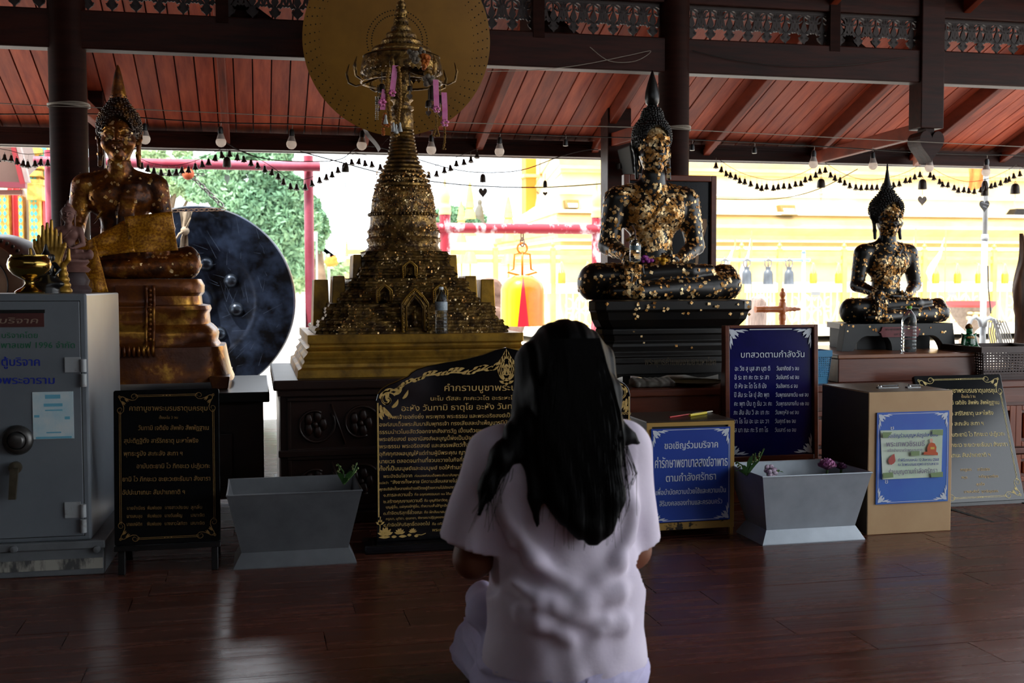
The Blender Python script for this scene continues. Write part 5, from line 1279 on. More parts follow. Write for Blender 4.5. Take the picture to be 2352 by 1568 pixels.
# text on the statues' plinths
b = MB(); PB = Board((0, 5.2875, 0)); PB.line(b, 'พระพุทธคำแพงงามยามหาโชค', 1480, 838, 1645, 838, 13, y=-.002); b.build('inscription', mat('faint gold inscription', '#4a3d26', rough=.6), bud, kind='stuff')
b = MB(); PB = Board((0, 5.381, 0)); PB.line(b, 'พระพุทธเพชรมหามงคล', 2033, 759, 2100, 758, 5, y=-.001); PB.line(b, 'มหาโชค', 2053, 770, 2080, 770, 5, y=-.001); b.build('plaque_lettering', mat('dark lettering', '#25080b', rough=.6), bud2, kind='stuff')
bpy.data.objects.remove(_to)
# ---------------------------------------------------------------- galvanised planters
m_zinc = mat('galvanised sheet', '#a9b3bd', '#c3ccd5', .42, metal=.3, scale=6, lo=.3, hi=.7, bump=.03)
m_zincd = mat('dull shaded zinc', '#5d6064', '#73767a', .45, scale=6, lo=.3, hi=.7, metal=.3, bump=.03)  # duller zinc, its colour darkened too for the shade on the left side
def planter(label, tl, tr, bl, br, Yb, dpt, name='metal_planter', m_zinc=m_zinc):
    zt2 = (aY(*tl, Yb-.05).z+aY(*tr, Yb-.05).z)/2
    A = aY(*tl, Yb-.05).x, aY(*tr, Yb-.05).x; Bx = aY(*bl, Yb).x, aY(*br, Yb).x
    xm = sum(A)/2
    t = thing(name, label, 'planter', (xm, Yb+dpt/2, 0))
    zf = .055; inx = .03
    def rect(x0, x1, y0, y1, z): return [(x0, y0, z), (x1, y0, z), (x1, y1, z), (x0, y1, z)]
    y0, y1 = Yb-.05, Yb+dpt+.05; g = .004; b0, b1 = Bx[0]+inx, Bx[1]-inx
    o = [rect(b0, b1, Yb+.03, Yb+dpt-.03, zf), rect(A[0], A[1], y0, y1, zt2), rect(A[0]+g, A[1]-g, y0+g, y1-g, zt2), rect(b0+g, b1-g, Yb+.034, Yb+dpt-.034, zf+.01)]
    MB().loft(o).build('trough', m_zinc, t)
    MB().tube(rect(A[0], A[1], y0, y1, zt2), .004, 6, closed=True).build('rim', m_zinc, t)
    MB().loft([rect(Bx[0], Bx[1], Yb, Yb+dpt, .0), rect(Bx[0], Bx[1], Yb, Yb+dpt, .004), rect(b0-.002, b1+.002, Yb+.028, Yb+dpt-.028, zf)]).build('foot', m_zinc, t)
    return t, zt2, A, y0, y1
PLR = planter('bright galvanised planter with orchids and a pink lotus, beside the tan box', (1752, 1094), (2003, 1087), (1752, 1252), (1987, 1243), 4.18, .26)
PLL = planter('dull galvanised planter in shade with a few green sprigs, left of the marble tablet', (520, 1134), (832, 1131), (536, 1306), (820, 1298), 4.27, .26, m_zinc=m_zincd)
m_leafg = mat('dark green leaf', '#1f3d1a', '#35562a', .4, scale=20); m_stem = mat('green stem', '#3c5a2a', rough=.5)
m_bud = mat('pale green bud', '#9aa86a', '#6d8048', .5, scale=30); m_lotus = mat('pink lotus petal', '#9a4a8a', '#d59abf', .5, scale=14); m_orch = mat('purple orchid', '#5a1a55', '#d8c8d8', .5, scale=50)
def sprig(label, base, tips, lv, petals=0, name='orchid_sprig'):
    t = thing(name, label, 'flower', base, 0, 'flowers in the planters')
    b = MB()
    for q in tips:
        m = (Vector(base)+Vector(q))/2+Vector((.01, -.01, .01)); b.tube([base, m, q], .003, 5)
    b.build('stem', m_stem, t)
    b = MB()
    for q in tips:
        for i in range(9):
            v = .35+.65*i/9; p = Vector(base).lerp(Vector(q), v); b.sphere((p.x+RD.uniform(-.008, .008), p.y+RD.uniform(-.008, .008), p.z), .0055*(1.2-.5*v), 6, 4)
    b.build('buds', m_bud, t, smooth=True, kind='stuff')
    for (q, w) in lv:
        a = Vector(base); c = Vector(q); m = a.lerp(c, .5)+Vector((.0, 0, .012)); s = Vector((w, 0, 0))
        MB().loft([[tuple(a-s*.3), tuple(a+s*.3)], [tuple(m-s), tuple(m+s)], [tuple(a.lerp(c, .8)+Vector((0, 0, .008))-s*.7), tuple(a.lerp(c, .8)+Vector((0, 0, .008))+s*.7)], [tuple(c), tuple(c+s*.05)]], caps=False, closed=False).build('leaf', m_leafg, t, smooth=True)
    for i in range(petals):
        c = Vector(base)+Vector((RD.uniform(-.03, .04), RD.uniform(-.03, 0), .01+RD.uniform(0, .02))); b = MB()
        for j in range(5):
            a = j*2*PI/5+i; b.sphere((c.x+.014*math.cos(a), c.y-.004, c.z+.014*math.sin(a)), (.012, .004, .009), 7, 5)
        b.build('blossom', m_orch, t, smooth=True)
    return t
for (P, cx_, pts, lv, pet, lab) in ((PLR, 1715, ((1690, 1060), (1755, 1030), (1735, 1040)), ((1705, 1068), (1745, 1058), (1690, 1082), (1728, 1045)), 0, 'green orchid spray with upright buds at the near end of the bright planter'),
                                 (PLR, 1762, ((1790, 1080), (1760, 1068)), ((1800, 1085), (1772, 1078)), 3, 'purple and white orchid spray lying over the rim of the bright planter'),
                                 (PLL, 790, ((820, 1062), (775, 1065), (822, 1072)), ((800, 1098), (812, 1080), (776, 1085)), 0, 'green orchid sprig in the dull planter')):
    Yp = P[3]+.12; base = aY(cx_, 1092 if P is PLR else 1112, Yp)
    sprig(lab, tuple(base), [tuple(aY(x, y, Yp+.02)) for x, y in pts], [(tuple(aY(x, y, Yp-.02)), .011) for x, y in lv], pet)
def lotus(label, c, r, col):
    t = thing('lotus_flower', label, 'flower', c, 0, 'lotus flowers in the planter')
    for ring, (n, tilt, L) in enumerate(((6, .25, 1.0), (8, .6, 1.0), (9, 1.0, .95))):
        b = MB()
        for i in range(n):
            a = 2*PI*i/n+ring*.4; d = Vector((math.cos(a)*math.sin(tilt), math.sin(a)*math.sin(tilt), math.cos(tilt))); s = Vector((-math.sin(a), math.cos(a), 0))*r*.42
            up = Vector((0, 0, 1)); c0 = Vector(c)
            p0 = c0; p1 = c0+d*r*.55*L+Vector((math.cos(a), math.sin(a), 0))*r*.18; p2 = c0+d*r*L
            b.loft([[tuple(p0-s*.3), tuple(p0+s*.3)], [tuple(p1-s), tuple(p1+s)], [tuple(p1.lerp(p2, .6)-s*.7), tuple(p1.lerp(p2, .6)+s*.7)], [tuple(p2), tuple(p2+s*.02)]], caps=False, closed=False)
        b.build('petal_ring', col, t, smooth=True)
    MB().tube([c, (c[0], c[1]+.01, c[2]-.07)], .005, 6).build('stem', m_stem, t)
lotus('pink folded lotus flower at the far end of the bright planter', tuple(aY(1900, 1078, PLR[3]+.14)), .05, m_lotus)
lotus('dark purple lotus bud behind the pink one', tuple(aY(1932, 1078, PLR[3]+.17)), .032, mat('dark lotus petal', '#3a1a35', '#6a3a5f', .5, scale=14))
# ---------------------------------------------------------------- wires, bulbs, bells, garlands, parasol
m_wire = mat('black wire', '#15120f', rough=.6); m_wireg = mat('pale wire', '#8d857a', rough=.5)
m_bell = mat('dark bronze', '#241e19', '#3a3129', .45, scale=40, metal=.6)
m_chain = mat('steel chain', '#777370', rough=.4, metal=.8)
def wire(label, pts, r=.003, m=m_wire, name='wire', Yd=None):
    P = [aY(x, y, Y) for x, y, Y in pts]
    Q = []
    for i in range(len(P)-1):
        p0, p1, p2, p3 = P[max(i-1, 0)], P[i], P[i+1], P[min(i+2, len(P)-1)]
        for k in range(6):
            t = k/6; Q.append(.5*((2*p1)+(p2-p0)*t+(2*p0-5*p1+4*p2-p3)*t*t+(3*p1-p0-3*p2+p3)*t**3))
    Q.append(P[-1])
    return tag(MB().tube(Q, r, 6).build(name, m), label, 'wire')
YW = YC-.11; YW2 = YC+.12
wire('pale taut wire strung from column to column above the bulbs', [(-20, 236, YW), (115, 243, YW), (300, 250, YW), (700, 268, YW), (1100, 283, YW), (1480, 293, YW), (1600, 299, YW), (1900, 315, YW), (2370, 338, YW)], .0026, m_wireg)
wire('black cable that carries the row of bulbs', [(-20, 262, YW2), (115, 262, YW2), (235, 262, YW2), (360, 273, YW2), (520, 282, YW2), (700, 286, YW2), (1000, 300, YW2), (1300, 312, YW2), (1600, 321, YW2), (1900, 337, YW2), (2150, 352, YW2), (2370, 357, YW2)], .0036)
for (px, y, r) in ((158, 243, .112), (1547, 296, .107)):
    c = aY(px, y, YC); b = MB()
    for k in range(4): b.tube([(c.x+r*math.cos(a), YC+r*math.sin(a), c.z-.008+.005*k+.004*math.sin(2*a+k)) for a in np.linspace(0, 2*PI, 33)[:-1]], .003, 5, closed=True)
    tag(b.build('wire_wrap', m_wireg), 'pale wire wound round the %s column' % ('column beside the golden buddha' if px < 900 else 'column behind the large black buddha'), 'wire')
ye = YE-.08
wire('slack black cable running from the eave down across the bell stand', [(500, 315, ye), (560, 350, ye), (620, 366, ye), (700, 371, ye), (780, 366, ye), (820, 340, ye), (870, 338, ye), (960, 366, ye), (1040, 388, ye), (1110, 396, ye), (1200, 390, ye), (1290, 358, ye), (1360, 343, ye), (1400, 352, ye)], .0042)
wire('thick black cable sloping behind the pagoda towards the outer post', [(690, 348, ye), (780, 372, ye), (880, 398, ye), (980, 415, ye), (1100, 427, ye), (1250, 430, ye), (1395, 421, ye)], .005)
wire('thin cable sagging in front of the yellow building', [(1600, 455, ye), (1720, 458, ye), (1810, 453, ye), (1890, 430, ye), (1970, 388, ye)], .004)
wire('cable looped along the face of the long beam at the right', [(1590, 116, YC-.07), (1700, 140, YC-.07), (1830, 153, YC-.07), (1960, 148, YC-.07), (2085, 131, YC-.07)], .0025)
wire('tangle of thin wires on the beam beside the black buddha topknot', [(1120, 164, YC-.08), (1240, 160, YC-.08), (1340, 148, YC-.08), (1440, 128, YC-.08), (1495, 117, YC-.08), (1460, 140, YC-.08), (1400, 140, YC-.08), (1355, 108, YC-.08)], .002, m_wireg)
# bulbs
m_bulb = mat('white bulb glass', '#f4ece4', rough=.35)
_n = m_bulb.node_tree; _t = _n.nodes.new('ShaderNodeBsdfTranslucent'); _t.inputs[0].default_value = (1, .95, .9, 1); _m = _n.nodes.new('ShaderNodeMixShader'); _m.inputs[0].default_value = .8
_n.links.new(_n.nodes['Principled BSDF'].outputs[0], _m.inputs[1]); _n.links.new(_t.outputs[0], _m.inputs[2]); _n.links.new(_m.outputs[0], _n.nodes['Material Output'].inputs[0]); m_neck = mat('white bulb collar', '#a39a94', rough=.45)
def bulb_proto(empty=False):
    t = thing('light_bulb' if not empty else 'lamp_socket', '', 'light bulb' if not empty else 'lamp socket', (0, 0, 0), 0, 'row of bulbs on the black cable' if not empty else 'empty sockets on the black cable')
    MB().lathe([(.004, -.03), (.012, -.034), (.0165, -.05), (.0165, -.072), (.013, -.074)], 14).build('socket', m_black, t, smooth=True, sharp=40)
    MB().tube([(0, 0, 0), (.004, 0, -.015), (0, 0, -.033)], .0018, 5).build('lead', m_wireg, t)
    if not empty:
        MB().lathe([(.013, -.072), (.0165, -.078), (.025, -.103), (.026, -.105)], 16).build('collar', m_neck, t, smooth=True)
        MB().lathe([(.0255, -.104), (.030, -.115), (.0305, -.124), (.026, -.138), (.014, -.149), (.001, -.152)], 18).build('globe', m_bulb, t, smooth=True)
    return t
bp_, ep_ = bulb_proto(), bulb_proto(True)
labs = ['white bulb beside the ear of the golden buddha', 'white bulb above the swag of little bells, second from the golden buddha', 'white bulb left of the parasol rim', 'white bulb just left of the pagoda rings, under the parasol', 'white bulb just right of the pagoda rings', 'white bulb above the heart-shaped clapper, right of the parasol',
        'white bulb at the first eave brace, right of the round column', 'white bulb above the topknot of the small black buddha', 'white bulb touching the carved heart drop', 'white bulb over the top of the lamp post']
for i, (px, y) in enumerate(((333, 271), (506, 278), (671, 284), (833, 287), (991, 298), (1148, 303), (1870, 334), (2005, 338), (2138, 344), (2267, 354))):
    o = bp_ if i == 0 else dup(bp_); o.location = aY(px, y, YW2); o['label'] = labs[i]; o.rotation_euler = (RD.uniform(-.05, .05), RD.uniform(-.06, .06), 0)
for i, (px, y) in enumerate(((1299, 308), (1590, 319), (1733, 326))):
    o = ep_ if i == 0 else dup(ep_); o.location = aY(px, y, YW2); o['label'] = ['empty black lamp socket left of the outer post', 'empty black lamp socket close to the round column', 'empty black lamp socket between two roof rafters'][i]
# swags of little bells on fine chains
bell_prof = [(.001, .022), (.006, .021), (.0085, .014), (.010, .004), (.014, -.006), (.0185, -.014), (.0185, -.016), (.012, -.014), (.001, -.012)]
sb = MB().lathe([(r*1.25, z*1.25) for r, z in bell_prof], 12, caps=False).tube([(.006*math.cos(a), 0, .033+.006*math.sin(a)) for a in np.linspace(0, 2*PI, 9)[:-1]], .0015, 4, closed=True).sphere((0, 0, -.022), .0045, 6, 4)
first_bell = None
def swag(label, pts, Y, n, dy=24):
    global first_bell
    P = [Vector((x, y)) for x, y in pts]; Q = []
    for i in range(len(P)-1):
        p0, p1, p2, p3 = P[max(i-1, 0)], P[i], P[i+1], P[min(i+2, len(P)-1)]
        for k in range(8):
            t = k/8; Q.append(.5*((2*p1)+(p2-p0)*t+(2*p0-5*p1+4*p2-p3)*t*t+(3*p1-p0-3*p2+p3)*t**3))
    Q.append(P[-1])
    o0 = aY(Q[0].x, Q[0].y, Y)
    t = thing('bell_garland', label, 'bell garland', o0, 0, 'swags of little bells along the eave')
    MB().tube([aY(q.x, q.y, Y) for q in Q], .0022, 4).build('chain', m_bell, t)
    L = [0]
    for i in range(len(Q)-1): L.append(L[-1]+(Q[i+1]-Q[i]).length)
    lead = MB()
    for i in range(n):
        s = L[-1]*(i+.5)/n; j = max(k for k in range(len(L)) if L[k] <= s); j = min(j, len(Q)-2); q = Q[j].lerp(Q[j+1], (s-L[j])/(L[j+1]-L[j]))
        a = aY(q.x, q.y, Y); d = dy+RD.uniform(-3, 3); b_ = aY(q.x+RD.uniform(-2, 2), q.y+d, Y)
        lead.tube([a, b_+Vector((0, 0, .04))], .001, 3)
        if first_bell is None: first_bell = sb.build('bell', m_bell, t, smooth=True, world=False); o = first_bell
        else: o = first_bell.copy(); COL.objects.link(o); o.parent = t
        o.location = b_-Vector(o0); o.rotation_euler = (RD.uniform(-.15, .15), RD.uniform(-.15, .15), RD.uniform(0, 3))
    lead.build('bell_wires', m_wireg, t, kind='stuff')
YSW = YE-.12
swag('swag of little bells left of the dark column, before the temple roof corner', [(-10, 340), (20, 345), (60, 354), (115, 350)], YSW, 9, 22)
swag('swag of little bells between the golden buddha and the pink pipe frame', [(318, 362), (350, 375), (395, 380), (440, 372), (480, 355), (515, 338)], YSW, 13, 16)
swag('swag of little bells crossing the pink post, left of the pagoda', [(520, 338), (570, 352), (620, 380), (655, 405), (680, 415), (720, 405), (770, 380), (815, 352)], YSW, 19, 16)
swag('swag of little bells passing behind the pagoda rings', [(815, 350), (860, 362), (900, 378), (950, 388), (1000, 380), (1050, 360), (1105, 338)], YSW, 18, 18)
swag('swag of little bells right of the portrait frame', [(1640, 358), (1680, 385), (1720, 403), (1770, 413), (1810, 408), (1850, 394), (1888, 370)], YSW, 21, 20)
swag('swag of little bells meeting the topknot of the small black buddha', [(1890, 370), (1930, 395), (1980, 412), (2030, 410), (2080, 396), (2118, 375)], YSW, 19, 20)
swag('swag of little bells in front of the lamp post top', [(2130, 378), (2170, 402), (2220, 417), (2270, 410), (2310, 393), (2335, 378)], YSW, 18, 22)
swag('short run of little bells at the right frame edge', [(2336, 378), (2365, 392), (2400, 405)], YSW, 4, 20)
# larger bells with leaf-shaped clappers
def heart(b, c, w, h, th=.003, leaf=False):
    P = []
    for i in range(28):
        t = 2*PI*i/28; P.append((c[0]+16*math.sin(t)**3/16*w/2, c[2]+(13*math.cos(t)-5*math.cos(2*t)-2*math.cos(3*t)-math.cos(4*t))/17*h/2))
    b.prism(P, c[1]-th/2, c[1]+th/2)
m_heart = mat('dark leaf plate', '#2a2421', '#5a4c42', .4, scale=15, metal=.5); m_clear = mat('clear plastic leaf', '#cdd6da', rough=.25, alpha=.55)
def wind_bell(label, px, ytop, yb, w, yh0, yh1, wh, Y=YSW+.03, mh_=m_heart, shape='bell'):
    top = aY(px, ytop, Y); k = (aY(px+1, ytop, Y)-aY(px, ytop, Y)).length; r = w*k/2; hb = (yb-ytop)*k
    t = thing('wind_bell', label, 'bell', top, 0, 'wind bells under the eave')
    b = MB().lathe([(.001, 0), (r*.5, -hb*.04), (r*.82, -hb*.22), (r*.93, -hb*.5), (r, -hb*.97), (r, -hb), (r*.9, -hb), (r*.8, -hb*.5)], 24, tuple(top), caps=False)
    b.tube([(top.x+r*.22*math.cos(a), top.y, top.z+r*.15+r*.22*math.sin(a)) for a in np.linspace(0, 2*PI, 13)[:-1]], r*.07, 5, closed=True)
    b.build('bell', m_bell, t, smooth=True, sharp=50)
    zh0, zh1 = aY(px, yh0, Y).z, aY(px, yh1, Y).z
    MB().tube([(top.x, top.y, top.z-hb*.3), (top.x, top.y, zh0-.005)], .002, 4).build('clapper_wire', m_wireg, t)
    MB().tube([(top.x, top.y, top.z+r*.3), (top.x, top.y, top.z+r*.3+.05)], .0018, 4).build('hanger', m_wire, t)
    b = MB(); heart(b, (top.x, top.y, (zh0+zh1)/2), wh*k, (zh0-zh1)*1.02); h = b.build('leaf_clapper', mh_, t)
    return t, h, (top.x, top.y, (zh0+zh1)/2), k
wind_bell('round dark bell with a clear leaf clapper in front of the pink pipe', 521, 360, 384, 20, 397, 425, 13, mh_=m_clear)
wind_bell('dark bell with a hidden clapper where two cables cross left of the pagoda', 793, 374, 395, 18, 412, 436, 6, mh_=m_clear)
wind_bell('grey bell with a large dark leaf clapper, right of the pagoda', 1109, 399, 418, 14, 428, 455, 20)
wind_bell('small bell with a small heart clapper before the yellow pilaster', 1252, 414, 430, 10, 439, 450, 11)
wind_bell('brown bell with a clear clapper between the portrait and the small buddha', 1886, 410, 429, 18, 440, 462, 8, mh_=m_clear)
wind_bell('brown bell with a leaf clapper under the heart drop', 2119, 411, 432, 18, 447, 473, 21)
t, h, c, k = wind_bell('dark bell with a lettered black heart clapper before the lamp post', 2262, 414, 445, 15, 456, 488, 24, mh_=mat('black heart plate', '#12100f', rough=.45))
b = MB(); p = Board((0, c[1]-.003, 0))
for i, (x0, x1, y) in enumerate(((2254, 2262, 464), (2262, 2272, 467), (2258, 2266, 473))):
    q = [p.uv(x0+(x1-x0)*s/8, y+s*.4+1.6*math.sin(s*2.4+i)) for s in range(9)]; b.strip(q, .0022, -.001, p.M)
b.build('scribbled_lettering', m_wtx, h, kind='stuff')
wind_bell('pale brown bell with a clear clapper at the right frame edge', 2332, 421, 442, 19, 456, 480, 5, mh_=m_clear)
# ochre parasol behind the spire
m_par = mat('ochre lacquered parasol', '#7a5413', '#8a6119', .55, scale=4)
c = aY(912, 95, 6.35); r = (aY(1122, 95, 6.35)-c).length
t = thing('parasol', 'large flat ochre parasol with rings of dark dots behind the pagoda spire', 'parasol', c)
dirn = (CAM-c).normalized(); dirn = (dirn+Vector((0.02, 0, .0))).normalized()
MP = Matrix.Translation(c) @ dirn.to_track_quat('Z', 'Y').to_matrix().to_4x4()
MB().lathe([(.001, .03), (r*.5, .022), (r*.97, .003), (r, 0), (r, -.006), (r*.5, .012), (.001, .02)], 96, M=MP, caps=False).build('disc', m_par, t, smooth=True, sharp=40)
b = MB()
for k in range(15):
    rr_ = r*(.27+.05*k); n = 64
    for i in range(n):
        a = 2*PI*(i+.18*k)/n; s = .0042; zz_ = .0315-.03*(rr_/r)**1.2+.0012; x, y = rr_*math.cos(a), rr_*math.sin(a)
        b.add([(x+s*math.cos(q*PI/3), y+s*math.sin(q*PI/3), zz_) for q in range(6)], [(0, 1, 2, 3, 4, 5)], MP)
b.build('perforations', mat('dark hole', '#1a1206', rough=.9), t, kind='stuff')
e = c-dirn*.28
MB().tube([c-dirn*.0, c-dirn*.15, (c.x, YC-.05, c.z+.03)], .012, 8).build('handle', m_dark, t)
# offerings hanging from the pagoda crown
m_mar = mat('dried marigold', '#6b4a12', '#94691c', .7, scale=60, bump=.3); m_mar2 = mat('orange marigold', '#9a4a10', '#b7651a', .7, scale=60, bump=.3)
m_pink = mat('pink ribbon', '#d0609c', '#e28cba', .35, scale=20); m_tas = mat('white tassel', '#c4c8c8', rough=.7); m_dry = mat('dry grey flower', '#5f564c', '#857a6c', .8, scale=30)
YG = YP-.33
def ribbon(b, pts, w):
    P = [aY(x, y, YG) for x, y in pts]; b.loft([[tuple(p-Vector((w/2, 0, 0))), tuple(p+Vector((w/2, .002, 0)))] for p in P], caps=False, closed=False)
def bow(b, x, y, s):
    c = aY(x, y, YG-.004)
    for a in (.4, 1.3, 2.2, 3.1, 4.2, 5.2): b.sphere((c.x+s*.5*math.cos(a), c.y, c.z+s*.5*math.sin(a)), (s*.42, .008, s*.30), 7, 5)
def strand(b, pts, r, step=.6):
    P = [aY(x, y, YG) for x, y in pts]
    for i in range(len(P)-1):
        n = max(1, int((P[i+1]-P[i]).length/(r*2*step)))
        for k in range(n):
            q = P[i].lerp(P[i+1], k/n); b.sphere((q.x+RD.uniform(-.2, .2)*r, q.y, q.z), (r*RD.uniform(.85, 1.15), r, r*.8), 8, 5)
def garland(label, strands, ribs, bows, tassels=(), m=m_mar, r=.010):
    x, y = (strands[0][0] if strands else ribs[0][0]); t = thing('flower_garland', label, 'garland', aY(x, y, YG), 0, 'garlands on the pagoda crown')
    for s, rr_ in [(s, r) for s in strands]:
        b = MB(); strand(b, s, rr_); b.build('marigold_string', m, t, smooth=True, kind='stuff')
    for s in ribs: b = MB(); ribbon(b, s, .026); b.build('ribbon', m_pink, t)
    for (x, y, s) in bows: b = MB(); bow(b, x, y, s); b.build('bow', m_pink, t, smooth=True)
    for (x, y) in tassels:
        c = aY(x, y, YG-.012); b = MB().lathe([(.003, .022), (.006, .012), (.005, .005), (.012, -.02), (.001, -.022)], 10, tuple(c)); b.build('tassel', m_tas, t, smooth=True)
    return t
garland('long double marigold garland with a pink ribbon and white tassels on the pagoda crown', [[(893, 158), (888, 200), (893, 250), (898, 280)], [(915, 155), (919, 190), (918, 240), (914, 280), (903, 285)], [(900, 305), (908, 312), (920, 306)]], [[(908, 150), (905, 180), (901, 208)]], [(901, 214, .022)], [(904, 292), (910, 296), (919, 292)])
garland('short dull garland with a pink bow at the near side of the pagoda crown', [[(884, 262), (880, 285), (890, 290), (897, 282)], [(880, 296), (880, 315)]], [[(884, 205), (880, 240), (879, 252)]], [(878, 236, .024)], [(886, 274)], m_mar2, .009)
garland('thin flower string on a pink ribbon, hanging from the pagoda crown hook', [[(1002, 258), (1003, 285), (996, 312), (1008, 312), (1003, 290)]], [[(1001, 183), (1002, 215), (1003, 245)]], [(1003, 251, .022)], m=m_mar, r=.006)
garland('longest flower string on a pink ribbon at the outer hook of the pagoda crown', [[(1021, 288), (1022, 320), (1018, 342), (1026, 342)]], [[(1020, 212), (1022, 250), (1022, 276)]], [(1022, 282, .024)], m=m_mar, r=.006)
t = thing('flower_bunch', 'faded bunch of orange and grey flowers tied on the pagoda crown', 'flowers', aY(975, 150, YG))
for (x, y, r_, m) in ((976, 133, .026, m_mar2), (978, 152, .022, m_mar2), (984, 168, .022, m_mar), (985, 185, .03, m_dry), (948, 122, .026, m_dry), (955, 135, .024, m_dry), (968, 118, .02, m_dry), (990, 178, .02, m_dry)):
    c = aY(x, y, YG+.03); b = MB()
    for k in range(9): b.sphere((c.x+RD.uniform(-.6, .6)*r_, c.y+RD.uniform(-.5, .5)*r_, c.z+RD.uniform(-.6, .6)*r_), r_*.5, 7, 5)
    b.build('flower_head', m, t, smooth=True)
for i, (px, y0, yb, w, h0, h1) in enumerate(((877, 192, 212, 17, 216, 226), (941, 196, 208, 12, 214, 230), (984, 230, 246, 15, 252, 268), (1011, 218, 238, 17, 252, 270), (868, 222, 240, 14, 246, 258), (992, 196, 230, 16, 238, 252))):
    wind_bell(['dark bell under the near rim of the pagoda crown', 'little bell with a leaf at the middle of the pagoda crown', 'dark bell with a hanging leaf under the right side of the pagoda crown', 'rounded dark bell with a leaf beside the pink ribbons', 'lowest dark bell behind the pink bow', 'tall dark bell hidden behind the pink ribbon'][i], px, y0, yb, w, h0, h1, 13, Y=YG+.06)
# string of prayer beads on the crown
t = thing('bead_string', 'looped string of pale beads hanging under the pagoda crown', 'beads', aY(864, 225, YG))
b = MB()
for i in range(13):
    for x in (863, 868): b.sphere(tuple(aY(x+RD.uniform(-.5, .5), 223+i*4.2, YG)), .0035, 6, 4)
b.build('beads', mat('pale bead', '#b7ac9a', rough=.4), t, smooth=True, kind='stuff')
# ---------------------------------------------------------------- small things on the safe and the altar
m_brass = mat('polished brass', '#8a6f35', '#a88a48', .16, scale=6, metal=1.0)
zS = SAFE_TOP
def atS(px, Y): return aY(px, 674, Y).x
x = atS(69, 4.5); k = .00165
MB_ = MB().lathe([(.001, 0), (.052, 0), (.054, .006), (.046, .013), (.026, .024), (.017, .036), (.018, .048), (.03, .054), (.058, .070), (.075, .092), (.078, .108), (.072, .128), (.066, .134), (.066, .142), (.061, .142), (.060, .13), (.05, .09), (.001, .07)], 48, (x, 4.5, zS), caps=False)
tag(MB_.build('brass_bowl', m_brass, smooth=True, sharp=60), 'polished brass footed bowl on top of the safe', 'bowl')
# pair of golden praying palms
x = atS(117, 4.72); S = SDF((x-.10, 4.62, zS+.0), (x+.10, 4.82, zS+.31), .0032)
S.ell((x, 4.72, zS+.06), (.03, .025, .03), .02); S.ell((x, 4.72, zS+.12), (.045, .022, .05), .02); S.cap((x, 4.72, zS), (x, 4.72, zS+.06), .032, .024, .01)
for i in range(8):
    q = -1+2*i/7; L = .29-.085*abs(q)**1.2-(.012 if i % 2 else 0)
    S.chain([(x+q*.03, 4.72-.004, zS+.12), (x+q*.052, 4.715, zS+.18), (x+q*.056, 4.718, zS+L)], [.0105, .0095, .006], .004)
for q in (-1, 1): S.chain([(x+q*.035, 4.715, zS+.09), (x+q*.068, 4.71, zS+.13), (x+q*.070, 4.71, zS+.17)], [.012, .009, .006], .006)
V, F = S.mesh(); t = thing('hand_statue', 'small golden sculpture of upraised palms behind the brass bowl', 'statue', (x, 4.72, zS))
npmesh('hands', V, F, m_gold, t)
# tiered gold stand
x = atS(146, 4.62); prof = []
z = 0
for i in range(5):
    r = .032-.0045*i; h = .021; prof += [(r*.86, z), (r, z+h*.25), (r, z+h*.6), (r*.8, z+h)]; z += h
tag(MB().lathe(prof+[(.006, z+.006), (.001, z+.012)], 24, (x, 4.62, zS)).build('tiered_stand', m_gold, smooth=True, sharp=40), 'little stepped gold stand beside the golden palms', 'figurine')
# small clay buddha
x = atS(160, 4.92); t = thing('clay_buddha', 'small dull pink clay seated buddha on a dark base, on the safe', 'statue', (x, 4.92, zS)); sc = .17
m_clay = mat('dull pink clay', '#5d3d38', '#7c564e', .7, scale=12, bump=.1); m_clayd = mat('dark clay base', '#2a1d20', '#3c2a2c', .6, scale=12)
zb3 = zS+.135; o = (x, 4.92, zb3)
Vb, Fb = BB['plain']; npmesh('body', to_world(Vb, o, sc*1.15), Fb, m_clay, t)
HV, HF = HEADS['head']; HV2 = np.array(HV); HV2 = (HV2-[0, 0, .76])*1.25+[0, 0, .74]; npmesh('head', to_world(HV2, o, sc*1.15), HF, m_clay, t)
MB().sphere((x, 4.925, zb3+.99*sc*1.15), (.028, .030, .026), 16, 10).lathe([(.015, 0), (.012, .012), (.004, .02), (.001, .032)], 14, (x, 4.925, zb3+1.08*sc*1.15)).build('hair', m_clay, t, smooth=True)
MB().lathe([(.085, 0), (.088, .012), (.074, .03), (.08, .05), (.066, .075), (.06, .085)], 32, (x, 4.92, zS), sy=.7).build('base', m_clayd, t, smooth=True, sharp=40)
MB().lathe([(.075, .083), (.085, .095), (.066, .11), (.08, .125), (.075, .136)], 32, (x, 4.92, zS), sy=.7).build('seat', m_clay, t, smooth=True, sharp=40)
# dark figurine behind the bowl
x = atS(112, 4.6); S = SDF((x-.07, 4.54, zS-.005), (x+.07, 4.66, zS+.2), .003)
S.ell((x, 4.6, zS+.05), (.04, .032, .03), .02); S.ell((x-.004, 4.6, zS+.09), (.026, .022, .035), .02); S.ell((x-.006, 4.597, zS+.135), (.019, .019, .022), .01)
S.chain([(x-.006, 4.58, zS+.13), (x-.004, 4.572, zS+.10), (x+.008, 4.574, zS+.08)], [.009, .007, .005], .006); S.cap((x-.006, 4.6, zS+.15), (x-.006, 4.6, zS+.185), .012, .004, .008)
for q in (-1, 1):
    S.ell((x-.006+q*.022, 4.602, zS+.135), (.010, .005, .014), .005); S.chain([(x+q*.024, 4.6, zS+.11), (x+q*.04, 4.592, zS+.09), (x+q*.028, 4.575, zS+.07)], [.009, .008, .006], .005); S.ell((x+q*.03, 4.585, zS+.035), (.03, .022, .016), .01)
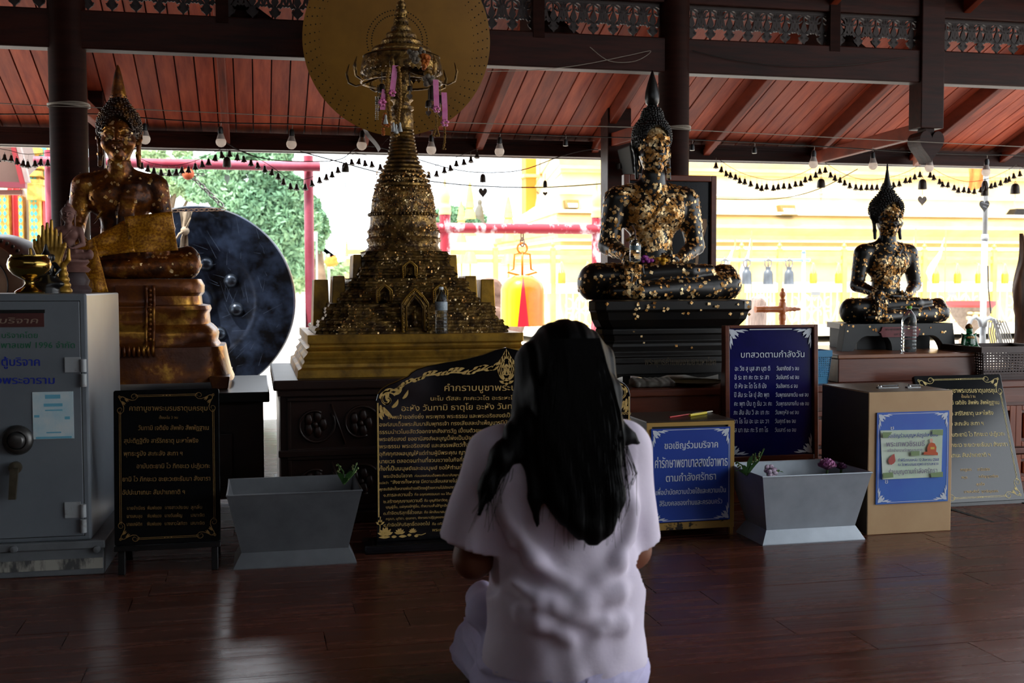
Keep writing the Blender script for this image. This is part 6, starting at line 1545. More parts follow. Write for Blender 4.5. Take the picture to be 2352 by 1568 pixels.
S.cap((x, 4.6, zS), (x, 4.6, zS+.022), .046, .042, .01); V, F = S.mesh()
tag(npmesh('figurine', V, F, mat('black resin', '#0d0c0d', '#1c191a', .3, scale=20)), 'black elephant-headed figurine between the bowl and the golden palms', 'figurine')
# big barrel drum at the frame edge
Yd = 7.2; c = aY(-45, 655, Yd); r = (aY(78, 655, Yd)-c).length
t = thing('barrel_drum', 'huge dark barrel drum with a studded rim at the frame edge', 'drum', (c.x, Yd+.3, 0))
Md = Matrix.Translation(c) @ Matrix.Rotation(-.25, 4, 'Z') @ Matrix.Rotation(-PI/2, 4, 'X')
MB().lathe([(r*.86, 0), (r*.98, .12), (r*1.06, .3), (r*.98, .48), (r*.86, .6)], 48, M=Md).build('shell', mat('drum wood', '#1c0f0a', '#2b1710', .35, scale=6), t, smooth=True, sharp=60)
MB().lathe([(.001, -.012), (r*.5, -.012), (r*.86, -.006), (r*.88, .03), (r*.865, .03)], 48, M=Md, caps=False).build('skin', mat('drum skin', '#6b4c36', '#84634a', .6, scale=6), t, smooth=True)
MB().tube([Md @ Vector((r*.58*math.cos(a), r*.58*math.sin(a), -.013)) for a in np.linspace(0, 2*PI, 49)[:-1]], .012, 6, closed=True, flat=.3).build('painted_ring', m_black, t, smooth=True)
b = MB()
for i in range(46):
    a = 2*PI*i/46; b.sphere(tuple(Md @ Vector((r*.955*math.cos(a), r*.955*math.sin(a), .075))), .011, 7, 5)
b.build('studs', m_bell, t, smooth=True, kind='stuff')
for s in (-.28, .28):
    MB().box(c.x+s-.03, c.x+s+.03, Yd+.1, Yd+.5, 0, c.z-r*.72).build('stand_leg', m_carve, t)
MB().box(c.x-.34, c.x+.34, Yd+.12, Yd+.48, c.z-r*1.04, c.z-r*.9).build('cradle', m_carve, t)
# plastic water bottles
m_pet = mat('clear plastic', '#e9f0f2', rough=.06, trans=.96, ior=1.3); m_water = mat('water', '#dfe8ea', rough=.0, trans=1.0, ior=1.33)
def bottle(label, px, ybase, ytop, Y, wpx, cap_c=None, lab_c=None, name='water_bottle', z0=None):
    c = aY(px, ybase, Y); k = (aY(px+1, ybase, Y)-c).length; H_ = (ybase-ytop)*k; r = wpx*k/2
    if z0 is not None: c.z = z0
    t = thing(name, label, 'bottle', c, 0, 'water bottles left as offerings')
    pr = [(.001, .002), (r*.8, 0), (r*.97, H_*.02), (r, H_*.06)]
    for i in range(7): z = H_*(.1+.075*i); pr += [(r, z), (r*.955, z+H_*.02), (r, z+H_*.04)]
    pr += [(r, H_*.66), (r*.98, H_*.72), (r*.8, H_*.80), (r*.45, H_*.88), (r*.3, H_*.91), (r*.3, H_*.955)]
    MB().lathe(pr, 28, tuple(c)).build('shell', m_pet, t, smooth=True, sharp=60)
    if cap_c: MB().lathe([(r*.34, H_*.94), (r*.36, H_*.945), (r*.36, H_*.99), (r*.3, H_*1.0), (.001, H_*1.0)], 18, tuple(c)).build('cap', mat('cap '+cap_c, cap_c, rough=.4), t, smooth=True, sharp=40)
    if lab_c: MB().lathe([(r*1.01, H_*.50), (r*1.01, H_*.68)], 28, tuple(c), caps=False).build('label_band', mat('band '+lab_c, lab_c, '#8e9aa2', .4, scale=60), t, smooth=True)
    return t, c, k, H_, r
bottle('clear water bottle standing on the pagoda base beside its niche', 1014, 764, 658, 5.13, 28, '#d9dde0', '#b7c4cf', z0=aY(900, 768, 5.09).z)
bottle('clear water bottle with a green cap in front of the small black buddha', 2087, 811, 716, 5.24, 30, '#6fb43c', None, z0=bz)
t, c, k, H_, r = bottle('small bottle with a dark straw in the lap of the large black buddha', 1459, 602, 549, 5.36, 25, None, '#5f7f8a')
MB().tube([c+Vector((0, 0, H_*.5)), c+Vector((0, -.004, H_*1.0)), c+Vector((-.004, -.006, H_*1.3)), c+Vector((-.022, -.01, H_*1.52))], .0035, 7).build('straw', mat('dark red straw', '#3a1216', rough=.4), t)
# flowers in the black buddha's lap
for (label, cx_, cy_, m, n, sp) in (('magenta ribbon flower in the lap of the large black buddha', 1486, 597, mat('magenta', '#7c1e78', '#a33a9c', .45, scale=40), 9, 12), ('yellow marigolds in the lap of the large black buddha', 1521, 599, mat('yellow marigold', '#b98311', '#dba51c', .6, scale=50, bump=.2), 12, 10)):
    c = aY(cx_, cy_, 5.40); t = thing('lap_flower', label, 'flower', c)
    for k in range(n):
        q = aY(cx_+RD.uniform(-sp, sp)*1.1, cy_+RD.uniform(-sp, sp)*.6, 5.40+RD.uniform(-.02, .02)); MB().sphere(tuple(q), (.014, .012, .010), 8, 6).build('blossom', m, t, smooth=True)
# framed portrait behind the large black buddha
YF = 6.25
fa, fb = aY(1432, 400, YF), aY(1645, 400, YF); fz0 = aY(1500, 690, YF).z
t = thing('portrait_frame', 'large brown framed dark portrait leaning behind the black buddha', 'picture', ((fa.x+fb.x)/2, YF, cz))
fz1 = fa.z; w = .035
MB().box(fa.x+w, fb.x-w, YF+.01, YF+.03, cz+.2+w, fz1-w).build('picture', mat('dark picture', '#15161a', '#1e2026', .2, scale=2), t)
for (a_, b_, c_, d_) in ((fa.x, fa.x+w, cz+.2, fz1), (fb.x-w, fb.x, cz+.2, fz1), (fa.x+w, fb.x-w, fz1-w, fz1), (fa.x+w, fb.x-w, cz+.2, cz+.2+w)):
    MB().box(a_, b_, YF-.012, YF+.035, c_, d_).build('frame_rail', m_wood, t, bevel=.004)
b = MB(); PB = Board((0, YF+.0085, 0))
b.add([tuple(PB.M @ Vector((q[0], -.001, q[1]))) for q in [PB.uv(*p) for p in ((1606, 575), (1612, 560), (1618, 540), (1624, 518), (1623, 503), (1615, 502), (1606, 512), (1600, 540), (1597, 600), (1600, 640))]], [tuple(range(10))])
b.build('painted_ear', mat('painted skin', '#8a6a4f', '#a5825f', .5, scale=8), t)
for x_ in (fa.x+.05, fb.x-.1): MB().box(x_, x_+.05, YF-.005, YF+.03, cz*0, cz+.2).build('easel_leg', m_wood, t)
# loudspeaker on the outer post
p0, p1 = aY(1436, 336, 8.1), aY(1473, 400, 8.1); t = thing('loudspeaker', 'black wall loudspeaker tilted on the post behind the black buddha ear', 'loudspeaker', p0)
MB().hexa([(p0.x+.05, 8.06, p1.z), (p1.x+.04, 8.06, p1.z), (p1.x+.04, 8.3, p1.z), (p0.x+.05, 8.3, p1.z)], [(p0.x, 8.0, p0.z), (p1.x, 8.0, p0.z), (p1.x, 8.3, p0.z), (p0.x, 8.3, p0.z)]).build('cabinet', mat('matt black plastic', '#050505', rough=.7, spec=.2), t, bevel=.01)
MB().box(p0.x+.02, p0.x+.06, 8.28, 8.4, p1.z+.06, p1.z+.10).build('bracket', m_iron, t)
MB().hexa([(p0.x+.06, 8.05, p1.z+.015), (p1.x+.03, 8.05, p1.z+.015), (p1.x+.03, 8.06, p1.z+.015), (p0.x+.06, 8.06, p1.z+.015)], [(p0.x+.012, 7.992, p0.z-.015), (p1.x-.012, 7.992, p0.z-.015), (p1.x-.012, 8.0, p0.z-.015), (p0.x+.012, 8.0, p0.z-.015)]).build('grille', mat('black grille', '#0b0b0b', rough=.8, spec=.15), t)
# baskets
def basket(label, px0, px1, ytop, ybot, Y, m, d, taper=.8, z0=None, nx=12, nz=14):
    a, c = aY(px0, ytop, Y), aY(px1, ytop, Y); zt3 = a.z; zb4 = z0 if z0 is not None else aY(px0, ybot, Y).z; xm = (a.x+c.x)/2; hw = (c.x-a.x)/2
    t = thing('plastic_basket', label, 'basket', (xm, Y+d/2, zb4))
    def rc(s, z, g=0): return [(xm-hw*s+g, Y+d/2-d/2*s+g, z), (xm+hw*s-g, Y+d/2-d/2*s+g, z), (xm+hw*s-g, Y+d/2+d/2*s-g, z), (xm-hw*s+g, Y+d/2+d/2*s-g, z)]
    MB().loft([rc(1, zt3-.03), rc(1.03, zt3-.03), rc(1.03, zt3), rc(.97, zt3), rc(.97, zt3-.03)], caps=False).build('rim', m, t)
    MB().loft([rc(taper, zb4), rc(taper*1.02, zb4+.03), rc(taper*.9, zb4+.03), rc(taper*.9, zb4+.01)]).build('bottom', m, t)
    # pierced sides: a real lattice
    b = MB()
    for i in range(nz):
        v = (i+.5)/nz; s = taper+(1-taper)*v; z = zb4+(zt3-zb4)*v; h = (zt3-zb4)/nz*.25
        b.loft([rc(s, z-h), rc(s, z+h), rc(s, z+h, .003), rc(s, z-h, .003), rc(s, z-h)], caps=False)
    P0, P1 = rc(taper, zb4), rc(1, zt3)
    for k in range(4):
        n = nx if k % 2 == 0 else max(4, int(nx*d/(2*hw)))
        for i in range(n+1):
            u = i/n; lo = Vector(P0[k]).lerp(Vector(P0[(k+1) % 4]), u); hi_ = Vector(P1[k]).lerp(Vector(P1[(k+1) % 4]), u); dd = (Vector(P1[(k+1) % 4])-Vector(P1[k])).normalized()*(2*hw/nx*.24)
            b.loft([[tuple(lo-dd), tuple(lo+dd)], [tuple(hi_-dd), tuple(hi_+dd)]], caps=False, closed=False)
    b.build('lattice', m, t)
    return t
m_bb = mat('sky blue plastic', '#2f7fae', '#3b8fbd', .4, scale=5); m_br = mat('dark brown plastic', '#2f1c1a', '#3d2623', .45, scale=5)
basket('pierced sky blue plastic basket beside the blue prayer board', 1866, 1911, 805, 912, 5.08, m_bb, .12, .72, z0=cz, nx=9, nz=18)
basket('dark brown pierced plastic laundry basket at the right frame edge', 2256, 2420, 797, 905, 5.05, m_br, .34, .9, z0=cz, nx=22, nz=12)
# little green glass guardian
YQ = 5.35; c = aY(2225, 809, YQ); c.z = bz; k = .0021
t = thing('glass_figurine', 'small dark green glass seated figurine on the bench beside the brown basket', 'figurine', c)
S = SDF((c.x-.06, c.y-.05, bz-.002), (c.x+.06, c.y+.05, bz+.15), .0026)
S.ell((c.x, c.y, bz+.03), (.035, .025, .035), .015); S.ell((c.x, c.y, bz+.065), (.03, .022, .022), .015); S.ell((c.x, c.y-.003, bz+.1), (.017, .017, .022), .008); S.ell((c.x, c.y, bz+.118), (.02, .018, .012), .006)
for q in (-1, 1):
    S.cap((c.x+q*.03, c.y, bz+.072), (c.x+q*.044, c.y-.008, bz+.02), .011, .009, .008); S.cap((c.x+q*.03, c.y, bz+.075), (c.x+q*.045, c.y, bz+.088), .007, .003, .004); S.ell((c.x+q*.03, c.y-.02, bz+.012), (.022, .02, .012), .008)
V, F = S.mesh(); npmesh('body', V, F, mat('green glass', '#0a3a22', '#0f6a3c', .15, scale=30, lo=.4, hi=.6, trans=.3), t)
MB().lathe([(.018, .112), (.021, .118), (.018, .13), (.008, .138), (.001, .14)], 16, tuple(c)).sphere((c.x, c.y-.012, bz+.065), (.028, .012, .012)).build('crown', m_golddk, t, smooth=True)
# bowl of ash and folded cloth under the black plinth
t = tag(MB().lathe([(.001, .004), (.08, 0), (.15, .02), (.155, .022), (.14, .016), (.001, .01)], 32, (aY(1600, 875, 5.14).x, 5.17, cz), caps=False).build('offering_tray', mat('dull brass tray', '#4b3b22', '#5f4c2e', .4, scale=10, metal=.5), smooth=True), 'shallow brass tray under the large black plinth', 'tray')
S = SDF((1.7, 5.05, cz-.01), (2.15, 5.28, cz+.07), .005); x = aY(1500, 880, 5.13).x
for i in range(7): S.cap((x-.09+i*.03, 5.10+.01*(i % 2), cz+.014), (x-.075+i*.03, 5.22, cz+.024), .014, .016, .012)
S.ell((x, 5.16, cz+.012), (.11, .07, .016), .02); S.cut((0, 0, cz), (0, 0, -1)); V, F = S.mesh()
tag(npmesh('folded_cloth', V, F, mat('grey cloth', '#5d5a52', '#77736a', .9, scale=20)), 'crumpled pale grey cloth under the large black plinth', 'cloth')
# ---------------------------------------------------------------- outside
def paint(key, c, c2=None, **k): return mat(key, c, c2, k.pop('rough', .6), **k)
m_pinkp = mat('faded red painted pipe', '#8e2a3c', '#ad5a6c', .45, scale=3, lo=.35, hi=.7)
m_redp = mat('peeling red paint', '#9c2836', '#cdb4ba', .5, scale=9, lo=.52, hi=.62, stretch=(1, 1, .5))
m_ylw = mat('golden yellow paint', '#e2b672', '#e7c486', .55, scale=2); m_cream = mat('cream painted wall', '#ebd6a8', '#e6ca90', .7, scale=1.2); m_crw = mat('off white ledge', '#efe8d4', '#e6dcc0', .7, scale=2)
m_gbell = mat('yellow enamel', '#dcae10', rough=.3); m_obell = mat('orange enamel', '#c2640a', '#c86e10', .3, scale=14); m_rbell = mat('red enamel', '#d81f2e', rough=.35)
# pink pipe frame that carries the gong
YGF = 9.75
t = thing('gong_stand', 'pink-red pipe frame that carries the giant gong, beyond the eave', 'frame', (aY(300, 700, YGF).x, YGF, -.32))
def pole(b, px, y0, y1, wpx, Y, n=16):
    a = aY(px, y0, Y); k = (aY(px+1, y0, Y)-a).length; c = aY(px, y1, Y); b.tube([(a.x, Y, a.z), (a.x, Y, c.z)], wpx*k/2, n); return a, k
for px in (112, 708):
    a = aY(px, 358 if px > 300 else 345, YGF); k = (aY(px+1, 400, YGF)-aY(px, 400, YGF)).length
    MB().tube([(a.x, YGF, -.32), (a.x, YGF, a.z)], 11*k, 20).build('post', m_pinkp, t, smooth=True, sharp=50)
a, c = aY(78, 372, YGF-.09), aY(735, 383, YGF-.09)
MB().tube([(a.x, YGF-.09, c.z), (c.x, YGF-.09, c.z)], 11*k, 20).build('crossbar', m_pinkp, t, smooth=True, sharp=50)
# gong
gc = aY(455, 692, YGF-.05); gr = (aY(678, 692, YGF-.05)-gc).length
m_gong = mat('scratched blue black bronze', '#07080d', '#2a3852', .32, scale=4.5, lo=.40, hi=.70, detail=10, metal=.55, bump=.05, rough2=.55)
t = thing('gong', 'giant blue-black scratched gong with domed bosses behind the golden buddha', 'gong', (gc.x, YGF, gc.z-gr))
MG = Matrix.Translation(gc) @ Matrix.Rotation(-.06, 4, 'Z') @ Matrix.Rotation(PI/2, 4, 'X')
pr = [(.001, .0)]+[(gr*.155*math.sin(a), .10*math.cos(a)) for a in np.linspace(.05, PI/2, 8)]+[(gr*.17, -.004), (gr*.20, -.012), (gr*.23, -.004), (gr*.56, 0), (gr*.585, .012), (gr*.62, .02), (gr*.93, .035), (gr*.985, .03), (gr, .01), (gr, -.22), (gr*.97, -.22), (gr*.97, .0)]
MB().lathe(pr, 96, M=MG, caps=False).build('disc', m_gong, t, smooth=True, sharp=40)
for i in range(8):
    a = PI/8+.05+i*PI/4+.12; MB().lathe([(gr*.075*math.sin(q), .055*math.cos(q)) for q in np.linspace(.02, PI/2, 7)], 24, M=MG @ Matrix.Translation((gr*.40*math.cos(a), gr*.40*math.sin(a), .0))).build('boss', mat('polished boss', '#161b24', '#3f4855', .3, scale=9, metal=.7), t, smooth=True)
b = MB()
for i in range(110):
    a, r0 = RD.uniform(0, 6.3), gr*RD.uniform(.25, .92); L = RD.uniform(.03, .2); d = a+RD.uniform(.6, 2.4)
    p = Vector((r0*math.cos(a), r0*math.sin(a), .0225+.02*(r0/gr))); q = p+Vector((L*math.cos(d), L*math.sin(d), .001)); n = Vector((-math.sin(d), math.cos(d), 0))*RD.uniform(.0005, .0014)
    b.add([tuple(MG @ v) for v in (p-n, q-n*.3, q+n*.3, p+n)], [(0, 1, 2, 3)])
b.build('scratches', mat('pale scratch', '#475368', rough=.5, metal=.3), t, kind='stuff')
def chain(p0, p1, name, label=None, parent=None, link=.035, r=.006, m=m_chain):
    p0, p1 = Vector(p0), Vector(p1); n = max(2, int((p1-p0).length/(link*1.35))); b = MB(); d = (p1-p0).normalized(); u = d.orthogonal().normalized(); w = d.cross(u)
    for i in range(n):
        c = p0.lerp(p1, (i+.5)/n); s = u if i % 2 else w
        b.tube([c+d*(link*.95*math.cos(a))+s*(link*.5*math.sin(a)) for a in np.linspace(0, 2*PI, 13)[:-1]], r, 5, closed=True)
    o = b.build(name, m, parent, smooth=True, kind='stuff' if parent else None)
    if label: tag(o, label, 'chain')
    return o
Yc = YGF-.09
chain(aY(428, 392, Yc), aY(512, 474, Yc), 'chain', 'steel chain slanting from the pink pipe down to the gong rim'); chain(aY(398, 484, 9.62), aY(516, 481, 9.62), 'chain', 'rusty chain across the upper rim of the gong', m=mat('rusty chain', '#5b4638', rough=.6, metal=.6), link=.03, r=.004)
chain(aY(363, 400, Yc), aY(468, 401, Yc), 'chain', 'level chain under the pink pipe left of the round bell', link=.03, r=.004)
tag(MB().sphere(tuple(aY(432, 399, YGF-.09)), .05, 14, 10).build('lantern', mat('orange lantern', '#c95a33', '#d9774f', .6, scale=8), smooth=True), 'small orange lantern hanging under the pink pipe', 'lantern')
MB().tube([aY(432, 399, YGF-.09), aY(432, 383, YGF-.09)], .004, 5).build('cord', m_wire, bpy.data.objects['lantern'], world=False)
# cloth strip tied to the gong
t = thing('cloth_strip', 'long knotted pale cloth strip hanging down the face of the gong', 'cloth', aY(425, 486, 9.58))
m_rag = mat('weathered cloth', '#8a7a66', '#a89884', .9, scale=12)
b = MB(); rows_ = [(412, 442, 486), (415, 438, 500), (417, 432, 520), (420, 430, 532), (415, 432, 548), (412, 433, 575), (408, 436, 600)]
b.loft([[tuple(aY(x0+(x1-x0)*u, y, 9.57+.015*math.sin(u*9+y*.05))) for u in np.linspace(0, 1, 9)] for x0, x1, y in rows_], caps=False, closed=False)
b.build('strip', m_rag, t, smooth=True)
b = MB(); b.sphere(tuple(aY(425, 530, 9.555)), .035, 10, 8); b.tube([aY(425, 528, 9.55), aY(412, 537, 9.54), aY(402, 552, 9.56)], [.02, .025, .012], 8, flat=.4); b.tube([aY(427, 524, 9.55), aY(438, 500, 9.54)], [.02, .01], 8, flat=.4); b.build('knot', m_rag, t, smooth=True)
# sheet with print, seen past the golden buddha arm
p0, p1 = aY(203, 470, 8.6), aY(262, 540, 8.6)
t = thing('hanging_notice', 'pale printed notice seen through the gap under the golden buddha arm', 'notice', p0)
MB().box(p0.x, p1.x, 8.6, 8.605, p1.z, p0.z).build('sheet', mat('grey white sheet', '#a9aaa6', rough=.7), t)
PBn = Board((0, 8.599, 0)); b = MB(); PBn.line(b, 'ขอ', 216, 532, 230, 532, 9); b.build('lettering', mat('black ink', '#111111', rough=.6), t, kind='stuff')
b = MB(); q = [PBn.uv(*p) for p in ((205, 534), (205, 526), (208, 522), (207, 514), (209, 508), (211, 514), (210, 522), (214, 526), (214, 534))]; b.add([(p[0], 8.598, p[1]) for p in q], [tuple(range(len(q)))[::-1]]); b.build('printed_figure', mat('grey ink', '#5c5e5c', rough=.6), t)
MB().tube([(p0.x, 8.6, p0.z), (p0.x, 8.6, 2.2)], .002, 4).build('string', m_wireg, t)
# peeling red pipe stand with the big yellow bell
YBF = 11.0
t = thing('bell_stand', 'peeling red and white pipe stand with gold finials that carries the big yellow bell', 'frame', (aY(1200, 600, YBF).x, YBF, -.32))
k = (aY(1201, 520, YBF)-aY(1200, 520, YBF)).length
for (px, yt, w) in ((1022, 493, 24), (1370, 500, 22)):
    a = aY(px, yt, YBF); MB().tube([(a.x, YBF, -.32), (a.x, YBF, a.z)], w*k/2, 20).build('post', m_redp, t, smooth=True, sharp=50)
    r = w*k*.52; MB().lathe([(r*1.05, 0), (r*1.12, .02), (r, .04), (r*1.1, .06), (r*.95, .09), (r*.8, .10), (r*.85, .12), (r*.98, .17), (r*.8, .22), (r*.35, .26), (r*.2, .29), (r*.28, .31), (r*.05, .37)], 24, (a.x, YBF, a.z)).build('finial', m_ylw, t, smooth=True, sharp=50)
a, c = aY(1000, 522, YBF-.02), aY(1392, 528, YBF-.02); zc = (a.z+c.z)/2
MB().tube([(a.x, YBF-.02, zc), (c.x, YBF-.02, zc)], 11.5*k, 20).build('crossbar', m_redp, t, smooth=True, sharp=50)
p = aY(1395, 625, YBF+.2); q = aY(1345, 745, YBF-.4)
MB().tube([(aY(1378, 610, YBF).x, YBF, aY(1378, 610, YBF).z), (aY(1340, 760, YBF-.5).x, YBF-.5, -.32)], .028, 10).build('stay', m_redp, t, smooth=True)
bc = aY(1200, 748, YBF-.02); kb = k; bt = aY(1200, 632, YBF-.02).z
t = thing('big_bell', 'big yellow and orange bell with red wedges hanging on a chain', 'bell', bc)
H_ = bt-bc.z; R_ = 49*kb
bprof = [(1.0, 0), (1.0, .08), (.99, .5), (.985, .72), (.90, .84), (.72, .93), (.45, .99), (.2, 1.0)]
def wedge(a0, a1, taper=False):
    vs = []; n = 14
    for i in range(n+1):
        row = []
        for (rr_, zz_) in bprof:
            f = (1-zz_*.96) if taper else 1; am = (a0+a1)/2; a = am+(a0-am+(a1-a0)*i/n)*f; g = 1.004 if taper else 1
            row.append((bc.x+R_*rr_*g*math.sin(a), bc.y-R_*rr_*g*math.cos(a), bc.z+H_*zz_*(g if taper else 1)))
        vs.append(row)
    return MB().loft(vs, caps=False, closed=False)
wedge(-2.0, -.16).build('yellow_side', m_gbell, t, smooth=True); wedge(-.16, 1.45).build('orange_side', m_obell, t, smooth=True); wedge(1.45, 4.29).build('rear_side', m_gbell, t, smooth=True)
wedge(-.45, .06, True).build('red_wedge', m_rbell, t, smooth=True); wedge(1.28, 1.75, True).build('red_wedge', m_rbell, t, smooth=True)
b = MB(); ct = Vector((bc.x, bc.y, bt))
for s in (-1, 1): b.tube([ct+Vector((s*.03, 0, .0)), ct+Vector((s*.15, 0, .03)), ct+Vector((s*.09, 0, .06)), ct+Vector((s*.085, 0, .13)), ct+Vector((s*.08, 0, .21)), ct+Vector((0, 0, .22))], .011, 8)
b.tube([ct, ct+Vector((0, 0, .24))], .012, 8); b.tube([ct+Vector((.05*math.cos(a), 0, .27+.05*math.sin(a))) for a in np.linspace(0, 2*PI, 17)[:-1]], .011, 8, closed=True)
b.build('crown_loop', m_obell, t, smooth=True)
chain(ct+Vector((0, 0, .30)), (ct.x, ct.y, zc-11*k), 'hanging_chain', parent=t, link=.045, r=.008, m=mat('rusty link', '#7d6a5e', rough=.6, metal=.5))
# turned wooden rack beside the black plinth
t = thing('turned_rack', 'orange-brown turned wooden rack end right of the large black plinth', 'rack', (aY(1797, 745, 8.95).x, 8.95, 0))
m_turn = mat('orange brown turned wood', '#8a4a22', '#a9602f', .35, scale=5)
a = aY(1797, 710, 8.95); k = .0032; pr = [(9, 760), (9, 748), (7, 746), (9, 742), (8, 738), (10, 734), (10, 722), (8, 720), (10, 716), (10, 696), (7, 692), (9, 688), (5, 684), (9, 678), (8, 672), (4, 668), (5, 665), (2, 661)]
MB().lathe([(r*k, aY(1797, y, 8.95).z) for r, y in pr], 20, (a.x, 8.95, 0)).lathe([(9*k, 0), (9*k, aY(1797, 760, 8.95).z)], 20, (a.x, 8.95, 0)).build('post', m_turn, t, smooth=True, sharp=50)
pr = [(9, 1735), (9, 1752), (10, 1754), (9, 1757), (10, 1760), (9, 1763), (9, 1786), (10, 1789), (8, 1808), (6, 1810), (7, 1815), (5, 1819), (7, 1825), (4, 1830), (5, 1833), (3, 1838)]
MB().lathe([(r*k, (aY(x, 710, 8.95)-a).x) for r, x in pr], 20, M=Matrix.Translation(a) @ Matrix.Rotation(PI/2, 4, 'Y')).build('crossbar', m_turn, t, smooth=True, sharp=50)
# white lamp post with hooks, coil of cable
YL = 9.55; p0 = aY(2256, 830, YL); p1 = aY(2267, 300, YL)
t = thing('lamp_post', 'slim white metal post with two curled arms, behind the brown basket', 'post', (p0.x, YL, -.32))
m_pole = mat('white metal', '#a2a6a9', '#8f9396', .4, scale=5)
k = (aY(2257, 700, YL)-aY(2256, 700, YL)).length
bt_ = Vector((p0.x-.02, YL, -.32)); MB().tube([bt_, p0, aY(2262, 546, YL)], 6.2*k, 16).build('lower_tube', m_pole, t, smooth=True); MB().tube([aY(2262, 545, YL), p1], 5.2*k, 16).build('upper_tube', m_pole, t, smooth=True)
MB().tube([aY(2261.5, 552, YL), aY(2262, 548, YL), aY(2262.3, 538, YL)], [6.8*k, 7.8*k, 6.4*k], 16).build('collar', m_pole, t, smooth=True)
for pts in (((2253, 750), (2250, 735), (2240, 728), (2230, 733), (2224, 750), (2222, 790)), ((2262, 750), (2264, 735), (2273, 730), (2283, 735), (2290, 755), (2303, 800))):
    MB().tube([aY(x, y, YL-.03) for x, y in pts], 4.2*k, 12).build('curled_arm', m_pole, t, smooth=True)
t = thing('cable_coil', 'coil of grey cable hanging on a curled arm of the white post', 'cable', aY(2285, 735, YL-.1))
b = MB(); 
for i in range(7):
    if i > 4: break
    d = i*6.5; b.tube([aY(2290+d*.8, 830, YL-.1), aY(2278+d*.8, 800+i*2, YL-.1), aY(2270+d*.8, 765, YL-.1-.01*i), aY(2272+d, 738+i, YL-.12), aY(2283+d, 732+i*1.5, YL-.12), aY(2296+d*.9, 765, YL-.1), aY(2307+d*.8, 800, YL-.1), aY(2312+d*.6, 830, YL-.1)], .0065, 6)
b.build('loops', mat('grey cable', '#4b4a48', '#8c8a86', .5, scale=2), t, smooth=True)
MB().tube([aY(2269, 610, YL-.06), aY(2270, 660, YL-.06), aY(2276, 720, YL-.08)], .006, 6).build('loose_end', m_wire, t)
# gnarled timber at the right edge
t = thing('driftwood', 'gnarled brown upright timber at the right frame edge', 'timber', (aY(2345, 800, 7.2).x, 7.2, 0))
rng_ = random.Random(2); rings = []
for i in range(22):
    y = 536+i*14.5; c = aY(2346+6*math.sin(i*.5)+i*.4, y, 7.2); r = np.interp(i, [0, 1, 3, 8, 14, 21], [.012, .022, .032, .058, .066, .085])
    rings.append([(c.x+r*(1+.22*math.sin(3*a+i*.35)+.08*rng_.uniform(-1, 1))*math.cos(a), 7.2+r*math.sin(a), c.z) for a in np.linspace(0, 2*PI, 21)[:-1]])
c = rings[-1]; rings.append([(p[0], p[1], 0) for p in c])
MB().loft(rings[::-1]).build('trunk', mat('weathered timber', '#2b1a0f', '#5b3a20', .7, scale=9, stretch=(3, 3, .4), bump=.4), t, smooth=True)
# stone slabs, stump, urn in the yard
m_sema = mat('brown weathered stone', '#452e22', '#7c6053', .85, scale=5, bump=.5)
def slab(label, px0, px1, y0, y1, Y, seed, cat='stone slab', name='stone_slab', m=m_sema, th=.25):
    a, c = aY(px0, y1, Y), aY(px1, y0, Y); g = random.Random(seed); w = c.x-a.x; h = c.z+.32
    P = [(a.x+w*u+g.uniform(-.03, .03)*w, -.32+h*v+g.uniform(-.02, .02)*h) for u, v in ((.02, 0), (0, .4), (.0, .8), (.03, .97), (.3, 1.0), (.7, .98), (.95, .93), (1, .8), (.92, .66), (.95, .4), (.94, 0))]
    o = MB().prism(P[::-1], Y, Y+th).build(name, m, bevel=.05); return tag(o, label, cat)
slab('upright rough brown stone slab left of the yellow bell', 1110, 1158, 634, 740, 14.2, 3); slab('broad low dark stone behind the yellow bell', 1112, 1209, 705, 785, 13.6, 5)
slab('weathered grey-brown stump behind the turned rack', 1735, 1765, 681, 750, 13, 8, 'stump', 'wooden_stump', mat('grey stump', '#574a44', '#857268', .85, scale=6, stretch=(4, 4, .6), bump=.4))
slab('low brown stone in the far yard beside the van', 769, 800, 632, 665, 40, 9)
YU = 15.0; c = aY(2228, 790, YU); c.z = -.32; ku = (aY(2229, 700, YU)-aY(2228, 700, YU)).length
zu = lambda y: aY(2228, y, YU).z+.32
t = thing('stone_urn', 'wide pale bowl planter with a red rim on a pedestal, behind the lamp post', 'planter', c)
m_urn = mat('pebbled pale bowl', '#7d6e62', '#6a5c51', .8, scale=22)
MB().lathe([(26*ku, 0), (22*ku, zu(780)), (10*ku, zu(770)), (9*ku, zu(762)), (14*ku, zu(756)), (22*ku, zu(748)), (36*ku, zu(725)), (43*ku, zu(705)), (44*ku, zu(698)), (40*ku, zu(698)), (30*ku, zu(730))], 40, tuple(c)).build('bowl', m_urn, t, smooth=True, sharp=50)
MB().lathe([(44*ku, zu(705)), (48*ku, zu(700)), (48*ku, zu(691)), (42*ku, zu(691)), (42*ku, zu(700))], 40, tuple(c), caps=False).build('red_rim', mat('red band', '#9b3a3a', rough=.6), t, smooth=True, sharp=40)
b = MB(); 
for i in range(14): q = aY(2248+RD.uniform(-22, 16), 725+RD.uniform(-8, 8), YU-38*ku); b.sphere(tuple(q), (.05, .03, .02), 7, 5)
b.build('gold_relief', m_ylw, t, kind='stuff')
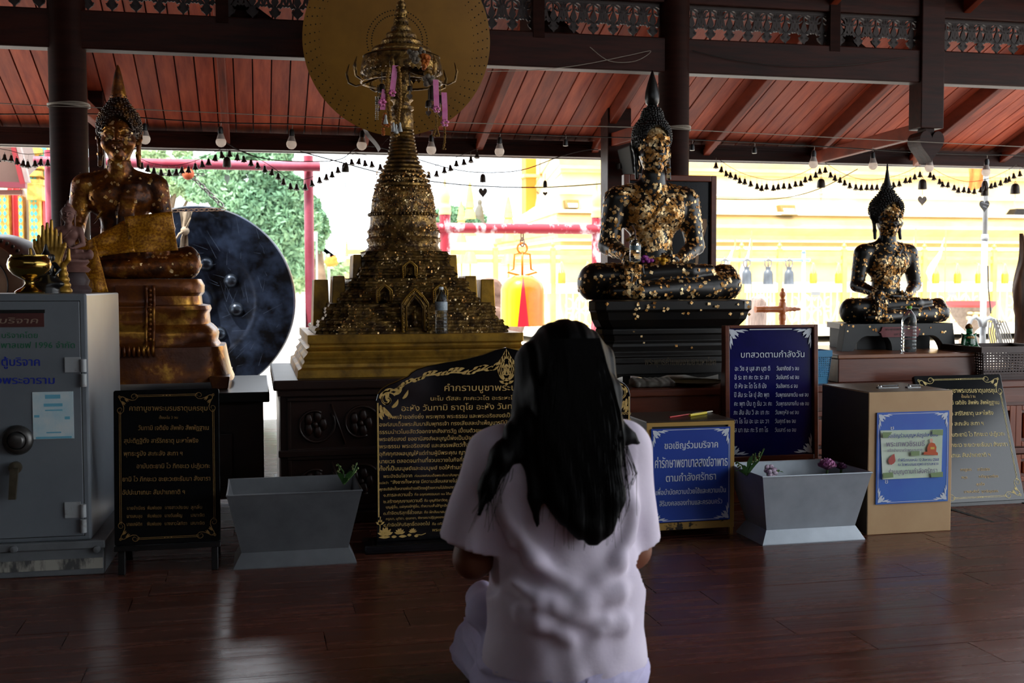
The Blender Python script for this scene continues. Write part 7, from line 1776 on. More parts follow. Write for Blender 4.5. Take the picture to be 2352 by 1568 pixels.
# ---------------------------------------------------------------- the yellow temple base
YT2 = 26.0
t = thing('yellow_temple_base', 'huge yellow and cream moulded temple base with stepped ledges in the sun', 'building', (14, YT2+6, -.32))
xc = aY(1292, 640, YT2).x
def course(name, y0, y1, o0, o1, m):
    z0, z1 = aY(1800, y0, YT2-o0).z, aY(1800, y1, YT2-o1).z
    pl_ = np.interp(y0, [400, 487, 560, 660], [1232, 1185, 1085, 1040])
    def ring(o, z): q = aY(pl_, 640, YT2+13); return [(q.x-o*.9, YT2+13-o*.3, z), (xc-o*.41, YT2-o, z), (xc+40, YT2-o, z), (xc+40, YT2+16, z)]
    MB().loft([ring(o0, max(z0, -.32)), ring(o1, z1)]).build(name, m, t)
for c_ in ((772, 750, 1.6, 1.6, m_crw), (750, 655, .5, .45, m_ylw), (655, 648, .8, .8, m_crw), (648, 600, .3, .3, m_cream), (600, 590, .55, .55, m_ylw), (590, 574, .4, .3, m_cream), (574, 566, .5, .5, m_crw), (566, 556, .35, .35, m_ylw), (556, 549, .6, .6, m_crw), (549, 541, .75, .8, m_ylw), (541, 524, .8, 1.15, m_ylw), (524, 505, 1.15, 1.1, m_ylw), (505, 493, 1.1, .85, m_cream), (493, 487, 1.2, 1.2, m_crw), (487, 452, .5, .5, m_cream), (452, 447, .65, .65, m_crw), (447, 405, .2, .1, m_cream), (405, 397, .3, .3, m_ylw), (397, 388, .35, .45, m_cream), (388, 372, .5, .6, m_ylw), (372, 340, .2, .2, m_cream), (340, 250, .3, .2, m_cream)):
    course('moulding', *c_)
# upper body with pilaster, set back
a, c = aY(1208, 500, 33), aY(1232, 360, 33)
t2 = t
pl2 = MB().box(a.x, c.x, 33, 33.6, -.32, c.z+1.5).build('corner_pilaster', mat('orange yellow paint', '#bd7a20', rough=.6), t2); MB().box(a.x-.08, c.x+.08, 32.9, 33.7, aY(1220, 407, 33).z, aY(1220, 400, 33).z).build('band', m_ylw, pl2)
# orange cloth and picture on the upper wall
a, c = aY(2222, 440, YT2-1.3), aY(2272, 380, YT2-1.3)
t2 = thing('orange_cloth', 'orange robe cloth draped on the upper temple wall behind the lamp post', 'cloth', (a.x, YT2-1.3, a.z))
P = [[(a.x+(c.x-a.x)*u, YT2-1.3-.06*math.sin(u*14+v*3), c.z+(a.z-c.z)*v*(1-.2*u)) for u in np.linspace(0, 1, 15)] for v in np.linspace(0, 1, 6)]
MB().loft(P, caps=False, closed=False).build('drape', mat('orange cloth', '#d9662a', '#e07a3a', .8, scale=6), t2, smooth=True)
MB().tube([(a.x, YT2-1.25, c.z+.02), (c.x+.8, YT2-1.25, c.z+.02)], .03, 6).build('rod', m_ylw, t2)
def flood(label, px0, px1, y0, y1, Y):
    a, c = aY(px0, y1, Y), aY(px1, y0, Y); t2 = thing('floodlight', label, 'floodlight', a, 0, 'floodlights on the temple ledges'); w = c.x-a.x; h = c.z-a.z
    MB().hexa([(a.x+w*.1, Y, a.z+h*.15), (c.x-w*.1, Y, a.z+h*.15), (c.x-w*.1, Y+.3, a.z+h*.15), (a.x+w*.1, Y+.3, a.z+h*.15)], [(a.x, Y+.1, c.z), (c.x, Y+.1, c.z), (c.x-w*.05, Y+.35, c.z), (a.x+w*.05, Y+.35, c.z)]).build('housing', mat('ochre metal', '#7a6128', '#655022', .5, scale=8), t2, bevel=.02)
    MB().hexa([(a.x+w*.2, Y-.01, a.z+h*.25), (c.x-w*.2, Y-.01, a.z+h*.25), (c.x-w*.2, Y+.02, a.z+h*.25), (a.x+w*.2, Y+.02, a.z+h*.25)], [(a.x+w*.15, Y+.04, c.z-h*.35), (c.x-w*.15, Y+.04, c.z-h*.35), (c.x-w*.15, Y+.08, c.z-h*.35), (a.x+w*.15, Y+.08, c.z-h*.35)]).build('lens', mat('lens', '#d8d3bd', rough=.2), t2)
    MB().box(a.x, c.x, Y-.02, Y+.3, a.z, a.z+h*.1).build('base', mat('ochre metal', '#7a6128'), t2)
flood('ochre floodlight on the temple ledge right of the portrait', 1795, 1832, 470, 494, YT2-1.2); flood('ochre floodlight behind the right post of the bell stand', 1300, 1333, 458, 482, YT2-.8)
a, c = aY(2326, 499, YT2-1.15), aY(2375, 479, YT2-1.15)
YQ2 = YT2-1.15
tag(MB().hexa([(a.x, YQ2, a.z), (c.x, YQ2, a.z), (c.x, YQ2+.4, a.z), (a.x, YQ2+.4, a.z)], [(a.x+.12, YQ2, c.z), (c.x, YQ2, c.z), (c.x, YQ2+.3, c.z), (a.x+.12, YQ2+.3, c.z)]).build('solar_lamp', m_iron, bevel=.02), 'dark slanted lamp head at the right frame edge', 'lamp')
# golden fence with little bells in front of the temple
YFN = 22.5
t = thing('golden_fence', 'long pale gold fence of posts, rails and scrolled panels before the yellow temple', 'fence', (12, YFN, -.32))
m_pg = mat('pale gold paint', '#dcbf62', '#d6b550', .5, scale=4); m_wg = mat('white gold filigree', '#e6dcae', rough=.5)
posts = [1138, 1290-20, 1420, 1560, 1715-12, 1790, 1958-20, 2122, 2282, 2440]
px_ = [aY(p, 650, YFN).x for p in posts]; zr_ = [aY(1800, y, YFN).z for y in (582, 600, 657, 668, 752)]
fp = None
for p in px_:
    b = MB().box(p-.05, p+.05, YFN-.05, YFN+.05, -.32, zr_[0]+.05); b.lathe([(.06, 0), (.07, .04), (.03, .07), (.05, .12), (.015, .18), (.002, .25)], 10, (p, YFN, zr_[0]+.05)); b.build('post', m_pg, t)
for z, h in ((zr_[0], .05), (zr_[1], .04), (zr_[2], .07), (zr_[3], .03), (zr_[4], .05)): MB().box(px_[0]-3, px_[-1], YFN-.03, YFN+.03, z-h, z+h).build('rail', m_pg if z > zr_[2] else m_crw, t)
for i in range(len(px_)-1):
    x0, x1 = px_[i]+.1, px_[i+1]-.1; b = MB(); zc = (zr_[3]+zr_[4])/2; h = (zr_[3]-zr_[4])*.45; xm = (x0+x1)/2
    for s in (-1, 1):
        for q in (-1, 1):
            for (cx_, r0) in ((.25, .8), (.62, .55)):
                cxx = xm+s*(x1-x0)*.5*cx_; b.tube([(p[0], YFN, p[1]) for p in spiral(cxx, zc+q*h*.35, r0*h*.7, .05, PI/2*q, PI/2*q+5*s*q, 14)], .016, 4)
        b.tube([(xm+s*(x1-x0)*.5*u, YFN, zc+h*.8*math.sin(u*7)) for u in np.linspace(.1, .98, 16)], .02, 4)
    for u in np.linspace(.04, .96, 9): b.box(x0+(x1-x0)*u-.012, x0+(x1-x0)*u+.012, YFN-.01, YFN+.01, zr_[4], zr_[3])
    b.build('scroll_panel', m_wg, t)
for px in (1390-10, 1875, 2188): # name plates
    a = aY(px, 674, YFN-.08); MB().box(a.x-.11, a.x+.11, YFN-.06, YFN-.04, a.z-.04, a.z+.04).build('name_plate', mat('grey plate', '#77797a', rough=.4), t)
fb_ = None
for i, px in enumerate((1290, 1350, 1868, 1926, 2149, 2199, 2248, 2308)):
    c = aY(px, 651, YFN-.15); kf = (aY(px+1, 651, YFN-.15)-c).length; r = 8.5*kf; h = 24*kf
    if fb_ is None:
        fb_ = thing('prayer_bell', 'x', 'bell', c, 0, 'little orange bells on the golden fence')
        MB().lathe([(r*1.02, 0), (r, h*.1), (r*.97, h*.9), (r*.8, h), (.01, h*1.02)], 18, tuple(c)).build('bell', mat('orange gold enamel', '#c27a18', '#c06f12', .4, scale=6), fb_, smooth=True, sharp=40)
        b = MB(); b.tube([c+Vector((s*r*.3, 0, h)) if False else c+Vector((-r*.7+1.4*r*q, 0, h+.22*math.sin(q*PI))) for s in (1,) for q in np.linspace(0, 1, 9)], .012, 5); b.tube([c+Vector((0, 0, h)), (c.x, c.y, zr_[1]-.02), (c.x, YFN-.01, zr_[1])], .01, 4); b.build('loop', m_ylw, fb_, smooth=True); o = fb_
    else: o = dup(fb_, loc=c)
    o['label'] = ['orange fence bell right of the big yellow bell', 'orange fence bell beside the right post of the bell stand', 'orange fence bell left of the small black buddha, nearest the grey bells', 'orange fence bell just left of the small black buddha shoulder', 'first orange fence bell right of the small black buddha', 'second orange fence bell right of the small black buddha', 'orange fence bell touching the white lamp post', 'orange fence bell right of the white lamp post'][i]
# grey bells on a blue rail
YGB2 = 17.0
t = thing('bell_rail', 'pale blue pipe rail with grey bells right of the large black buddha', 'rail', (aY(1846, 745, YGB2).x, YGB2, -.32))
m_bluep = mat('pale blue pipe', '#7f97ab', rough=.5); a, c = aY(1630, 597, YGB2), aY(1858, 597, YGB2); k = (aY(1801, 597, YGB2)-aY(1800, 597, YGB2)).length
MB().tube([a, (c.x, c.y, a.z*.5+c.z*.5)], 3*k, 10).sphere((c.x, c.y, (a.z+c.z)/2), 4*k).build('rail', m_bluep, t, smooth=True)
p = aY(1846, 580, YGB2); MB().tube([(p.x, YGB2, -.32), tuple(p)], 4*k, 10).lathe([(5*k, 0), (2*k, 6*k), (.001, 12*k)], 10, tuple(p)).build('post', m_bluep, t, smooth=True)
p = aY(1600, 580, YGB2); MB().tube([(p.x, YGB2, -.32), tuple(p)], 4*k, 10).build('post', m_bluep, t, smooth=True)
gb = None
for i, px in enumerate((1664, 1715, 1764, 1812)):
    c = aY(px, 653, YGB2-.02)
    if gb is None:
        gb = thing('grey_bell', 'x', 'bell', c, 0, 'grey bells on the blue rail')
        R_ = 11*k; MB().lathe([(r*R_, z*k) for r, z in ((1.05, 0), (1.0, 3), (.95, 10), (.93, 22), (.82, 27), (.55, 30), (.5, 31), (.52, 36), (.3, 37), (.01, 38))], 22, tuple(c)).build('bell', mat('grey bronze', '#4a4e54', '#5d6268', .45, scale=5, metal=.5), gb, smooth=True, sharp=40)
        b = MB(); b.tube([c+Vector((8*k*math.cos(a), 0, 44*k+9*k*math.sin(a))) for a in np.linspace(0, 2*PI, 13)[:-1]], 1.6*k, 6, closed=True); b.tube([c+Vector((0, 0, 36*k)), c+Vector((0, 0, 57*k))], 1.4*k, 6); b.build('crown_loop', m_chain, gb, smooth=True); o = gb
    else: o = dup(gb, loc=c)
    o['label'] = ['grey bell nearest the portrait frame', 'grey bell second from the portrait frame', 'grey bell third from the portrait frame', 'grey bell nearest the blue rail post'][i]
# tall gold tiered poles
def tpole(label, px, ytip, y0, Y, wmax):
    a = aY(px, y0, Y); zt_ = aY(px, ytip, Y).z; k = (aY(px+1, y0, Y)-a).length
    t = thing('tiered_pole', label, 'pole', (a.x, Y, -.32), 0, 'gold tiered poles before the temple')
    MB().tube([(a.x, Y, -.32), (a.x, Y, a.z)], 2.2*k, 8).build('pole', m_pg, t)
    n = 7; h = (zt_-a.z)
    for i in range(n):
        r = wmax*k*(1-i/n)*.5+.02; z = a.z+h*(1-.62**i)*1.02; MB().lathe([(r*1.1, 0), (r, h*.03), (r*.8, h*.12), (r*.5, h*.17)], 14, (a.x, Y, z)).build('tier', m_pg, t, smooth=True, sharp=50)
    MB().lathe([(.03, 0), (.004, h*.16)], 8, (a.x, Y, a.z+h*.86)).build('tip', m_pg, t)
tpole('tallest gold tiered pole right of the pagoda, nearest the bell stand post', 1080, 440, 606, 21, 28); tpole('second gold tiered pole, close behind the bell stand post', 1060, 478, 606, 22, 22); tpole('gold tiered pole left of the hanging yellow bell', 1168, 470, 606, 20.5, 30); tpole('far thin gold pole between the pagoda and the pink post', 797, 560, 640, 45, 10)
# white flags
for i, (px, y, s) in enumerate(((1660, 592, .6), (1712, 575, .3), (2150, 572, .5), (2092, 568, .25))):
    c = aY(px, y, 21.5); t = thing('prayer_flag', ['white triangular flag beside the portrait frame', 'pink-printed flag between the portrait and the grey bells', 'white flag right of the small black buddha head', 'small reddish flag behind the small black buddha shoulder'][i], 'flag', c)
    MB().loft([[(c.x-.45*abs(s), 21.5+.04*math.sin(v*8), c.z-.5+v*.1*s) if v == 0 else (c.x-.45*abs(s)+.9*abs(s)*v, 21.5+.05*math.sin(v*8), c.z-.5+v*.75) for v in np.linspace(0, 1, 8)], [(c.x-.2*abs(s)+.7*abs(s)*v, 21.52+.05*math.sin(v*8), c.z-.7+v*.95) for v in np.linspace(0, 1, 8)]], caps=False, closed=False).build('cloth', mat('flag white', '#e6d6d4', '#d98d92', .8, scale=3, lo=.5, hi=.7) if i % 2 else mat('flag plain', '#e8e4de', rough=.8), t, smooth=True)
    MB().tube([(c.x+.45*abs(s), 21.5, -.32), (c.x+.45*abs(s), 21.5, c.z+.4)], .015, 5).build('staff', m_pg, t)
# small dark statue on the distant ledge
c = aY(1102, 516, 30); S = SDF((c.x-.4, 29.7, c.z-.05), (c.x+.4, 30.3, c.z+.75), .03)
S.cap((c.x, 30, c.z+.25), (c.x, 30, c.z+.45), .11, .09, .05); S.ell((c.x, 30, c.z+.6), (.07, .07, .09), .03); S.cap((c.x+.05, 30, c.z+.2), (c.x+.12, 30, c.z), .06, .04, .03); S.cap((c.x-.08, 30, c.z+.42), (c.x-.14, 29.95, c.z+.2), .04, .03, .03)
V, F = S.mesh(); tag(npmesh('garden_statue', V, F, mat('grey statue', '#5b5a52', rough=.8)), 'small dark statue on a ledge far behind the bell stand', 'statue')
a = MB().box(c.x-1.5, c.x+.35, 29.7, 30.4, -.32, c.z).build('ledge', m_crw); tag(a, 'white far ledge that carries the small dark statue', 'wall')
# ---------------------------------------------------------------- left: temple hall with red doors and gold columns
YTM = 20.0
t = thing('temple_hall', 'white temple hall with red doors and gold mosaic columns at the left edge', 'building', (aY(40, 500, YTM).x, YTM, -.32))
m_mos = mat('gold and green mosaic', '#9c6f24', '#c39a44', .5, scale=9, lo=.4, hi=.6); m_teal = mat('teal glass', '#3f9a8a', rough=.3); m_door = mat('red door', '#c01f26', '#cf3238', .5, scale=4)
def bx(px0, px1, y0, y1, Y0, Y1, nm, m, ground=False):
    a, c = aY(px0, y1, Y0), aY(px1, y0, Y0); return MB().box(a.x, c.x, Y0, Y1, -.32 if ground else a.z, c.z).build(nm, m, t)
bx(-160, 112, 330, 560, YTM, YTM+4, 'wall', m_crw, True)
for (x0, x1) in ((20, 45), (90, 106)): d = bx(x0, x1, 420, 560, YTM-.12, YTM+.05, 'door', m_door, True); d_ = MB().box(aY(x0+10, 500, YTM-.14).x, aY(x0+12, 500, YTM-.14).x, YTM-.15, YTM-.12, -.3, aY(x0, 425, YTM).z).build('door_joint', mat('pale red', '#e06a6a', rough=.5), d)
for (x0, x1, yt) in ((-8, 19, 440), (44, 51, 450), (68, 88, 330)):
    cl = bx(x0, x1, yt, 560, YTM-.35, YTM-.05, 'mosaic_column', m_mos, True); b = MB()
    for i in range(26):
        z = aY(x0, 560, YTM-.36).z-.5+i*.11
        for s in ((.5,) if x1-x0 < 12 else (.28, .72)): xx = aY(x0+(x1-x0)*s, 500, YTM-.36).x; b.add([(xx-.03, YTM-.36, z), (xx, YTM-.36, z-.05), (xx+.03, YTM-.36, z), (xx, YTM-.36, z+.05)], [(0, 1, 2, 3)])
    b.build('glass_inlay', m_teal, cl, kind='stuff')
for i, (y0, y1, g) in enumerate(((424, 458, 6), (412, 424, 9), (392, 404, 5), (376, 386, 8), (340, 352, 4))):
    bx(68-g, 90+g, y0, y1, YTM-.5, YTM, 'capital', m_mos)
b = bx(50, 110, 332, 408, YTM-.3, YTM, 'gold_cornice', m_mos); q = MB()
for i in range(30): p = aY(RD.uniform(52, 108), RD.uniform(335, 405), YTM-.31); q.sphere(tuple(p), (.06, .02, .05), 6, 4)
q.build('glass_inlay', m_teal, b, kind='stuff')
# near roof corner of a neighbouring shelter
YR = 13.5
t = thing('roof_corner', 'brown underside and red edge board of a neighbouring shelter roof at the left edge', 'roof', aY(0, 400, YR))
p = [aY(-120, 318, YR), aY(28, 318, YR), aY(52, 418, YR), aY(-120, 428, YR)]
u = Vector((0, .9, .25))
MB().hexa([p[3], p[2], p[2]+u, p[3]+u], [p[0], p[1], p[1]+u, p[0]+u]).build('soffit', mat('brown soffit', '#563e35', '#5f463c', .6, scale=3), t)
def bar(pa, pb, w, d, nm, m): pa, pb = Vector(pa), Vector(pb); dd = (pb-pa).normalized(); s = dd.cross(Vector((0, 1, 0))).normalized()*w/2; e = Vector((0, d, 0)); MB().hexa([pa-s, pa+s, pa+s+e, pa-s+e], [pb-s, pb+s, pb+s+e, pb-s+e]).build(nm, m, t)
bar(aY(24, 310, YR-.1), aY(52, 422, YR-.1), .055, .12, 'edge_board', mat('red board', '#7c161d', rough=.5)); bar(aY(34, 310, YR-.1), aY(61, 418, YR-.1), .05, .12, 'naga_edge', mat('pale carved edge', '#7a6763', '#8a7772', .6, scale=6)); bar(aY(-100, 420, YR-.1), aY(58, 425, YR-.1), .06, .12, 'lower_board', mat('dark pink board', '#651f2c', rough=.5)); bar(aY(-100, 441, YR-.05), aY(52, 441, YR-.05), .05, .1, 'lower_rail', mat('brown rail', '#5a2f22', rough=.5))
MB().tube([(aY(-60, 440, YR).x, YR, -.32), (aY(-60, 440, YR).x, YR, aY(-60, 440, YR).z)], .06, 10).build('post', m_pinkp, t)
# ---------------------------------------------------------------- trees, van, monk, lamp
def leaf_mat(key, c1, c2):
    m = mat(key, c1, c2, .6, scale=.35, lo=.35, hi=.65); b = m.node_tree.nodes['Principled BSDF']
    if 'Subsurface Weight' in b.inputs: b.inputs['Subsurface Weight'].default_value = 0
    return m
m_l1 = leaf_mat('tree leaves', '#557d60', '#8db08a'); m_l2 = leaf_mat('light leaves', '#93ad80', '#b3c69c'); m_bark = mat('tree bark', '#5a4a3c', '#7a6856', .9, scale=3, bump=.3)
def tree(label, Y, blobs, n, m, trunk=None, size=.22, seed=0, name='leafy_tree', cat='tree', brn=()):
    g = np.random.default_rng(seed); C = [(aY(x, y, Y), r) for x, y, r in blobs]; k = (aY(500, 500, Y)-aY(501, 500, Y)).length
    base = aY(trunk if trunk else blobs[0][0], 660, Y); base.z = -.32
    t = thing(name, label, cat, base)
    W = np.array([r**2 for _, r in C], float); W /= W.sum(); vs = np.zeros((n*4, 3)); idx = g.choice(len(C), n, p=W)
    d = g.normal(0, 1, (n, 3)); d /= np.linalg.norm(d, axis=1)[:, None]; rad = g.uniform(.35, 1, n)**.6
    cen = np.array([tuple(C[i][0]) for i in idx])+d*(rad*np.array([C[i][1]*k for i in idx]))[:, None]*np.array([1, .8, .9])
    u = g.normal(0, 1, (n, 3)); u /= np.linalg.norm(u, axis=1)[:, None]; w = np.cross(u, g.normal(0, 1, (n, 3))); w /= np.linalg.norm(w, axis=1)[:, None]+1e-9
    s = size*g.uniform(.6, 1.3, n)[:, None]
    vs[0::4] = cen-u*s; vs[1::4] = cen+w*s*.4; vs[2::4] = cen+u*s; vs[3::4] = cen-w*s*.4
    npmesh('foliage', vs, np.arange(n*4).reshape(-1, 4), m, t, smooth=False, kind='stuff')
    if trunk:
        b = MB(); top = C[0][0]; b.tube([base, base.lerp(top, .4)+Vector((.2, 0, 0)), top], [.3, .22, .1], 10)
        b.build('trunk', m_bark, t, smooth=True)
        for i, (c, r) in enumerate(C[1:8]): MB().tube([base.lerp(top, .35+.06*i), (base.lerp(top, .5)+c)/2, c], [.12, .08, .03], 7).build('branch', m_bark, t, smooth=True)
    return t
tree('big leafy green tree filling the opening behind the gong', 34, [(560, 480, 75), (480, 400, 50), (430, 395, 38), (530, 380, 45), (620, 390, 55), (660, 440, 50), (650, 520, 62), (600, 560, 60), (690, 570, 40), (520, 440, 50), (700, 510, 40), (560, 350, 40), (640, 350, 35), (460, 440, 30), (690, 610, 30)], 26000, m_l1, 640, .13, 1)
tree('sparser tree high between the golden buddha and the pink pipe', 36, [(370, 380, 30), (345, 345, 35), (400, 420, 32), (440, 440, 26), (420, 350, 22)], 4500, m_l2, 380, .13, 2)
tree('small far tree right of the pagoda', 60, [(1062, 500, 26), (1085, 508, 22), (1040, 495, 22), (1100, 505, 16), (1012, 500, 20)], 3500, m_l1, 1062, .3, 3)
tree('tree edge right of the pink post', 40, [(725, 500, 26), (735, 530, 26), (720, 560, 28), (742, 510, 14), (715, 470, 22)], 4000, m_l1, 720, .13, 4)
tree('pale green bushes along the far path', 70, [(690, 620, 26), (715, 610, 28), (750, 612, 30), (790, 625, 26), (660, 610, 26), (820, 630, 20), (640, 620, 20), (690, 650, 22), (640, 650, 22), (740, 655, 20), (800, 655, 20)], 4200, m_l2, None, .35, 5, 'far_bushes', 'bushes')
# the far path climbs a little
MB().hexa([(-60, 48, -.4), (40, 48, -.4), (40, 86, .20), (-60, 86, .20)], [(-60, 48, -.319), (40, 48, -.319), (40, 86, .34), (-60, 86, .34)]).hexa([(-60, 86, .2), (40, 86, .2), (40, 170, .2), (-60, 170, .2)], [(-60, 86, .34), (40, 86, .34), (40, 170, .5), (-60, 170, .5)]).build('path', m_conc, kind='structure')
# orange van
YV = 80.0; a, c = aY(723, 672, YV), aY(771, 625, YV); a.z = .236
t = thing('van', 'small orange and yellow van far down the path beside the pink post', 'van', (a.x, YV, a.z)); w = c.x-a.x; h = c.z-a.z
m_van = mat('orange van paint', '#ea7a3a', '#ee8a4a', .4, scale=1)
MB().hexa([(a.x, YV, a.z+.35), (c.x, YV, a.z+.35), (c.x, YV+4, a.z+.35), (a.x, YV+4, a.z+.35)], [(a.x+.05, YV+.1, c.z-.35), (c.x-.05, YV+.1, c.z-.35), (c.x-.05, YV+4, c.z-.35), (a.x+.05, YV+4, c.z-.35)]).build('body', m_van, t, bevel=.1)
MB().hexa([(a.x+.02, YV+.1, c.z-.35), (c.x-.02, YV+.1, c.z-.35), (c.x-.02, YV+4, c.z-.35), (a.x+.02, YV+4, c.z-.35)], [(a.x+.3, YV+.5, c.z), (c.x-.3, YV+.5, c.z), (c.x-.3, YV+3.7, c.z), (a.x+.3, YV+3.7, c.z)]).build('roof', mat('yellow van roof', '#e9d27a', rough=.5), t, bevel=.1)
z0, z1 = aY(745, 656, YV).z, aY(745, 640, YV).z; MB().box(a.x+.12, c.x-.12, YV-.04, YV+.06, z0, z1).build('windscreen', mat('van glass', '#7d8ba0', rough=.1), t)
for x in (a.x+.2, c.x-.2):
    MB().lathe([(.3, -.1), (.32, 0), (.3, .1)], 16, M=Matrix.Translation((x, YV+.6, a.z+.32)) @ Matrix.Rotation(PI/2, 4, 'Y')).build('wheel', m_black, t)
# solar street lamp, marigold basket sign
def pp_(px, y, Y): return aY(px, y, Y)
YSL = 45.0; t = thing('solar_street_lamp', 'street lamp with a slanted solar panel behind the van', 'street lamp', (pp_(755, 600, YSL).x, YSL, -.32))
MB().tube([(pp_(755, 600, YSL).x, YSL, -.32), tuple(pp_(755, 583, YSL))], .05, 8).build('pole', m_pole, t)
q = [pp_(735, 569, YSL), pp_(748, 570, YSL), pp_(772, 588, YSL), pp_(758, 587, YSL)]; MB().hexa([v+Vector((0, 0, -.05)) for v in q], q).build('solar_panel', mat('solar panel', '#8fa3b8', rough=.2), t)
b = MB(); 
for i in range(16): b.sphere(tuple(pp_(761+RD.uniform(-9, 9), 600+RD.uniform(-5, 5), YSL)), .14, 7, 5)
b.build('flower_basket', mat('orange flowers', '#e2752a', '#ea9040', .8, scale=3), t, kind='stuff')
a, c = pp_(720, 553, 30), pp_(729, 532, 30); t = thing('panel_sign', 'small grey panel mounted at the pink post', 'sign', a); MB().box(a.x, c.x, 30, 30.06, a.z, c.z).build('panel', mat('pale panel', '#b9c4cf', rough=.4), t); MB().tube([(c.x-.02, 30.05, -.32), (c.x-.02, 30.05, c.z)], .025, 6).build('pole', m_pole, t)
# walking monk and a dark pedestrian far away
def walker(label, px, yt, yb, robe, skin, Y):
    g_ = aY(px, yb, Y); top = aY(px, yt, Y).z; G = g_.z; h = top-G; x = g_.x
    S = SDF((x-.5, Y-.4, G-.02), (x+.5, Y+.4, top+.05), .035); z = lambda f: G+h*f
    S.ell((x, Y, z(.935)), (h*.045, h*.05, h*.065), .02); S.cap((x, Y, z(.84)), (x, Y, z(.9)), .06, .055, .03)
    for s in (-1, 1):
        S.chain([(x+s*h*.05, Y, z(.5)), (x+s*h*.055+.04*s, Y-.05*s, z(.27)), (x+s*h*.05, Y+.06*s, z(.02))], [.09, .065, .045], .03); S.cap((x+s*h*.05, Y+.06*s, z(.015)), (x+s*h*.05, Y+.06*s-.15, z(.012)), .045, .03, .02)
        S.chain([(x+s*h*.11, Y, z(.8)), (x+s*h*.125, Y+.02, z(.64)), (x+s*h*.11, Y-.08, z(.5))], [.055, .045, .035], .03)
    V, F = S.mesh(); t = thing('person', label, 'person', (x, Y, G)); npmesh('body', V, F, skin, t)
    S = SDF((x-.5, Y-.4, z(.1)), (x+.5, Y+.4, z(.88)), .035); S.chain([(x, Y, z(.80)), (x, Y, z(.55)), (x, Y, z(.2))], [h*.095, h*.10, h*.105], .05); S.cap((x-h*.07, Y, z(.80)), (x+h*.07, Y, z(.80)), .09, .09, .06); S.cut((x, Y, z(.16)), (0, 0, -1))
    V, F = S.mesh(); npmesh('robe', V, F, robe, t)
m_skin = mat('brown skin', '#7a4a35', '#86543c', .55, scale=6)
walker('monk in an orange robe walking on the far path beside the gong', 689, 628, 676, mat('orange robe', '#e07030', '#e88040', .8, scale=3), m_skin, 88)
walker('far dark-clothed pedestrian half hidden behind the pink post', 722, 625, 684, mat('dark clothes', '#3d3330', rough=.8), m_skin, 74)
# ---------------------------------------------------------------- kneeling worshipper, seen from behind
PO = aY(1290, 1568, 2.55); PX, PY = PO.x, 2.55
t = thing('person', 'person with long black hair in a pale lavender short-sleeved shirt, kneeling with back to us', 'person', (PX, PY, 0))
def W(p): return (PX+p[0], PY+p[1], p[2])
def pc(S, pts, rs, k=.02): S.chain([W(p) for p in pts], rs, k)
# body: one continuous skin surface from head to toes
S = SDF((PX-.42, PY-.42, -.01), (PX+.42, PY+.62, 1.0), .0075)
S.ell(W((.01, .015, .875)), (.072, .092, .095), .02); S.ell(W((.01, .055, .835)), (.055, .06, .07), .03)
S.ell(W((.01, .085, .79)), (.025, .025, .02), .02)
S.chain([W((.01, .104, .875)), W((.01, .113, .855)), W((.01, .120, .838))], [.007, .009, .012], .01)
S.chain([W((-.012, .104, .815)), W((.01, .110, .816)), W((.032, .104, .815))], [.004, .007, .004], .005)
for s in (-1, 1):
    S.ell(W((.01+s*.03, .095, .868)), (.016, .012, .009), .006); S.chain([W((.01+s*.015, .103, .885)), W((.01+s*.045, .094, .888))], .005, .006)
    S.ell(W((.01+s*.075, .01, .86)), (.012, .02, .03), .008)
S.cap(W((.01, -.01, .70)), W((.01, .005, .80)), .055, .05, .03)
S.cap(W((-.13, -.01, .665)), W((.13, -.01, .67)), .055, .055, .05)
S.ell(W((.0, .0, .56)), (.15, .10, .14), .05); S.ell(W((.005, .01, .38)), (.14, .10, .13), .06); S.ell(W((.01, .0, .17)), (.165, .13, .12), .06)
for s in (-1, 1):
    sh = (-.165 if s < 0 else .155, -.005, .655); el = (-.205 if s < 0 else .185, .035, .41); wr = (-.05 if s < 0 else .06, .23, .50)
    pc(S, [sh, el], [.052, .045], .03); pc(S, [el, wr], [.044, .028], .02)
    # palms pressed together before the chest, fingers separate
    px_ = .005+s*.016; S.ell(W((px_, .255, .555)), (.012, .034, .042), .012)
    for i, L in enumerate((.06, .074, .068, .05)):
        y = .232+.0155*i; pc(S, [(px_, y, .585), (px_-s*.003, y+.004, .585+L*.55), (px_-s*.006, y+.008, .585+L)], [.0085, .0078, .006], .003)
    pc(S, [(px_+s*.004, .232, .545), (px_+s*.008, .215, .57), (px_+s*.004, .21, .595)], [.010, .009, .007], .004)
    S.cap(W(wr), W((px_, .25, .53)), .028, .024, .015)
    # thighs forward, shins folded under, feet behind
    kn = (s*.115, .40, .08); S.cap(W((s*.08+.01, .03, .15)), W(kn), .095, .066, .04); S.cap(W(kn), W((s*.10-.02, -.10, .05)), .062, .04, .02)
    pc(S, [(s*.10-.02, -.10, .045), (s*.09-.02, -.2, .035), (s*.085-.02, -.27, .03)], [.036, .034, .022], .015)
    for j in range(5): pc(S, [(s*.085-.02+(j-2)*.016, -.265, .028), (s*.085-.02+(j-2)*.018, -.30+.006*abs(j-2), .022)], [.011, .009], .003)
S.cut((0, 0, .002), (0, 0, -1))
V, F = S.mesh(); npmesh('body', V, F, m_skin, t)
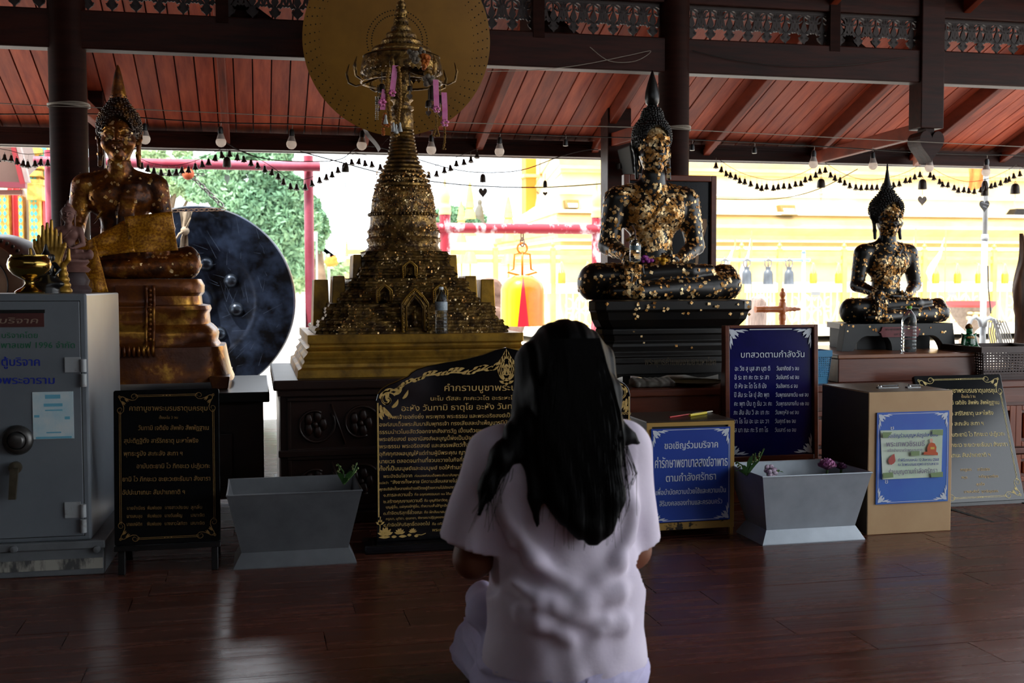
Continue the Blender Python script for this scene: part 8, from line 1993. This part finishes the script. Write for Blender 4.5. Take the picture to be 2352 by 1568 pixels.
# trousers
m_tro = mat('lavender cotton', '#c4bce0', '#cfc8e8', .8, scale=14, bump=.06)
S = SDF((PX-.45, PY-.30, -.01), (PX+.40, PY+.62, .45), .009)
S.ell(W((.012, .0, .13)), (.195, .17, .125), .05)
for s in (-1, 1):
    kn = (s*.115, .40, .085); S.cap(W((s*.08+.01, .03, .15)), W(kn), .112, .08, .04); S.cap(W(kn), W((s*.10, -.10, .06)), .068, .055, .03)
pc(S, [(-.14, .02, .20), (-.155, .10, .262), (-.15, .20, .27)], [.04, .046, .04], .03); pc(S, [(-.15, .0, .15), (-.165, .05, .11), (-.16, .1, .05)], [.04, .04, .045], .02); pc(S, [(-.165, -.03, .13), (-.185, .0, .10)], [.02, .026], .02); pc(S, [(-.155, -.06, .07), (-.15, -.12, .05)], [.055, .05], .03)
def folds(X, Y, Z): 
    x, y = X-PX, Y-PY
    return .006*np.sin(70*x+25*np.sin(14*Z)+8*y)*np.exp(-((Z-.12)/.09)**2)+.005*np.sin(60*Z-40*x)*(x < -.14)
S.warp(folds); S.cut((0, 0, .004), (0, 0, -1))
V, F = S.mesh(); npmesh('trousers', V, F, m_tro, t)
# shirt
m_shirt = mat('pale lavender shirt', '#e2d6ea', '#e9deef', .78, scale=10, bump=.04, bscale=120, sheen=.2)
h = .0062
S = SDF((PX-.36, PY-.26, .10), (PX+.33, PY+.24, .80), h)
S.cap(W((.008, .0, .18)), W((.012, .0, .30)), .196, .183, .05, sc=(1, 1.22, 1))
S.cap(W((.010, .0, .36)), W((.0, -.005, .50)), .172, .172, .06, sc=(1, 1.35, 1))
S.ell(W((-.005, -.01, .57)), (.178, .118, .12), .05)
S.cap(W((-.135, -.01, .655)), W((.125, -.01, .66)), .066, .062, .06)
S.cap(W((.008, -.015, .67)), W((.008, -.01, .735)), .085, .062, .04)
# sleeves: flared tubes
S.cap(W((-.155, -.01, .655)), W((-.218, .01, .44)), .072, .078, .03); S.cap(W((.145, -.01, .66)), W((.192, .04, .42)), .070, .066, .03)
dl = np.array([-.063, .02, -.215]); dr = np.array([.047, .05, -.24])
# gathers and folds
def fold(pts, r, k=.035): pc(S, pts, r, k)
fold([(-.14, -.11, .52), (-.10, -.128, .44), (-.02, -.138, .38)], [.008, .012, .005]); fold([(.14, -.10, .50), (.10, -.122, .42), (.03, -.138, .37)], [.006, .011, .005])
fold([(-.14, -.10, .385), (-.09, -.136, .345), (-.01, -.148, .315), (.06, -.15, .30)], [.004, .011, .010, .005]); fold([(.145, -.085, .375), (.10, -.130, .355), (.02, -.144, .345), (-.05, -.146, .34)], [.004, .012, .010, .005])
fold([(-.13, -.11, .315), (-.09, -.136, .30), (-.02, -.152, .26)], [.004, .009, .004]); fold([(.14, -.09, .29), (.11, -.125, .28), (.05, -.15, .275)], [.004, .009, .004])
fold([(-.145, -.085, .60), (-.152, -.095, .54), (-.145, -.10, .47)], [.009, .010, .006]); fold([(.13, -.085, .61), (.142, -.09, .54), (.14, -.095, .47)], [.009, .010, .006]); fold([(-.165, -.055, .63), (-.185, -.055, .57), (-.195, -.05, .51)], [.008, .009, .006])
def wr(X, Y, Z):
    x, y = X-PX, Y-PY; m = 1/(1+np.exp(-(.45-Z)/.04))
    a = .0014*np.sin(30*Z+9*np.sin(9*x)+20*x)*m+.0014*np.sin(64*x+18*np.sin(9*Z))*np.exp(-((Z-.16)/.07)**2)*1.6
    b = .0011*np.sin(24*Z+30*np.abs(x)+3*np.sin(14*x))*(1-m)
    sl = .0015*np.sin(44*x+30*Z)*(np.abs(x) > .16)*(1-m)
    return a+b+sl
S.warp(wr)
S.cut(W((0, 0, .158)), (0, 0, -1), .003)
# sleeve openings
for c, d in (((-.216, .01, .452), dl), ((.190, .04, .432), dr)):
    d = d/np.linalg.norm(d); c = np.array(W(c)); sl, X, Y, Z = S.reg(c-.11, c+.11, .02)
    D = (X-c[0])*d[0]+(Y-c[1])*d[1]+(Z-c[2])*d[2]; near = np.sqrt((X-c[0])**2+(Y-c[1])**2+(Z-c[2])**2)
    torso = np.abs(X-PX) < (.165 if c[0] < PX else .15)
    a = S.D[sl]; S.D[sl] = np.where((D > 0) & ~torso & (near < .13), np.maximum(a, D), a).astype(np.float32)
    # hollow the sleeve end a little
    S.cap(c+d*.03, c-d*.02, .058, .055, .004, sub=True)
V, F = S.mesh(); sh = npmesh('shirt', V, F, m_shirt, t)
# hair
m_hair = mat('black hair', '#030303', '#070607', .55, scale=30, stretch=(8, 8, .6), spec=.14, bump=.12)
S = SDF((PX-.27, PY-.26, .44), (PX+.22, PY+.15, 1.0), .006)
S.ell(W((.01, .0, .868)), (.098, .112, .103), .02); S.ell(W((.01, -.012, .80)), (.1, .098, .13), .04)
for (x, r0, r1, r2, zb) in ((-.06, .040, .036, .014, .55), (-.04, .042, .04, .018, .525), (-.015, .042, .042, .019, .505), (.012, .042, .042, .02, .49), (.036, .042, .042, .018, .49), (.058, .04, .036, .014, .51), (.078, .036, .030, .010, .55)):
    pc(S, [(x*1.05+.004, -.07, .80), (x*1.0+.004, -.105, .68), (x*.97+.005, -.150, .58), (x*.93+.008, -.163, zb+.02), (x*.9+.008, -.165, zb-.005)], [r0, r1*.85, r1*.58, r2*.75, r2*.3], .03)
pc(S, [(-.07, -.03, .78), (-.11, -.06, .715), (-.16, -.085, .665), (-.195, -.085, .60), (-.212, -.075, .535)], [.038, .030, .022, .014, .005], .04)
pc(S, [(-.05, -.06, .74), (-.085, -.10, .66), (-.10, -.135, .58), (-.095, -.145, .52)], [.03, .026, .012, .004], .02)
pc(S, [(.085, -.03, .78), (.105, -.06, .72), (.135, -.075, .70), (.165, -.07, .685)], [.034, .026, .016, .006], .02)
pc(S, [(.08, -.06, .72), (.09, -.105, .63), (.098, -.135, .56), (.095, -.14, .52)], [.026, .018, .008, .003], .015)
S.cap(W((-.074, .0, .87)), W((-.088, -.03, .71)), .038, .03, .03); S.cap(W((.092, .0, .87)), W((.102, -.03, .715)), .036, .026, .03)
S.ell(W((.01, .15, .83)), (.066, .07, .085), .02, sub=True)
def hw(X, Y, Z): x = X-PX; return .0016*np.sin(150*x+6*np.sin(9*Z))+.001*np.sin(310*x)
S.warp(hw)
V, F = S.mesh(); hair = npmesh('hair', V, F, m_hair, t)
# loose strands over the hair
hv = np.asarray(V)-np.array([PX, PY, 0]); g = np.random.default_rng(4); b = MB()
def back_y(x, z):
    m = (np.abs(hv[:, 0]-x) < .012) & (np.abs(hv[:, 2]-z) < .012)
    return hv[m, 1].min() if m.any() else None
for i in range(260):
    x0 = g.uniform(-.085, .105); zb = g.uniform(.47, .62) if abs(x0-.02) < .07 else g.uniform(.52, .68); P = []; last = None
    dr_ = g.normal(0, .008)
    for z in np.linspace(.93, zb, 13):
        x = .01+(x0-.01)*(min(1, .55+(.95-z)*2.2))+dr_*(.93-z)/.4+g.normal(0, .0008); y = back_y(x, z)
        if y is None: y = (last if last is not None else -.11)-.003
        last = y; P.append(W((x, y-.0025, z)))
    b.loft([[(p[0]-.0011*(1-.8*j/12), p[1], p[2]), (p[0]+.0011*(1-.8*j/12), p[1]-.0004, p[2])] for j, p in enumerate(P)], caps=False, closed=False)
for i in range(46):
    s = -1 if i % 3 else 1; q = [(s*.08+.01, -.04, .80), (s*.12+g.normal(0, .01), -.07+g.normal(0, .006), .70), ((-.18 if s < 0 else .13)+g.normal(0, .015), -.10+g.normal(0, .008), .62), ((-.205 if s < 0 else .11)+g.normal(0, .018), -.095+g.normal(0, .01), .54+g.normal(0, .02))]
    b.tube([W(p) for p in q], [.0012, .0011, .0009, .0004], 3)
b.build('hair_strands', m_hair, hair, kind='stuff')
